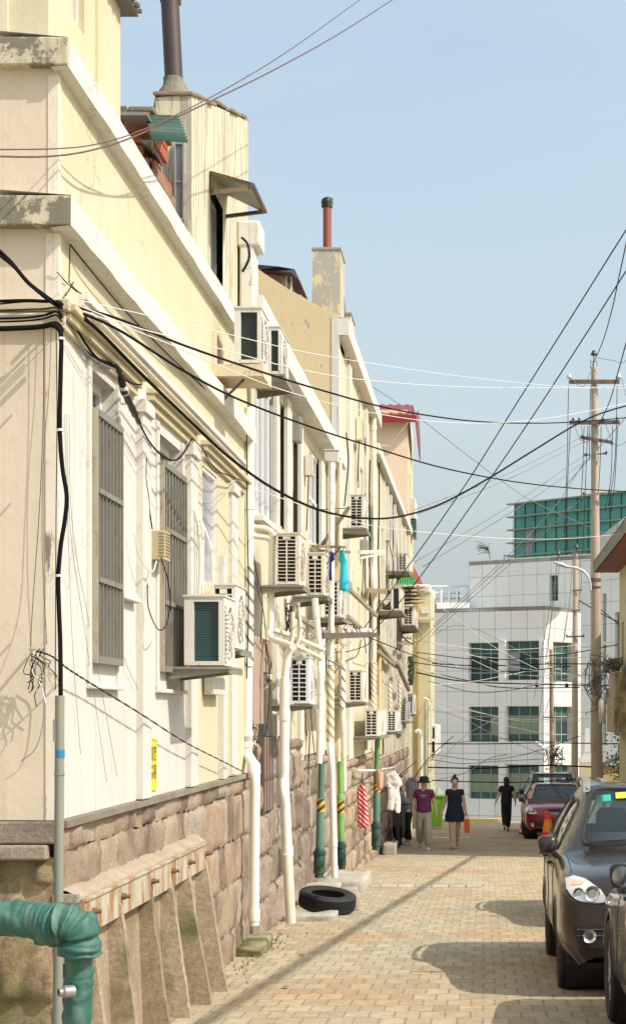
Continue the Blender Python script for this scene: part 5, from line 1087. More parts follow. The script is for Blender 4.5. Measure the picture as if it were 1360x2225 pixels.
# yellow warning strip with two black character blocks
t = thing('warning_sign', 'narrow yellow vertical warning strip with black characters near the stone base', 'sign', (-D, 12.1, -.5))
ya, yb_ = wY(321.5), wY(337.5); zt, zb = zz(1606, 12.15), zz(1719, 12.2)
m = MB(); m.box(-D+.004, -D+.010, ya, yb_, zb, zt); m.build('panel', flat('sign_yellow', (0.80,.68,.0), .4, var=.06), t)
def text_on_wall(s, y0, y1, zc, parent, mat, h):
    cu = bpy.data.curves.new('characters', 'FONT'); cu.body = s; cu.size = h; cu.align_x = 'CENTER'; cu.align_y = 'CENTER'; cu.space_line = .85
    ob_ = bpy.data.objects.new('characters_tmp', cu); COL.objects.link(ob_); bpy.context.view_layer.update()
    me = bpy.data.meshes.new_from_object(ob_.evaluated_get(bpy.context.evaluated_depsgraph_get())); bpy.data.objects.remove(ob_)
    if len(me.vertices) == 0: return
    xs_ = [v.co.x for v in me.vertices]; wd = max(xs_)-min(xs_) or 1; k = (y1-y0)/wd; off = WL[parent.name]
    mt_ = Vector
    for v in me.vertices: v.co = Vector((-D+.0125, (y0+y1)/2 + v.co.x*k, zc + v.co.y)) - off
    me.materials.clear(); me.materials.append(mat); o_ = bpy.data.objects.new('characters', me); COL.objects.link(o_); o_.parent = parent
M_ink = flat('sign_ink', (0.02,.02,.015), .5)
text_on_wall('爬禁\n高止', ya+.02, yb_-.02, zz(1640,12.15), t, M_ink, .055)
text_on_wall('严禁\n攀登', ya+.02, yb_-.02, zz(1680,12.15), t, M_ink, .055)
# clothes rack, brackets, crossarms on the facades
t = thing('clothes_rack', 'metal clothes rack jutting from the wall above the turquoise cloth', 'clothes rack', (-1.9, 23, 2))
m = MB(); Yr = 21.5; m.bar(P(676,1187,Yr), P(752,1189,Yr), .03,.03); m.bar(P(690,1196,Yr+.6), P(762,1200,Yr+.6), .03,.03); m.build('rails', MATS['weathered_wood'], t)
m = MB(); m.bar(P(684,1188,Yr), P(700,1197,Yr+.6), .02,.02); m.bar(P(740,1189,Yr), P(725,1206,Yr+.6), .02,.02); m.bar(P(700,1184,22), P(758,1103,23), .035,.035); m.bar(P(684,1108,23), P(758,1104,23), .012,.012); m.build('stays', M_darkmetal, t)
def crossarm(label, a, b, Y0, Y1, w=.06, ins=(), mat=None, nm='angle_iron'):
    t = thing(nm, label, 'bracket', P(*a, Y0)); m = MB(); m.bar(P(*a, Y0), P(*b, Y1), w, w); m.build('arm', mat or M_rafter, t)
    if ins:
        m = MB()
        for q in ins: insul(m, P(a[0]+(b[0]-a[0])*q, a[1]+(b[1]-a[1])*q-5, Y0+(Y1-Y0)*q), .05)
        m.build('insulator', M_insw, t, smooth=True)
    return t
crossarm('horizontal wire bracket with a row of insulators across the striped pipes', (697,1382), (815,1380), 21, 27, .07, (.5,.6,.75,.8,.9), M_darkmetal)
crossarm('rusty diagonal angle iron right of the turquoise cloth', (760,1282), (818,1338), 26, 29, .05)
crossarm('second diagonal angle iron below the first', (756,1340), (796,1378), 26, 28, .05)
crossarm('angle iron slanting behind the beige pipes', (640,1335), (715,1382), 20, 23, .05)
crossarm('short wooden arm high beside the narrow black unit', (797,1283), (845,1286), 33, 38, .09, (), MATS['weathered_wood'])
crossarm('pale arm holding insulators left of the shelf', (825,1320), (850,1322), 37, 39, .08, (.3,.8), MATS['weathered_wood'])
crossarm('zigzag rusty strut on the long yellow house', (820,1395), (855,1440), 37, 42, .07)
crossarm('lower zigzag strut on the long yellow house', (820,1415), (862,1450), 37, 43, .07)
crossarm('drooping strut above the ribbed hoses', (862,1440), (888,1500), 42, 46, .08)
crossarm('small insulator arm on the end of the long yellow house', (868,1398), (905,1400), 44, 50, .07, (.2,.5,.9))
crossarm('pale bracket shelf under the wall right of the clothes rack', (780,1200), (832,1198), 27, 30, .05, (), M_pvc)
m = MB(); m.bar(P(782,1213,27.2), P(833,1202,30), .03,.03); tag(m.build('wall_strut', M_pvc), 'slim pale strut under the bracket shelf', 'bracket')
# peach tower side window box
m = MB(); m.box(-2.24, -2.06, 56.5, 57.4, zz(1170,57), zz(1130,57)); tag(m.build('window_box', M_greenpane), 'greenish glazed box on the tower side', 'window box')
# ================================================================== WIRES
M_wire = flat('black_cable', (0.008,.0075,.009), .85, var=.2, spec=.12)
M_wired = flat('dark_wire', (0.03,.028,.034), .8, var=.2, spec=.15)
M_wirew = flat('white_wire', (0.74,.72,.66), .5, var=.1)
M_wirer = flat('reddish_wire', (0.12,.06,.055), .5, var=.2)
M_wireg = flat('grey_wire', (0.22,.23,.25), .5, var=.1)
def wire(label, pts, wpx, mat=None, name='cable', cat='cable', group=None, n=6, k=8, refY=None):
    Q = [P(*p) for p in pts]; Ym = refY or sum(q.y for q in Q)/len(Q); m = MB(); m.tube(cr(Q, k), wpx/2*Ym/F*(.75 if mat is M_wirew and Ym > 14 else 1), n)
    return tag(m.build(name, mat or M_wire, smooth=True), label, cat, group)
wire('upper thin reddish cable sweeping from the left wall to the top of the sky', [(-40,324,8.9),(120,322,9.4),(210,312,9.8),(300,285,10.3),(400,240,11),(520,175,12.5),(640,100,14.5),(790,-8,18)], 2.6, M_wirer)
wire('lower thin reddish cable sweeping from the left wall to the top of the sky', [(-40,338,8.9),(100,339,9.3),(200,325,9.7),(300,292,10.3),(450,222,11.5),(600,148,13.5),(740,70,16),(865,-10,20)], 3.4, M_wirer)
wire('upper thick black cable crossing the street from the house corner', [(122,657,9.4),(250,690,10.2),(400,750,11.5),(560,805,13.2),(700,848,15),(850,888,17.5),(1000,912,20),(1120,919,22),(1240,917,24),(1400,904,26)], 5.2, refY=12)
wire('middle thick black cable dipping toward the glass tower', [(122,660,9.4),(250,712,10.2),(400,806,11.5),(520,868,13),(660,922,15),(800,968,17),(960,1016,20),(1120,1047,22.5),(1260,1062,25),(1400,1070,27)], 5.2, refY=12)
wire('thickest black cable sagging in a deep loop and rising to the right edge', [(125,655,9.4),(200,705,9.9),(300,805,10.7),(400,902,11.7),(500,995,12.9),(600,1065,14.3),(700,1110,15.8),(790,1126,17.2),(870,1122,18.5),(960,1094,19.8),(1060,1040,21.2),(1160,978,22.6),(1260,918,24),(1330,890,25),(1420,868,26)], 6.2, refY=13.5)
wire('twisted black cable entering from the upper left down to the corner', [(-30,520,9.1),(20,565,9.2),(60,612,9.25),(95,640,9.3),(128,664,9.38)], 9)
wire('second strand of the cable entering from the upper left', [(-30,533,9.12),(25,575,9.2),(65,618,9.25),(100,648,9.3),(128,668,9.38)], 6)
for i, (a, b, c, wd, lb) in enumerate(((655,652,656,7,'top'),(664,655,657,4,'second'),(676,672,668,4,'third'),(692,690,676,5,'fourth'),(700,697,684,4,'fifth'),(715,712,703,12,'lowest and thickest'))):
    wire('%s black cable of the bundle along the cross wall at the left edge' % lb, [(-40,a,9.32),(50,b,9.35),(95,b+ (c-b)*.4,9.36),(122,c,9.34),(134,c+14,9.42)], wd, M_wire if i != 2 else M_wired)
wire('pale cable within the bundle along the cross wall', [(-40,684,9.35),(40,683,9.36),(100,681,9.36),(124,684,9.36)], 5, M_wirew)
Yk = 9.22
wire('heavy black conduit hose dropping down the corner of the house', [(110,705,9.3),(125,712,9.25),(133,730,Yk),(132,800,Yk),(130,900,Yk),(131,960,Yk),(136,1020,Yk),(145,1078,Yk),(141,1130,Yk),(132,1185,Yk),(127,1250,Yk),(128,1320,Yk),(131,1400,Yk),(132,1515,Yk-.05)], 11)
wire('thin black lead hanging beside the heavy corner hose', [(122,720,9.3),(124,900,9.35),(122,1100,9.35),(121,1300,9.35),(120,1500,9.35)], 2.2)
for i, py in enumerate((735, 934, 1251)):
    m = MB(); q = P((133,131,128)[i], py, Yk); m.cyl(q-UZ*.006, q+UZ*.006, .017, n=12); m.bar(q+Vector((-.02,.01,0)), q+Vector((-.02,.16,0)), .008,.01); tag(m.build('cable_clip', M_frame), ('white clip at the top of the corner hose','white clip halfway down the corner hose','white clip low on the corner hose')[i], 'clip', 'white clips on the corner hose')
def WP(px, py, off=.03): q = PW(px, py, D-off); return (px, py, q.y)
wire('black cable bundle running along the hood moulding over the first window', [WP(132,668),WP(160,705),WP(190,752),WP(215,780),WP(250,797)], 6)
wire('grey cable running along the hood moulding over the first window', [WP(140,690),WP(170,740),WP(200,778),WP(240,800)], 4, M_wireg)
wire('second black cable along the hood moulding over the first window', [WP(130,680),WP(155,712),WP(178,750),WP(200,772),WP(248,792)], 4)
t = thing('cable_splice', 'lumpy black taped cable splice hanging between the first two windows', 'cable splice', PW(270,850)); m = MB(); Q = cr([PW(253,793,2.1),PW(262,815,2.1),PW(270,848,2.1),PW(284,880,2.1),PW(303,920,2.1)], 6); m.tube(Q, [.012+.014*abs(fract_noise((i*.8,1,1),1.0)) + (.008 if 6 < i < 22 else 0) for i in range(len(Q))], 10); m.build('taped_body', M_black, t, smooth=True)
m = MB(); m.tube([Q[10],Q[13]], .027, 10); m.build('white_tape', M_wirew, t, smooth=True)
wire('dark cord swagging from the taped splice to the second window hood', [WP(303,920,.06),WP(325,960,.06),WP(350,988,.06),WP(375,1000,.06),WP(395,990,.06),WP(418,952,.06)], 4)
wire('short black loop of cable off the taped splice', [WP(258,800,.1),WP(268,820,.1),WP(285,832,.1),WP(306,836,.1)], 4)
wire('black cord dangling down the pilaster into the slotted box', [WP(318,995,.05),WP(317,1040,.05),WP(323,1080,.05),WP(325,1110,.05),WP(331,1150,.07)], 3.2)
wire('black loop hanging below the slotted box over the second grille', [WP(350,1212,.16),WP(365,1262,.16),WP(370,1310,.16),WP(362,1355,.16),WP(348,1370,.16),WP(335,1355,.12),WP(322,1318,.08),WP(320,1270,.06)], 2.6)
wire('white lead curling under the slotted box', [WP(290,1155,.05),WP(300,1200,.06),WP(318,1235,.08),WP(332,1242,.1),WP(340,1220,.1)], 3, M_wirew)
for i, (a, b, c, dd) in enumerate((((420,955),(440,975),(470,1020),(515,1040)),((432,962),(450,1030),(480,1055),(515,1042)),((440,970),(460,1020),(490,1030),(528,1045)),((425,985),(455,1045),(485,1070),(510,1048)))):
    wire('%s drooping wire in the nest over the third window' % ('first','second','third','fourth')[i], [WP(*a,.07),WP(*b,.09),WP(*c,.09),WP(*dd,.07)], 2, (M_wire, M_wirew, M_wired, M_wirew)[i])
wire('straight black cable down the joint between the first two houses', [WP(536,930,.07),WP(537,1100,.07),WP(540,1300,.1),WP(536,1475,.1)], 2.6)
wire('pale cord hanging in front of the first window grille', [WP(180,790,.06),WP(184,930,.06),WP(180,1100,.06),WP(182,1190,.06),WP(187,1150,.06)], 2.4, M_wirew)
for i, (x0, x1, y1) in enumerate(((140,175,1640),(145,232,1700),(150,255,1690),(225,300,1500))):
    wire('%s hair-thin slack string slanting down the white wall' % ('first','second','third','fourth')[i], [WP(x0,900,.02),WP(x0+8,1150,.02),WP(x0+(x1-x0)*.5,1400,.02),WP(x1,y1,.02)], 1.2, M_wireg)
# twisted rope to the downpipe
m = MB(); base = cr([P(80,1415,9.35),P(112,1426,9.3),P(*WP(150,1455,.07)),P(*WP(210,1493,.07)),P(*WP(300,1548,.08)),P(*WP(400,1612,.08)),P(*WP(470,1648,.08)),P(*WP(525,1676,.08))], 14)
for s_ in (0, math.pi):
    m.tube([q + Vector((math.cos(i*1.1+s_)*.003, 0, math.sin(i*1.1+s_)*.003)) for i, q in enumerate(base)], .0030, 5)
tag(m.build('twisted_wire', M_wired), 'twisted wire slanting along the house from the knot to the downpipe', 'cable')
t = thing('wire_knot', 'frayed knot of wires dangling from a nail on the beige cross wall', 'wire knot', P(80,1420,9.4)); rr = random.Random(12)
for mt, nn in ((M_wired, 9), (M_rafter, 6), (M_wirew, 5)):
    m = MB()
    for i in range(nn):
        a = P(rr.uniform(68,98), rr.uniform(1408,1440), 9.42); l = rr.uniform(.05,.33); q = [a]
        for j in range(4): q.append(q[-1]+Vector((rr.uniform(-.035,.05), rr.uniform(-.02,.01), -l/4*rr.uniform(.3,1.3))))
        m.tube(cr(q,4), .0028, 4)
    m.build('strands', mt, t)
m = MB(); m.tube(cr([P(92,1440,9.45),P(97,1500,9.48),P(92,1580,9.48),P(75,1630,9.48),P(45,1655,9.48)],6), .0028, 5); m.build('tail', M_wireg, t)
m = MB(); m.cyl(P(75,1410,9.5), P(66,1412,9.35), .008, n=8); m.build('nail', M_rafter, t)
wire('thin black cord down the cross wall to the knot', [(95,700,9.48),(94,900,9.48),(86,1100,9.48),(72,1300,9.48),(66,1405,9.42)], 1.6, M_wired)
wire('loose cord beside the corner trim of the cross wall', [(112,700,9.48),(106,850,9.48),(94,1000,9.48),(92,1200,9.48),(102,1400,9.48)], 1.4, M_wirer)
# guy bundle above the corner
for i, (a, b_) in enumerate((((124,590),(168,634)),((152,530),(150,612)),((128,660),(160,612)),((150,612),(176,637)))):
    wire('%s short dark wire at the anchor above the house corner' % ('first','second','third','fourth')[i], [(a[0],a[1],9.45),((a[0]+b_[0])/2,(a[1]+b_[1])/2+3,9.5),(b_[0],b_[1],9.7)], 2.6, M_wired)
# white wires across the street
wire('topmost thin white wire crossing the sky', [(140,645,9.35),(300,680,10.2),(480,722,11.3),(660,764,12.8),(830,793,15),(1000,817,18),(1180,836,22),(1290,841,25),(1400,832,28)], 1.5, M_wirew, refY=20)
wire('second thin white wire crossing the sky', [(150,655,9.35),(300,712,10.2),(480,758,11.3),(640,800,12.6),(800,826,14.5),(1000,840,18),(1200,842,23),(1400,843,28)], 1.7, M_wirew, refY=20)
wire('white wire that dips then climbs beside the thickest black cable', [(180,675,9.5),(350,740,10.5),(520,812,11.7),(640,855,12.7),(800,895,14.7),(960,917,17),(1110,917,20),(1240,900,23),(1400,868,27)], 1.7, M_wirew, refY=20)
wire('faint white wire falling from the tall yellow house toward the glass tower', [(640,740,28),(760,810,32),(900,900,38),(1030,1000,44),(1150,1085,52),(1280,1145,60),(1400,1200,66)], 1.4, M_wireg)
wire('white wire passing just above the white building roofline', [(545,1060,18),(640,1092,21),(740,1124,24),(830,1146,27),(960,1160,30),(1100,1170,33),(1240,1170,35),(1400,1155,37)], 1.7, M_wirew, refY=30)
# dark power lines
wire('upper left long straight power line rising to the right edge', [(782,1378,30),(860,1268,28.5),(1000,1070,26),(1120,880,24),(1240,690,22),(1400,435,19.5)], 2.6, M_wired)
wire('lower right long straight power line rising to the right edge', [(806,1378,31),(900,1270,29),(1030,1090,27),(1150,915,25),(1270,730,23),(1400,525,21)], 2.6, M_wired)
wire('power line climbing steeply from the pole top', [(1287,793,YP),(1310,740,44),(1330,670,40),(1345,600,37),(1375,460,33)], 2.4, M_wired)
wire('power line leaving the left end of the second crossarm', [(1300,925,YP),(1325,870,44),(1345,800,40),(1375,690,36)], 2.4, M_wired)
wire('power line below the second crossarm at the right edge', [(1225,1060,54),(1290,985,YP),(1335,935,45),(1385,875,42)], 1.8, M_wireg)
for i, (a, b_) in enumerate((((1298,777),(1392,700)),((1243,823),(1284,805)),((1350,820),(1392,855)),((1248,922),(1282,940)),((1262,922),(1284,945)),((1315,920),(1372,950)))):
    my = max(a[1], b_[1]) + (14 if i != 0 else 5)
    wire('%s slack jumper loop between insulators of the tallest pole' % ('top','small left','right','lower left','second lower left','lower right')[i], [(a[0],a[1],YP-.2),((a[0]*2+b_[0])/3,my,YP-.2),((a[0]+2*b_[0])/3,my,YP-.2),(b_[0],b_[1],YP-.2)], 1.5, M_wireg)
lines = [((1235,838),(1232,1000),(1226,1160)),((1239,925),(1233,1050),(1228,1200)),((1269,925),(1266,1020),(1262,1090)),((1277,925),(1272,1050),(1266,1200)),((1341,838),(1336,1000),(1322,1100)),((1306,925),(1304,1000),(1300,1070)),((1331,925),(1327,1040),(1314,1110)),((1342,925),(1336,1040),(1328,1110)),((1283,838),(1281,930),(1280,1000))]
ORD = 'first second third fourth fifth sixth seventh eighth ninth tenth eleventh twelfth thirteenth'.split()
lines.sort(key=lambda l: l[0][0])
for i, l in enumerate(lines): wire('%s drop wire from the left beside the tallest pole' % ORD[i], [(a, b, YP-.2-.02*i) for a, b in l], 1.7, M_wired, group='drop wires beside the tallest pole')
far = [((1262,950),(1090,1035),(900,1108)),((1272,958),(1095,1045),(905,1118)),((1270,989),(1110,1098),(900,1222)),((1274,1000),(1150,1088),(918,1232)),((1272,1000),(1180,1130),(940,1362)),((1266,1080),(1120,1215),(938,1378)),((1240,1100),(1090,1230),(905,1400)),((1213,1215),(1180,1400),(1160,1520)),((1217,1220),(1190,1400),(1172,1560)),((1210,1225),(1199,1320),(1190,1420)),((1232,1330),(1215,1450),(1180,1560)),((1245,1200),(1238,1300),(1226,1390)),((1259,1200),(1262,1280),(1240,1390))]
for i, l in enumerate(far):
    Ya_, Yb2 = (YP-.2, 44 + i*.8) if i < 7 else (YQ-.3, 64)
    wire('%s from the top of the grey service lines running down-left from the poles' % ORD[i] if i < 7 else '%s of the fine grey lines dropping between the rear poles' % ORD[i-7], [(l[0][0],l[0][1],Ya_),(l[1][0],l[1][1],(Ya_+Yb2)/2),(l[2][0],l[2][1],Yb2)], 1.5 if i < 7 else 1.2, M_wireg, group='grey service lines from the poles' if i < 7 else 'fine grey lines between the rear poles')
# web of wires across the white building
rr = random.Random(21)
web = [((905,1392),(1060,1412),(1230,1405),(1400,1388),M_wirew,2),((905,1405),(1050,1428),(1180,1431),(1400,1424),M_wirew,2),((905,1418),(1060,1434),(1240,1420),(1400,1388),M_wire,2),((880,1438),(1040,1447),(1200,1443),(1400,1444),M_wire,2.6),((820,1428),(960,1448),(1100,1460),(1240,1448),M_wire,2.2),((905,1450),(1020,1484),(1180,1486),(1400,1430),M_wirew,2.4),((905,1456),(1010,1478),(1100,1495),(1260,1494),M_wire,2.2),((905,1462),(1000,1480),(1120,1486),(1400,1492),M_wire,3),((1022,1432),(1085,1460),(1150,1468),(1260,1466),M_wirew,1.8),((930,1385),(1010,1360),(1160,1430),(1290,1480),M_wireg,1.3),((930,1300),(1000,1350),(1080,1410),(1200,1470),M_wirew,1.5),((930,1480),(1030,1505),(1110,1500),(1166,1488),M_wired,1.5),((930,1490),(1020,1482),(1090,1470),(1140,1460),M_wirew,1.5),((930,1522),(1020,1545),(1130,1563),(1280,1562),M_wirew,2),((930,1527),(1010,1556),(1090,1575),(1200,1600),M_wirew,1.6),((930,1515),(1040,1548),(1140,1568),(1260,1566),M_wirew,1.5),((930,1540),(1000,1560),(1080,1600),(1180,1640),M_wireg,1.3),((930,1618),(1020,1612),(1100,1606),(1200,1612),M_wired,1.4),((930,1638),(1040,1652),(1140,1640),(1260,1600),M_wired,1.4),((930,1617),(1060,1617),(1200,1615),(1400,1618),M_wire,2.6),((930,1668),(1050,1670),(1190,1664),(1300,1668),M_wire,3.4),((930,1696),(1040,1700),(1150,1700),(1300,1690),M_wire,2.6),((930,1700),(1010,1680),(1060,1650),(1100,1640),M_wireg,1.5),((930,1650),(1000,1660),(1080,1655),(1180,1650),M_wired,1.4),((920,1690),(960,1650),(1010,1600),(1080,1560),M_wireg,1.3),((930,1430),(1040,1455),(1200,1475),(1340,1500),M_wireg,1.4),((930,1395),(1030,1425),(1120,1450),(1260,1470),M_wirew,1.6),((1300,1320),(1330,1345),(1360,1370),(1400,1390),M_wired,2),((1270,1390),(1310,1400),(1350,1402),(1400,1400),M_wirew,1.5),((1258,1305),(1300,1330),(1340,1350),(1400,1372),M_wired,2.2)]
ords = 'first second third fourth fifth sixth seventh eighth ninth tenth'.split()
web.sort(key=lambda w_: w_[1][1]); cnt = {}
for i, (a, b_, c, dd, mt, wd) in enumerate(web):
    Y0 = 54 + rr.uniform(-4, 6); Y1_ = 50 + rr.uniform(-3, 8)
    col_ = {id(M_wirew): 'white', id(M_wire): 'black', id(M_wired): 'dark', id(M_wireg): 'grey'}[id(mt)]
    cnt[col_] = cnt.get(col_, 0) + 1
    wire('%s from the top of the %s wires across the white office building' % (ORD[cnt[col_]-1], col_), [(a[0],a[1],Y0),(b_[0],b_[1],(2*Y0+Y1_)/3),(c[0],c[1],(Y0+2*Y1_)/3),(dd[0],dd[1],Y1_)], wd, mt, group='%s wires across the office building' % col_, k=5)
for px, py in ((1166,1489),(1231,1490)):
    m = MB(); q = P(px, py, 54); m.lathe([(0,-.05),(.06,-.04),(.07,0),(.05,.05),(0,.06)], q, axis=(1,0,0), n=10); tag(m.build('cable_joint', M_black, smooth=True), 'black cable joint ball ' + ('left' if px < 1200 else 'right') + ' of the brown pole', 'cable joint')
# wires around the brackets of houses two and three
for i, l in enumerate((((556,1265,18.5),(575,1350,18.5),(580,1480,18.5),(590,1440,18.5)),((551,1205,18),(560,1260,18),(570,1300,18),(566,1400,18)),((725,1465,24),(745,1440,25),(775,1425,26),(785,1390,27)),((724,1418,24),(760,1415,25),(800,1400,27),(812,1380,28)),((800,1385,30),(850,1405,36),(900,1425,42),(960,1445,48)),((612,975,22),(618,1040,22),(624,1110,22),(613,1160,22)),((606,965,22),(612,1050,22),(616,1100,22),(614,1155,22)),((660,1070,25),(668,1140,25),(676,1190,25),(690,1230,25)),((752,940,28.5),(757,1000,28.5),(752,1060,28.5),(748,1100,28.5)),((525,515,17.1),(538,530,17.1),(541,560,17.1),(527,590,17.1)),((845,1180,40),(855,1230,40),(850,1290,40),(856,1330,40)),((862,1330,42),(868,1360,42),(880,1390,42),(900,1400,44)),((672,1500,21),(676,1560,21),(684,1640,21),(690,1620,21)),((580,1400,18.6),(586,1500,18.6),(578,1590,18.6),(570,1600,18.6)),((690,1345,23),(700,1400,23),(690,1440,23),(700,1480,23)),((760,1340,27),(775,1372,27),(790,1385,27),(796,1420,27)))):
    wire('%s of the loose wires dangling over the pipes of the terraced houses' % (ords+['eleventh','twelfth','thirteenth','fourteenth','fifteenth','sixteenth'])[i], [(a, b, c-.3) for a, b, c in l], (2,2,2,2,2,3,2,2,3,6,2,2,2,2,2,2)[i], M_wire if i % 3 else M_wired)

m = MB(); m.tube(cr([(2.45,4.0,3.2),(2.72,9.9,2.97),(3.26,18.6,2.66),(4.13,31.8,2.19),(4.75,41,1.94),(5.45,52,1.7)],10), .05, 8); tag(m.build('cable', M_wire, smooth=True), 'heavy bundled overhead cable strung along the right side above the parked cars', 'cable')
wire('dark cord clipped under the lower coping of the corner house', [WP(152,530,.03),WP(200,590,.05),WP(260,662,.05),WP(330,735,.05),WP(400,803,.05),WP(470,868,.05),WP(530,925,.05)], 3.2, M_wired)
# ================================================================== CARS
M_tyre = flat('tyre_rubber', (0.016,.016,.017), .75, var=.3, scale=20)
M_rim = flat('rim_alloy', (0.42,.42,.43), .3, .8)
M_carblack = flat('car_plastic', (0.02,.02,.021), .5)
M_cglass = glassy('car_glass', (0.72,.86,.83), .9)
M_cside = glassy('car_side_glass', (0.10,.12,.12), .2)
M_lens = glassy('lamp_lens', (0.93,.93,.92), .5)
M_chrome = flat('chrome', (0.75,.75,.74), .12, 1.0, var=.03)
M_seat = flat('seat_fabric', (0.13,.10,.14), .9)
M_amber = flat('amber', (0.75,.22,.06), .3)
def paint(name, col, metal=.35):
    return flat(name, col, .25, metal, var=.04, coat=.6)
def crs(vals, t):
    n = len(vals)-1; i = min(int(t), n-1); f = t - i
    p0, p1, p2, p3 = vals[max(i-1,0)], vals[i], vals[i+1], vals[min(i+2,n)]
    return [0.5*((2*b)+(c-a)*f+(2*a-5*b+4*c-d)*f*f+(3*b-a-3*c+d)*f**3) for a,b,c,d in zip(p0,p1,p2,p3)]
SUV = [ # y, then (x,z)*7 from sill to centre line
 (0.00,(.64,.33),(.72,.42),(.75,.60),(.74,.73),(.60,.79),(.32,.82),(0,.83)),
 (0.04,(.72,.29),(.80,.42),(.83,.60),(.82,.76),(.68,.835),(.35,.87),(0,.88)),
 (0.15,(.76,.26),(.865,.42),(.885,.62),(.865,.83),(.71,.90),(.36,.93),(0,.935)),
 (0.42,(.77,.25),(.895,.42),(.905,.64),(.875,.90),(.72,.955),(.36,.985),(0,.99)),
 (0.85,(.78,.25),(.90,.42),(.91,.66),(.875,.945),(.72,1.00),(.36,1.03),(0,1.035)),
 (1.22,(.78,.25),(.89,.42),(.90,.66),(.875,.985),(.735,1.03),(.37,1.06),(0,1.065)),
 (1.26,(.78,.25),(.89,.42),(.90,.66),(.875,.99),(.735,1.04),(.37,1.075),(0,1.08)),
 (1.65,(.78,.25),(.89,.42),(.895,.66),(.875,1.00),(.665,1.275),(.34,1.32),(0,1.33)),
 (2.02,(.78,.25),(.89,.42),(.895,.66),(.875,1.01),(.60,1.49),(.31,1.53),(0,1.54)),
 (2.10,(.78,.25),(.89,.42),(.895,.66),(.875,1.01),(.60,1.52),(.31,1.555),(0,1.56)),
 (2.6,(.78,.25),(.89,.42),(.90,.66),(.875,1.02),(.61,1.55),(.31,1.585),(0,1.59)),
 (3.3,(.78,.25),(.89,.42),(.90,.66),(.875,1.04),(.60,1.53),(.31,1.57),(0,1.575)),
 (3.85,(.77,.27),(.88,.44),(.89,.68),(.86,1.06),(.57,1.46),(.30,1.50),(0,1.505)),
 (4.12,(.74,.30),(.86,.46),(.86,.70),(.82,1.06),(.60,1.13),(.32,1.15),(0,1.155)),
 (4.22,(.62,.33),(.72,.46),(.72,.66),(.70,.90),(.55,.96),(.30,.98),(0,.985))]
def sedan():
    S = []
    for st in SUV:
        y = st[0]; pts = []
        for (x, z) in st[1:]:
            z2 = z*.90 if z < 1.0 else .90 + (z-1.0)*.88
            pts.append((x*.965, z2))
        S.append((y*1.06,)+tuple(pts))
    return S
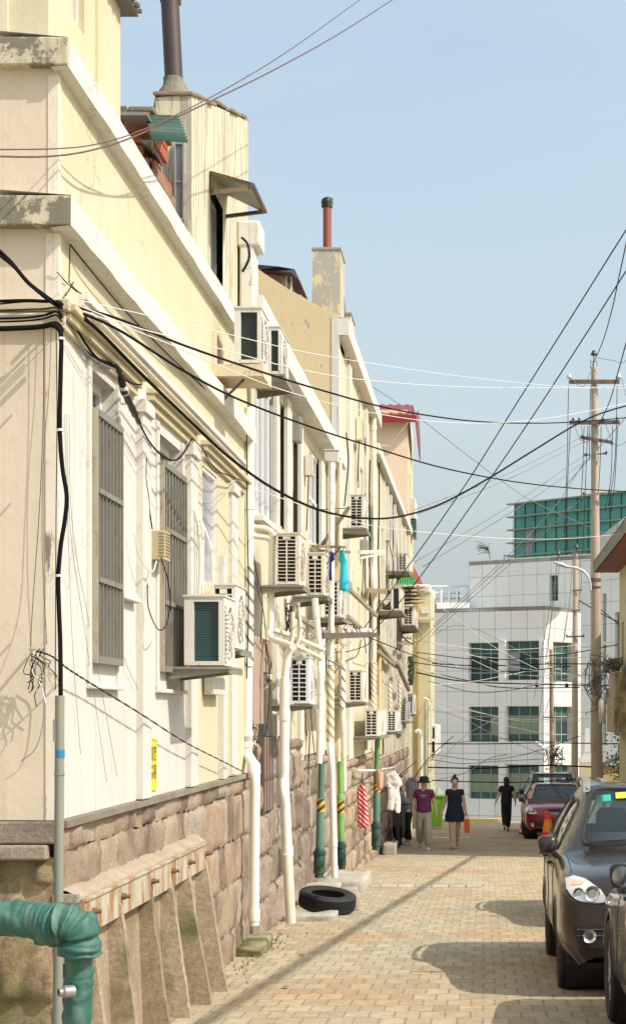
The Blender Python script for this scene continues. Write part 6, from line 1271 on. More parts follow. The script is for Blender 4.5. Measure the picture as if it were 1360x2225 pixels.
def make_car(name, label, loc, mat, stations=SUV, rz=0.0, wheel_r=.34, axles=(.82, 3.42), kind='suv', interior=True, group=None, name_cat='car', mx=.945):
    t = thing(name, label, name_cat, loc, group or 'cars parked along the right side', rz=rz)
    NU, NC = 8, 6
    cols = [[(s[0], s[c+1][0], s[c+1][1]) for s in stations] for c in range(7)]
    ns = (len(stations)-1)*NU
    G = []; tag_ = {}
    for i in range(ns+1):
        u = i/NU; k = min(int(round(u)), len(stations)-1)
        ring = []
        for c in range(7):
            # crease at cowl and roof front: linear there
            seg = min(int(u), len(stations)-2); f = u-seg
            if seg in (5, 6, 7, 8): a, b = cols[c][seg], cols[c][seg+1]; ring.append([a[q]+(b[q]-a[q])*f for q in range(3)])
            else: ring.append(crs(cols[c], u))
        row = []
        for j in range(6*NC+1):
            v = j/NC; seg = min(int(v), 5); f = v-seg
            if seg == 3 and 5 <= u <= 13:   # side glass straight-ish
                a, b = ring[3], ring[4]; q = [a[x]+(b[x]-a[x])*f for x in range(3)]; q[1] += .03*math.sin(math.pi*f)
            else: q = crs(ring, v)
            row.append(Vector((q[1], q[0], q[2])))
        G.append(row)
    nc = 6*NC
    def reg(i, j):
        u, v = (i+.5)/NU, (j+.5)/NC
        if 6.15 < u < 8.0 and v > 4.12: return 'ws'
        if 12.1 < u < 12.9 and v > 4.2: return 'rw'
        if 3.1 < v < 3.9:
            if 6.6 + (v-3.1)*1.7 < u < 9.65: return 'sg'
            if 9.8 < u < 11.1: return 'sg2'
            if 11.25 < u < 12.3 - (v-3)*.5: return 'sg3'
        return 'body'
    parts = {}
    for sgn in (1, -1):
        for i in range(ns):
            for j in range(nc):
                q = [G[i][j], G[i][j+1], G[i+1][j+1], G[i+1][j]]
                c = sum(q, Vector())/4
                if any((c.y-ay)**2 + (c.z-wheel_r)**2 < (wheel_r+.055)**2 for ay in axles) and c.z < .8 and j < NC*3: continue
                r = reg(i, j)
                key = r if r in ('body','ws','rw') else r + ('L' if sgn < 0 else 'R')
                parts.setdefault(key, MB()).quad(*[Vector((p.x*sgn, p.y, p.z)) for p in q])
    bm_ = parts['body']
    for row in (G[0], G[-1]):
        ring = [Vector((p.x, p.y, p.z)) for p in row]+[Vector((-p.x, p.y, p.z)) for p in reversed(row[:-1])]; c = Vector((0, row[0].y, .55))
        for a, b in zip(ring, ring[1:]): bm_._add([a, b, c], [(0,1,2)])
        bm_._add([ring[-1], ring[0], c], [(0,1,2)])
    def weld(o):
        b = bmesh.new(); b.from_mesh(o.data); bmesh.ops.remove_doubles(b, verts=b.verts, dist=.0008); bmesh.ops.recalc_face_normals(b, faces=b.faces); b.to_mesh(o.data); b.free()
        o.data.polygons.foreach_set('use_smooth', [True]*len(o.data.polygons)); o.data.set_sharp_from_angle(angle=rad(38))
    body = bm_.build('body', mat, t); weld(body)
    bvh = BVHTree.FromPolygons([v.co.copy() for v in body.data.vertices], [tuple(p.vertices) for p in body.data.polygons])
    for k_, m_ in parts.items():
        if k_ == 'body': continue
        nm = {'ws':'windshield','rw':'rear_window'}.get(k_, 'side_window'); o_ = m_.build(nm, M_cglass if k_ in ('ws','rw') else M_cside, t); weld(o_)
        # rubber seal ribbon round it
        b = bmesh.new(); b.from_mesh(o_.data); bnd = [e for e in b.edges if e.is_boundary]; mm = MB()
        adj = {}
        for e in bnd:
            for v, w_ in ((e.verts[0], e.verts[1]), (e.verts[1], e.verts[0])): adj.setdefault(v.index, []).append(w_.index)
        b.verts.ensure_lookup_table(); todo = set(adj)
        while todo:
            st_ = min(todo); loop_ = [st_]; todo.discard(st_); cur = st_
            while True:
                nx = [q for q in adj[cur] if q in todo]
                if not nx: break
                cur = nx[0]; todo.discard(cur); loop_.append(cur)
            L_ = [b.verts[q].co.copy() for q in loop_]
            for _ in range(4): L_ = [(L_[q-1]+L_[q]*2+L_[(q+1) % len(L_)])/4 for q in range(len(L_))]
            if len(L_) > 3: mm.tube(L_+[L_[0]], .016, 6)
        b.free(); mm.build('seal', M_carblack, o_)
    # inner floor + wheel wells
    m = MB(); m.box(-.72, .72, .3, 4.0, .22, .26)
    for ay in axles:
        for s in (1, -1): m.tube([(s*.55, ay, wheel_r), (s*.84, ay, wheel_r)], wheel_r+.05, 24, cap=False); m.disc((s*.55, ay, wheel_r), (1,0,0), wheel_r+.05, 24)
    m.build('underbody', M_carblack, t)
    for ay in axles:
        for s in (1, -1):
            wt = MB(); x0, x1 = s*.66, s*.885
            wt.lathe([(.20,0),(.27,-.0),(wheel_r-.03,.0),(wheel_r-.004,.02),(wheel_r,.05),(wheel_r,.175),(wheel_r-.004,.205),(wheel_r-.03,.225),(.27,.222),(.225,.205)], (x0, ay, wheel_r), axis=(s,0,0), n=36)
            for gq in (.07,.112,.155): wt.lathe([(wheel_r+.0005,gq-.004),(wheel_r-.0,gq),(wheel_r+.0005,gq+.004)], (x0, ay, wheel_r), axis=(s,0,0), n=36)
            w_ = bpy.data.objects.new('wheel', None); COL.objects.link(w_); w_.parent = t
            wt.build('tyre', M_tyre, w_, smooth=True, angle=40)
            r_ = MB(); r_.lathe([(.225,.15),(.232,.205),(.215,.20),(.205,.15)], (x0, ay, wheel_r), axis=(s,0,0), n=32); r_.disc((x0+s*.12, ay, wheel_r), (s,0,0), .22, 28)
            for kq in range(7): a = 2*math.pi*kq/7; r_.bar((x0+s*.185, ay+.03*math.cos(a), wheel_r+.03*math.sin(a)), (x0+s*.195, ay+.215*math.cos(a), wheel_r+.215*math.sin(a)), .045, .025, up=(1,0,0))
            r_.cyl((x0+s*.15,ay,wheel_r), (x0+s*.20,ay,wheel_r), .045, n=14); r_.build('rim', M_rim, w_, smooth=True, angle=35)
    for ay in axles:   # arch lips
        for s in (1,-1):
            m = MB(); pts = []
            for k2 in range(17):
                a = math.pi*(k2/16)*1.12 - .19; y_, z_ = ay+math.cos(a)*(wheel_r+.055), wheel_r+math.sin(a)*(wheel_r+.055)
                h = bvh.ray_cast(Vector((s*1.5, ay+math.cos(a)*(wheel_r+.085), wheel_r+math.sin(a)*(wheel_r+.085))), Vector((-s,0,0)))
                if h[0] is not None: pts.append(Vector((h[0].x-s*.004, y_, z_)))
            if len(pts) > 3: m.tube(pts, .016, 6); m.build('wheel_arch', mat if kind != 'suv' else mat, t, smooth=True)
    def patch(name_, poly, mat_, off=.006, parent=None, mirror=True, div=5, axis='y'):
        """panel that follows the front (axis y) or the side (axis x) of the body; poly is (x,z) or (y,z)"""
        for s in ((1,-1) if mirror else (1,)):
            if axis == 'y': P3 = [Vector((p[0]*s, 0, p[1])) for p in poly]
            else: P3 = [Vector((0, p[0], p[1])) for p in poly]
            tr = tessellate_polygon([P3]); b = bmesh.new(); vs = [b.verts.new(p) for p in P3]
            for q in tr:
                try: b.faces.new([vs[x] for x in q])
                except ValueError: pass
            for _ in range(7):
                le = [e for e in b.edges if e.calc_length() > .035]
                if not le: break
                bmesh.ops.subdivide_edges(b, edges=le, cuts=1); bmesh.ops.triangulate(b, faces=b.faces[:])
            ok = []
            for v in b.verts:
                if axis == 'y': h = bvh.ray_cast(Vector((v.co.x, -1, v.co.z)), Vector((0,1,0)))
                else: h = bvh.ray_cast(Vector((s*1.6, v.co.y, v.co.z)), Vector((-s,0,0)))
                if h[0] is not None: n_ = h[1] if (h[1].y < 0 if axis == 'y' else h[1].x*s > 0) else -h[1]; v.co = h[0] + n_*off
                elif axis == 'y': v.co.y = .2
                else: v.co.x = s*.88
            me = bpy.data.meshes.new(name_); b.to_mesh(me); b.free(); me.materials.append(mat_); me.polygons.foreach_set('use_smooth', [True]*len(me.polygons)); o_ = bpy.data.objects.new(name_, me); COL.objects.link(o_); o_.parent = parent or t
            yield o_, s
    hx = lambda x, z: (bvh.ray_cast(Vector((x,-1,z)), Vector((0,1,0)))[0] or Vector((x,.1,z)))
    k_ = .9 if kind == 'sedan' else 1.0
    hl = [(.85,.885*k_),(.79,.905*k_),(.70,.885*k_),(.62,.835*k_),(.555,.745*k_),(.60,.72*k_),(.72,.725*k_),(.80,.75*k_),(.845,.81*k_)]
    for o_, s in patch('headlight', hl, flat('lamp_silver', (0.80,.79,.77), .22, .25, var=.06, coat=1), .008):
        o_2 = MB()
        for (cx, cz, r) in ((.665,.79*k_,.046),(.765,.79*k_,.035)):
            h = hx(cx*s, cz); c = h + Vector((0,-.014,0)); o_2.lathe([(r*1.25,0),(r*1.2,-.012),(r,-.006),(r*.9,.002),(r*.62,.004)], c, axis=(0,1,0), n=20)
        o_2.build('reflector', M_chrome, o_, smooth=True, angle=30)
        o_3 = MB()
        for (cx, cz, r) in ((.665,.79*k_,.03),(.765,.79*k_,.021)): h = hx(cx*s, cz); o_3.disc(h + Vector((0,-.019,0)), (0,-1,0), r, 16)
        o_3.build('bulb', flat('lamp_grey_core',(0.30,.31,.28),.15), o_)
        for o_4, _ in patch('indicator', [(.80*s,.875*k_),(.71*s,.868*k_),(.74*s,.845*k_),(.81*s,.84*k_)], flat('amber_soft',(0.78,.48,.33),.3), .012, parent=o_, mirror=False): pass
        # dark edge line
        rim = MB(); lst = [hx(p[0]*s, p[1]) + Vector((0,-.008,0)) for p in hl]; rim.tube(cr(lst+[lst[0]],4), .006, 5); rim.build('edge', M_carblack, o_)
    for o_, s in patch('lower_intake', [(.815,.555),(.30,.575),(.05,.575),(.05,.40),(.40,.39),(.70,.40),(.77,.43)] if kind == 'suv' else [(.66,.45),(.42,.46),(.42,.34),(.60,.35)], M_carblack, .005):
        m = MB(); h = hx(.69*s, .485 if kind == 'suv' else .40); m.lathe([(.052,0),(.05,-.02),(.036,-.012),(.03,-.004),(0,-.004)], h+Vector((0,-.012,0)), axis=(0,1,0), n=20); m.build('fog_lamp', M_chrome, o_, smooth=True, angle=40)
        m = MB(); 
        for zz_ in (.53,.485): a, b = hx(.70*s, zz_), hx(.2*s, zz_); m.tube([hx((.78-.055*q)*s, zz_)+Vector((0,-.01,0)) for q in range(11)], .004, 4)
        m.build('bars', flat('dark_grey_plastic',(.07,.07,.07),.5), o_)
    for o_, s in patch('grille', [(0,.80*k_),(.36,.79*k_),(.30,.70*k_),(0,.69*k_)] if kind == 'suv' else [(0,.79),(.33,.775),(.24,.66),(0,.65)], M_carblack, .006):
        m = MB()
        for zq in (.775*k_,.745*k_,.715*k_): m.tube([hx((.01+.032*q)*s, zq)+Vector((0,-.014,0)) for q in range(10)], .008, 5)
        m.build('slats', M_chrome, o_)
    # mirrors
    for s in (1, -1):
        mr = MB(); c = Vector((s*mx, 1.42*(1 if kind == 'suv' else 1.06), 1.09*(1 if kind=='suv' else .93))); m0 = []
        for iu in range(13):
            th = math.pi*iu/12
            row = []
            for iv in range(17):
                ph = 2*math.pi*iv/16; rx, ry, rz_ = .075, .06, .078
                cp_, sp_ = math.copysign(abs(math.cos(ph))**.55, math.cos(ph)), math.copysign(abs(math.sin(ph))**.6, math.sin(ph)); row.append(c + Vector((rx*abs(math.sin(th))**.6*cp_*(1+.12*sp_), -ry*math.cos(th) if math.cos(th) > 0 else .012*-math.cos(th), rz_*abs(math.sin(th))**.6*sp_)))
            m0.append(row)
        mr.grid(m0); mo = mr.build('mirror', mat, t, smooth=True)
        m = MB(); m.disc(c+Vector((0,.014,0)), (0,1,0), .062, 20); 
        for i, v in enumerate(m.v): m.v[i] = Vector((c.x+(v.x-c.x)*.98, v.y, c.z+(v.z-c.z)*1.02))
        m.build('mirror_glass', M_chrome if kind != 'suvx' else M_pane, mo)
        m = MB(); m.bar(c+Vector((-s*.05,0,-.07)), (s*.86, c.y+.02, c.z-.09), .06, .035); m.bar(c+Vector((-s*.06,-.015,-.06)), c+Vector((s*.06,-.02,-.062)), .06,.02); m.build('mirror_foot', M_carblack, mo)
    # wipers, rails, handles
    m = MB(); m.bar((-.62,1.30,1.115), (-.02,1.33,1.15), .014,.014); m.bar((-.05,1.27,1.09),(-.30,1.33,1.12),.02,.012); m.bar((0.02,1.31,1.15), (.60,1.33,1.12), .014,.014); m.bar((.5,1.25,1.06),(.3,1.33,1.12),.02,.012)
    if kind != 'sedan': m.build('wiper', M_carblack, t)
    if kind == 'suv':
        for s in (1,-1):
            m = MB(); m.tube(cr([(s*.585,2.05,1.525),(s*.60,2.22,1.60),(s*.61,2.7,1.625),(s*.60,3.3,1.605),(s*.575,3.6,1.56)],6), .018, 8); m.prism([(s*.56,2.03,1.51),(s*.56,2.26,1.56),(s*.56,2.26,1.63),(s*.56,2.12,1.60)], (s*.06,0,0)); m.build('roof_rail', M_steel, t)
    for s in (1,-1):
        for yq, zq in ((1.98,.93),(2.95,.95)):
            h = bvh.ray_cast(Vector((s*1.6,yq,zq)), Vector((-s,0,0)))[0]
            if h is not None: m = MB(); m.bar(h+Vector((s*.022,-.09,0)), h+Vector((s*.022,.09,0)), .03,.025); m.bar(h+Vector((s*.0,-.08,0)), h+Vector((s*.022,-.08,0)),.02,.02); m.bar(h+Vector((0,.08,0)), h+Vector((s*.022,.08,0)),.02,.02); m.build('door_handle', mat, t, bevel=.004)
    # door gaps as thin dark seams
    m = MB()
    for s in (1,-1):
        for yq in (1.50,2.42,3.28):
            pts = []
            for q in range(11):
                h = bvh.ray_cast(Vector((s*1.6,yq,.34+.06*q)), Vector((-s,0,0)))[0]
                if h is not None and (h.z < .97): pts.append(h+Vector((s*.0005,0,0)))
            if len(pts) > 2: m.tube(pts, .004, 4)
        pts = []
        for q in range(15):
            h = bvh.ray_cast(Vector((s*1.6,1.5+.13*q,.345)), Vector((-s,0,0)))[0]
            if h is not None: pts.append(h)
        m.tube(pts, .004, 4)
        pts = [bvh.ray_cast(Vector((s*(.80-.0*q), .32+.075*q, 2)), Vector((0,0,-1)))[0] for q in range(12)]; pts = [p for p in pts if p is not None]
        if len(pts) > 2: m.tube(pts, .004, 4)
    m.build('panel_gap', M_carblack, t)
    if interior:
        for s in (1,-1):
            m = MB(); rows = []
            for i in range(9):
                tt = i/8; z_ = .55+.62*tt; wv = .23*(1-.12*abs(tt-.4)); y_ = 2.12+.16*tt; dd = .07
                rows.append([Vector((s*.37+wv*math.cos(a), y_-dd+dd*1.0*math.sin(a)*1.0, z_)) for a in [2*math.pi*q/14 for q in range(15)]])
            m.grid(rows); m._add(rows[-1][:-1], [tuple(range(14))])
            m.box(s*.37-.24, s*.37+.24, 1.75, 2.2, .42, .58)
            so_ = m.build('seat', M_seat, t, smooth=True, angle=60)
            m = MB(); rows = [[Vector((s*.37+.13*abs(math.cos(a))**.6*(1 if math.cos(a) > 0 else -1)*sc_, 2.28+.05*math.sin(a)*sc_, z_)) for a in [2*math.pi*q/14 for q in range(15)]] for z_, sc_ in ((1.20,.8),(1.23,1),(1.33,1),(1.37,.75),(1.375,.1))]; m.grid(rows); m.build('headrest', M_seat, so_, smooth=True)
        m = MB(); m.prism([(-.78,1.28,.95),(-.78,1.30,1.03),(-.78,1.72,1.02),(-.78,1.76,.80),(-.78,1.3,.75)], (1.56,0,0)); m.build('dashboard', flat('dash_grey',(.16,.17,.17),.6), t)
        m = MB(); m.box(-.7,.7,3.05,3.2,.5,1.05); m.build('rear_seat', M_seat, t)
    return t, patch, bvh
M_brown = paint('dark_bronze_paint', (0.036,.026,.019), .35)
SX, SY = 1.455, 13.28
suv, patch, bv = make_car('parked_suv', 'dark bronze suv facing the camera with big clear headlights, near right edge', (SX, SY, gz(SY+.8)-.0), M_brown)
suv.rotation_euler[0] = -math.atan(.0357)
# screen stickers + papers on the dash
def wsquad(x0, x1, t0, t1, off=.006):
    a = Vector((0,1.28,1.085)); b = Vector((0,2.0,1.53)); d = b-a; nn = Vector((0,-d.z,d.y)).normalized()
    f = lambda x, t_: Vector((x, a.y+d.y*t_, a.z+d.z*t_ - .045*(abs(x)/.65)**2*1.0)) + nn*.018
    return [f(x0,t0), f(x1,t0), f(x1,t1), f(x0,t1)]
M_st1 = flat('teal_sticker',(0.02,.42,.33),.4); M_st2 = flat('lime_sticker',(0.55,.72,.05),.4)
m = MB(); m.quad(*wsquad(-.52,-.40,.80,.92)); m.build('sticker', M_st1, suv); m = MB(); m.quad(*wsquad(-.36,-.24,.83,.94)); m.build('sticker', M_st2, suv)
m = MB(); m.quad((-.27,1.42,1.05),(-.10,1.40,1.05),(-.12,1.45,1.12),(-.20,1.45,1.14)); m.quad((-.02,1.42,1.05),(.16,1.42,1.05),(.16,1.47,1.16),(-.02,1.47,1.16)); m.build('paper', flat('paper',(.70,.72,.68),.6), suv)
# mud flap of the rear wheel, tow eye
m = MB(); m.box(-.87,-.68,3.80,3.815,.16,.40); m.build('mud_flap', M_carblack, suv)
M_blk = paint('black_paint', (0.018,.019,.022), .3)
c3, _, _ = make_car('parked_sedan', 'black car cropped by the right edge, its front wing and door mirror showing', (1.70, 12.95, gz(12.2)), M_blk, sedan(), rz=math.pi, kind='sedan', axles=(.86,3.60), interior=False, mx=.84)
c4, _, _ = make_car('parked_suv', 'grey roofed car hidden behind the bronze suv, only its roof and rail visible', (2.0, 19.4, gz(20.5)), paint('grey_paint',(0.10,.105,.115)), SUV)
c4.rotation_euler[0] = -math.atan(.0357)
c5, _, _ = make_car('parked_sedan', 'dark red sedan facing the camera beside the traffic cones', (xx(1138,48)+.90, 47.6, gz(48.4)), paint('red_paint',(0.34,.012,.03),.2), sedan(), kind='sedan', axles=(.86,3.60))
c5.rotation_euler[0] = -math.atan(.0357)
c6, _, _ = make_car('parked_suv', 'black-blue car right behind the dark red sedan, farthest of the parked cars', (xx(1131,53.5)+.98, 53.0, gz(54)), paint('navy_paint',(0.012,.018,.035),.3), SUV)
c5.scale = (1,1,1.05); c6.scale = (1,1,1.13); c6.rotation_euler[0] = -math.atan(.0357)
# ================================================================== CONES
def cone(label, px, py, Y, h, base, two=True):
    c = P(px, py, Y); c.z = gz(Y); t = thing('traffic_cone', label, 'traffic cone', c, 'traffic cones by the parked cars'); r = h*.235
    m = MB()
    if base: m.box(c.x-.17, c.x+.17, c.y-.17, c.y+.17, c.z+.001, c.z+.26); z0 = c.z+.26
    else: m.box(c.x-.19, c.x+.19, c.y-.19, c.y+.19, c.z+.001, c.z+.05); z0 = c.z+.05
    m.build('base', M_black, t, bevel=.03)
    segs = ((0,.28,0),(.28,.72,1),(.72,1.0,0)) if base else ((0,.12,2),(.12,.42,0),(.42,.75,2),(.75,1,0))
    cols = (flat('cone_red',(0.70,.03,.02),.45,var=.05), flat('cone_orange',(0.85,.26,.02),.45,var=.05), flat('cone_white',(.75,.73,.70),.4))
    for a, b_, k in segs:
        m = MB(); ra, rb = r+(.055-r)*a, r+(.055-r)*b_; pr = [(ra,h*a),(rb,h*b_)]
        if b_ == 1: pr += [(rb*.8,h+.015),(0,h+.02)]
        m.lathe(pr, (c.x,c.y,z0), n=20); m.build('band', cols[k], t, smooth=True, angle=50)
    return t
cone('red and orange traffic cone on a thick black block beside the suv mirror', 1190, 1850, 40.0, .60, True)
cone('red and white traffic cone at the front corner of the red sedan', 1141, 1812, 52.5, .72, False)
# ================================================================== TYRE, BLOCKS, BIN
Yt = 21.6; ct = P(711, 1957, Yt)
t = thing('old_tyre', 'worn black tyre lying tilted on concrete rubble against the wall', 'tyre', ct)
ax = Vector((.13,-.13,1)).normalized(); m = MB()
prof = [(.20,-.085),(.25,-.10),(.30,-.10),(.325,-.085),(.335,-.06)]
for g_ in range(5):
    zq = -.05+.022*g_; prof += [(.338,zq),(.338,zq+.012),(.318,zq+.014),(.318,zq+.0205)]
prof += [(.338,.062),(.325,.085),(.30,.10),(.25,.10),(.20,.085),(.195,.07),(.23,.05),(.245,0),(.23,-.05),(.195,-.07),(.20,-.085)]
m.lathe(prof, ct, axis=ax, n=48); m.build('carcass', M_tyre, t, smooth=True, angle=35)
def rubble(label, px, py, Y, sx, sy, sz, mat, seed, rz=0, nm='concrete_block', cat='concrete block', tilt=0):
    c = P(px, py, Y); c.z = gz(Y); t = thing(nm, label, cat, c); b = bmesh.new(); bmesh.ops.create_cube(b, size=1); bmesh.ops.subdivide_edges(b, edges=b.edges[:], cuts=6, use_grid_fill=True)
    rot = Matrix.Rotation(rz, 3, 'Z') @ Matrix.Rotation(tilt, 3, 'X')
    for v in b.verts:
        k = Vector((abs(v.co.x)*2, abs(v.co.y)*2, abs(v.co.z)*2)); rnd = max(0, sorted(k)[1]-.75)*.25; v.co *= (1-rnd*.5)
        v.co = rot @ Vector((v.co.x*sx, v.co.y*sy, (v.co.z+.5)*sz-.02)); v.co += Vector((fract_noise(v.co+Vector((seed,0,0)),7),fract_noise(v.co+Vector((0,seed,0)),7),fract_noise(v.co+Vector((0,0,seed)),7)))*.025
    me = bpy.data.meshes.new('block'); b.to_mesh(me); b.free(); me.materials.append(mat); me.polygons.foreach_set('use_smooth',[True]*len(me.polygons)); o_ = bpy.data.objects.new('block', me); COL.objects.link(o_); o_.parent = t; return t
M_pale = rock('pale_concrete', [(0.42,.40,.34),(.58,.55,.47)], scale=5)
M_moss = rock('moss_block', [(0.10,.11,.03),(.16,.16,.05),(.42,.38,.26)], scale=7)
rubble('low pale slab under the front of the tyre', 672, 1990, 20.7, .62, .5, .10, M_pale, 1)
rubble('square concrete block with a flat top behind the tyre', 690, 1945, 23.6, .55, .9, .24, M_pale, 5)
rubble('tilted concrete lump right of the tyre', 756, 1965, 22.6, .26, 1.0, .24, M_conc, 7, .1)
rubble('long stone slab at the foot of the lime green standpipe', 754, 1920, 26.5, .62, 1.7, .22, M_pale, 9)
rubble('mossy kerb stone at the foot of the thick white downpipe', 549, 2040, 16.9, .26, 1.0, .13, M_moss, 11, 0, 'mossy_stone', 'stone')
rubble('small grey box-like block in front of the women by the wall', 848, 1846, 38.5, .27, .9, .27, M_conc, 0, 0)
wb = thing('wheelie_bin', 'lime green wheelie bin behind the woman in the purple shirt', 'wheelie bin', (xx(945,58),58,gz(58)))
cx_ = xx(943,58); z0 = gz(58); m = MB(); a = [(cx_-.24,57.7,z0+.08),(cx_+.24,57.7,z0+.08),(cx_+.24,58.2,z0+.08),(cx_-.24,58.2,z0+.08)]; b_ = [(cx_-.30,57.62,z0+.98),(cx_+.30,57.62,z0+.98),(cx_+.30,58.3,z0+.98),(cx_-.30,58.3,z0+.98)]; m._add(a+b_, [(0,1,5,4),(1,2,6,5),(2,3,7,6),(3,0,4,7),(0,3,2,1),(4,5,6,7)])
M_lime = flat('lime_plastic',(0.22,.56,.03),.4,var=.1); m.build('body', M_lime, wb, bevel=.02); m = MB(); m.box(cx_-.33,cx_+.33,57.58,58.32,z0+.985,z0+1.06); m.build('lid', flat('dark_lime',(0.10,.33,.02),.4), wb, bevel=.02)
m = MB(); m.prism([(cx_-.45,58.4,z0+1.0),(cx_+.3,58.4,z0+.9),(cx_+.35,58.4,z0+1.05),(cx_-.1,58.4,z0+1.5),(cx_-.45,58.4,z0+1.4)], (0,.06,0)); tag(m.build('white_board', M_frame), 'white board leaning behind the lime green bin', 'board')
M_g2 = M_moss
lv = MB(); rr = random.Random(8)
for i in range(120):
    Y = rr.uniform(13.5, 19.0); X = -D+.10+abs(rr.gauss(0,.10)); q = Vector((X,Y,gz(Y))); a = rr.uniform(0,6.28); h = rr.uniform(.01,.03); dx = Vector((math.cos(a),math.sin(a),0)); lv.quad(q-dx*.006, q+dx*.006, q+dx*.012+UZ*h, q+dx*.004+UZ*h)
tag(lv.build('weeds', flat('weed',(0.12,.13,.03),.8)), 'moss and tiny weeds along the foot of the stone base', 'weeds', kind='stuff')

# ================================================================== DRAIN, LITTER, DOWNPIPE SHOE
t = thing('drain_cover', 'narrow concrete drain channel cover set across the lane near the slab', 'drain cover', (-.9,27,gz(27)))
m = MB()
for i in range(7): m.box(-1.75+i*.25, -1.75+i*.25+.235, 26.75, 27.15, gz(27)-.05, gz(26.75)+.012)
m.build('slabs', M_pale, t, bevel=.006); m = MB(); m.box(-1.7,.0,27.16,27.20,gz(27)-.05,gz(27)+.006); m.build('slot', M_dark, t)
rr = random.Random(31); cols_ = (M_frame, flat('litter_brown',(.16,.10,.05),.9), flat('litter_leaf',(.20,.17,.06),.9))
for i, (px, py, lab) in enumerate(((785,1838,'scrap of white paper by the wall beyond the red garment'),(655,2078,'dry leaf on the paving left of the tyre'),(905,1905,'brown leaf lying in the middle of the lane'),(620,2150,'dead leaf near the bottom of the lane'),(1240,2120,'crumb of dirt beside the suv front wheel'))):
    Y = 6400/(py-1691); c = Vector((xx(px,Y),Y,gz(Y)+.006)); m = MB(); n = 7; s_ = .03 if i != 0 else .05
    m._add([c+Vector((math.cos(6.28*k/n)*s_*rr.uniform(.6,1.1), math.sin(6.28*k/n)*s_*1.6*rr.uniform(.6,1.1), rr.uniform(0,.015))) for k in range(n)]+[c+Vector((0,0,.012))], [(k,(k+1)%n,n) for k in range(n)])
    tag(m.build('litter', cols_[0 if i == 0 else 1+i%2]), lab, 'litter', kind='thing')
# ================================================================== PEOPLE
M_skin = flat('skin', (0.66,.42,.30), .55, var=.08); M_hair = flat('hair', (0.015,.012,.012), .6)
def skin_mesh(name, joints, edges, mat, parent, root=0, sub=2):
    me = bpy.data.meshes.new(name); me.from_pydata([Vector(j[0]) for j in joints], edges, []); me.materials.append(mat)
    o = bpy.data.objects.new(name, me); COL.objects.link(o); o.parent = parent
    sk = o.modifiers.new('skin', 'SKIN'); sk.use_smooth_shade = True
    for i, j in enumerate(joints):
        r = j[1]; me.skin_vertices[0].data[i].radius = (r, r) if not isinstance(r, tuple) else r
    me.skin_vertices[0].data[root].use_root = True
    s = o.modifiers.new('sub', 'SUBSURF'); s.levels = sub; s.render_levels = sub
    return o
def lerp3(a, b, t): return tuple(a[i]+(b[i]-a[i])*t for i in range(3))
def body(t, H, lsh, lel, lwr, rsh, rel, rwr, lkn, lan, rkn, ran, head_tilt=0.0, toe=-1, lean=0.0):
    """continuous figure facing -Y; all joints metric for H=1.62"""
    k = H/1.62; J = []; E = []
    def add(p, r, par=None):
        J.append(((p[0]*k, p[1]*k, p[2]*k), r*k if not isinstance(r, tuple) else (r[0]*k, r[1]*k)))
        if par is not None: E.append((par, len(J)-1))
        return len(J)-1
    pel = add((0,0,.90),(.135,.10)); wa = add((0,-.005+lean*.3,1.03),(.130,.095),pel); ch = add((0,-.01+lean*.7,1.20),(.145,.105),wa); sh = add((0,lean,1.31),(.10,.075),ch); nk = add((0,lean-.01,1.375),.054,sh)
    hb = add((0,lean-.028,1.435),(.066,.078),nk); hd = add((0,lean-.03,1.505),(.082,.094),hb); ht = add((0,lean-.02,1.575),(.072,.082),hd); add((0,lean-.02,1.605),.035,ht)
    add((0,lean-.135,1.485),.011,hd)       # nose
    for s, S_, El, Wr in ((-1,lsh,lel,lwr),(1,rsh,rel,rwr)):
        a = add(S_,.056,sh); b = add(El,.044,a); m_ = add(lerp3(El,Wr,.35),.041,b); c = add(Wr,.028,m_)
        d = Vector(Wr)-Vector(El); d.normalize(); hnd = Vector(Wr)+d*.055; h = add(tuple(hnd),(.034,.018),c)
        sd = Vector((0,1,0)) if abs(d.y) < .7 else Vector((1,0,0))
        for q, L in ((-.028,.060),(-.010,.070),(.010,.066),(.027,.052)):
            r0 = hnd+d*.028+sd*q; f1 = add(tuple(r0),.0095,h); f2 = add(tuple(r0+d*L*.5+Vector((-s*.006,0,0))),.0085,f1); add(tuple(r0+d*L+Vector((-s*.018,0,0))),.0075,f2)
        th = add(tuple(hnd-sd*.032+d*.0),.011,h); add(tuple(hnd-sd*.048+d*.035),.009,th)
    for s, Kn, An in ((-1,lkn,lan),(1,rkn,ran)):
        hp = add((s*.085,0,.84),(.085,.088),pel); md = add(lerp3((s*.085,0,.84),Kn,.5),.072,hp); kn = add(Kn,.058,md); cf = add(tuple(Vector(lerp3(Kn,An,.3))+Vector((0,.012,0))),.060,kn); an = add(An,.037,cf); hl = add((An[0],An[1]+toe*.03,An[2]-.045),.034,an); add((An[0]+s*.01,An[1]+toe*.16,An[2]-.055),(.036,.02),hl)
    return skin_mesh('body', J, E, M_skin, t)
def loft(name, rings, mat, parent, seg=22, cap=False, wob=.0, smooth=True):
    """rings: (cx, cy, z, rx, ry)"""
    m = MB(); rows = []
    for i, (cx, cy, z, rx, ry) in enumerate(rings):
        rows.append([Vector((cx+rx*math.cos(a)*(1+wob*fract_noise((math.cos(a)*2,math.sin(a)*2,i*.6),1.5)), cy+ry*math.sin(a)*(1+wob*fract_noise((math.cos(a)*2,3+math.sin(a)*2,i*.6),1.5)), z)) for a in [2*math.pi*q/seg for q in range(seg+1)]])
    m.grid(rows)
    if cap: m._add(rows[-1][:-1], [tuple(range(seg))])
    o = m.build(name, mat, parent, smooth=smooth); return o
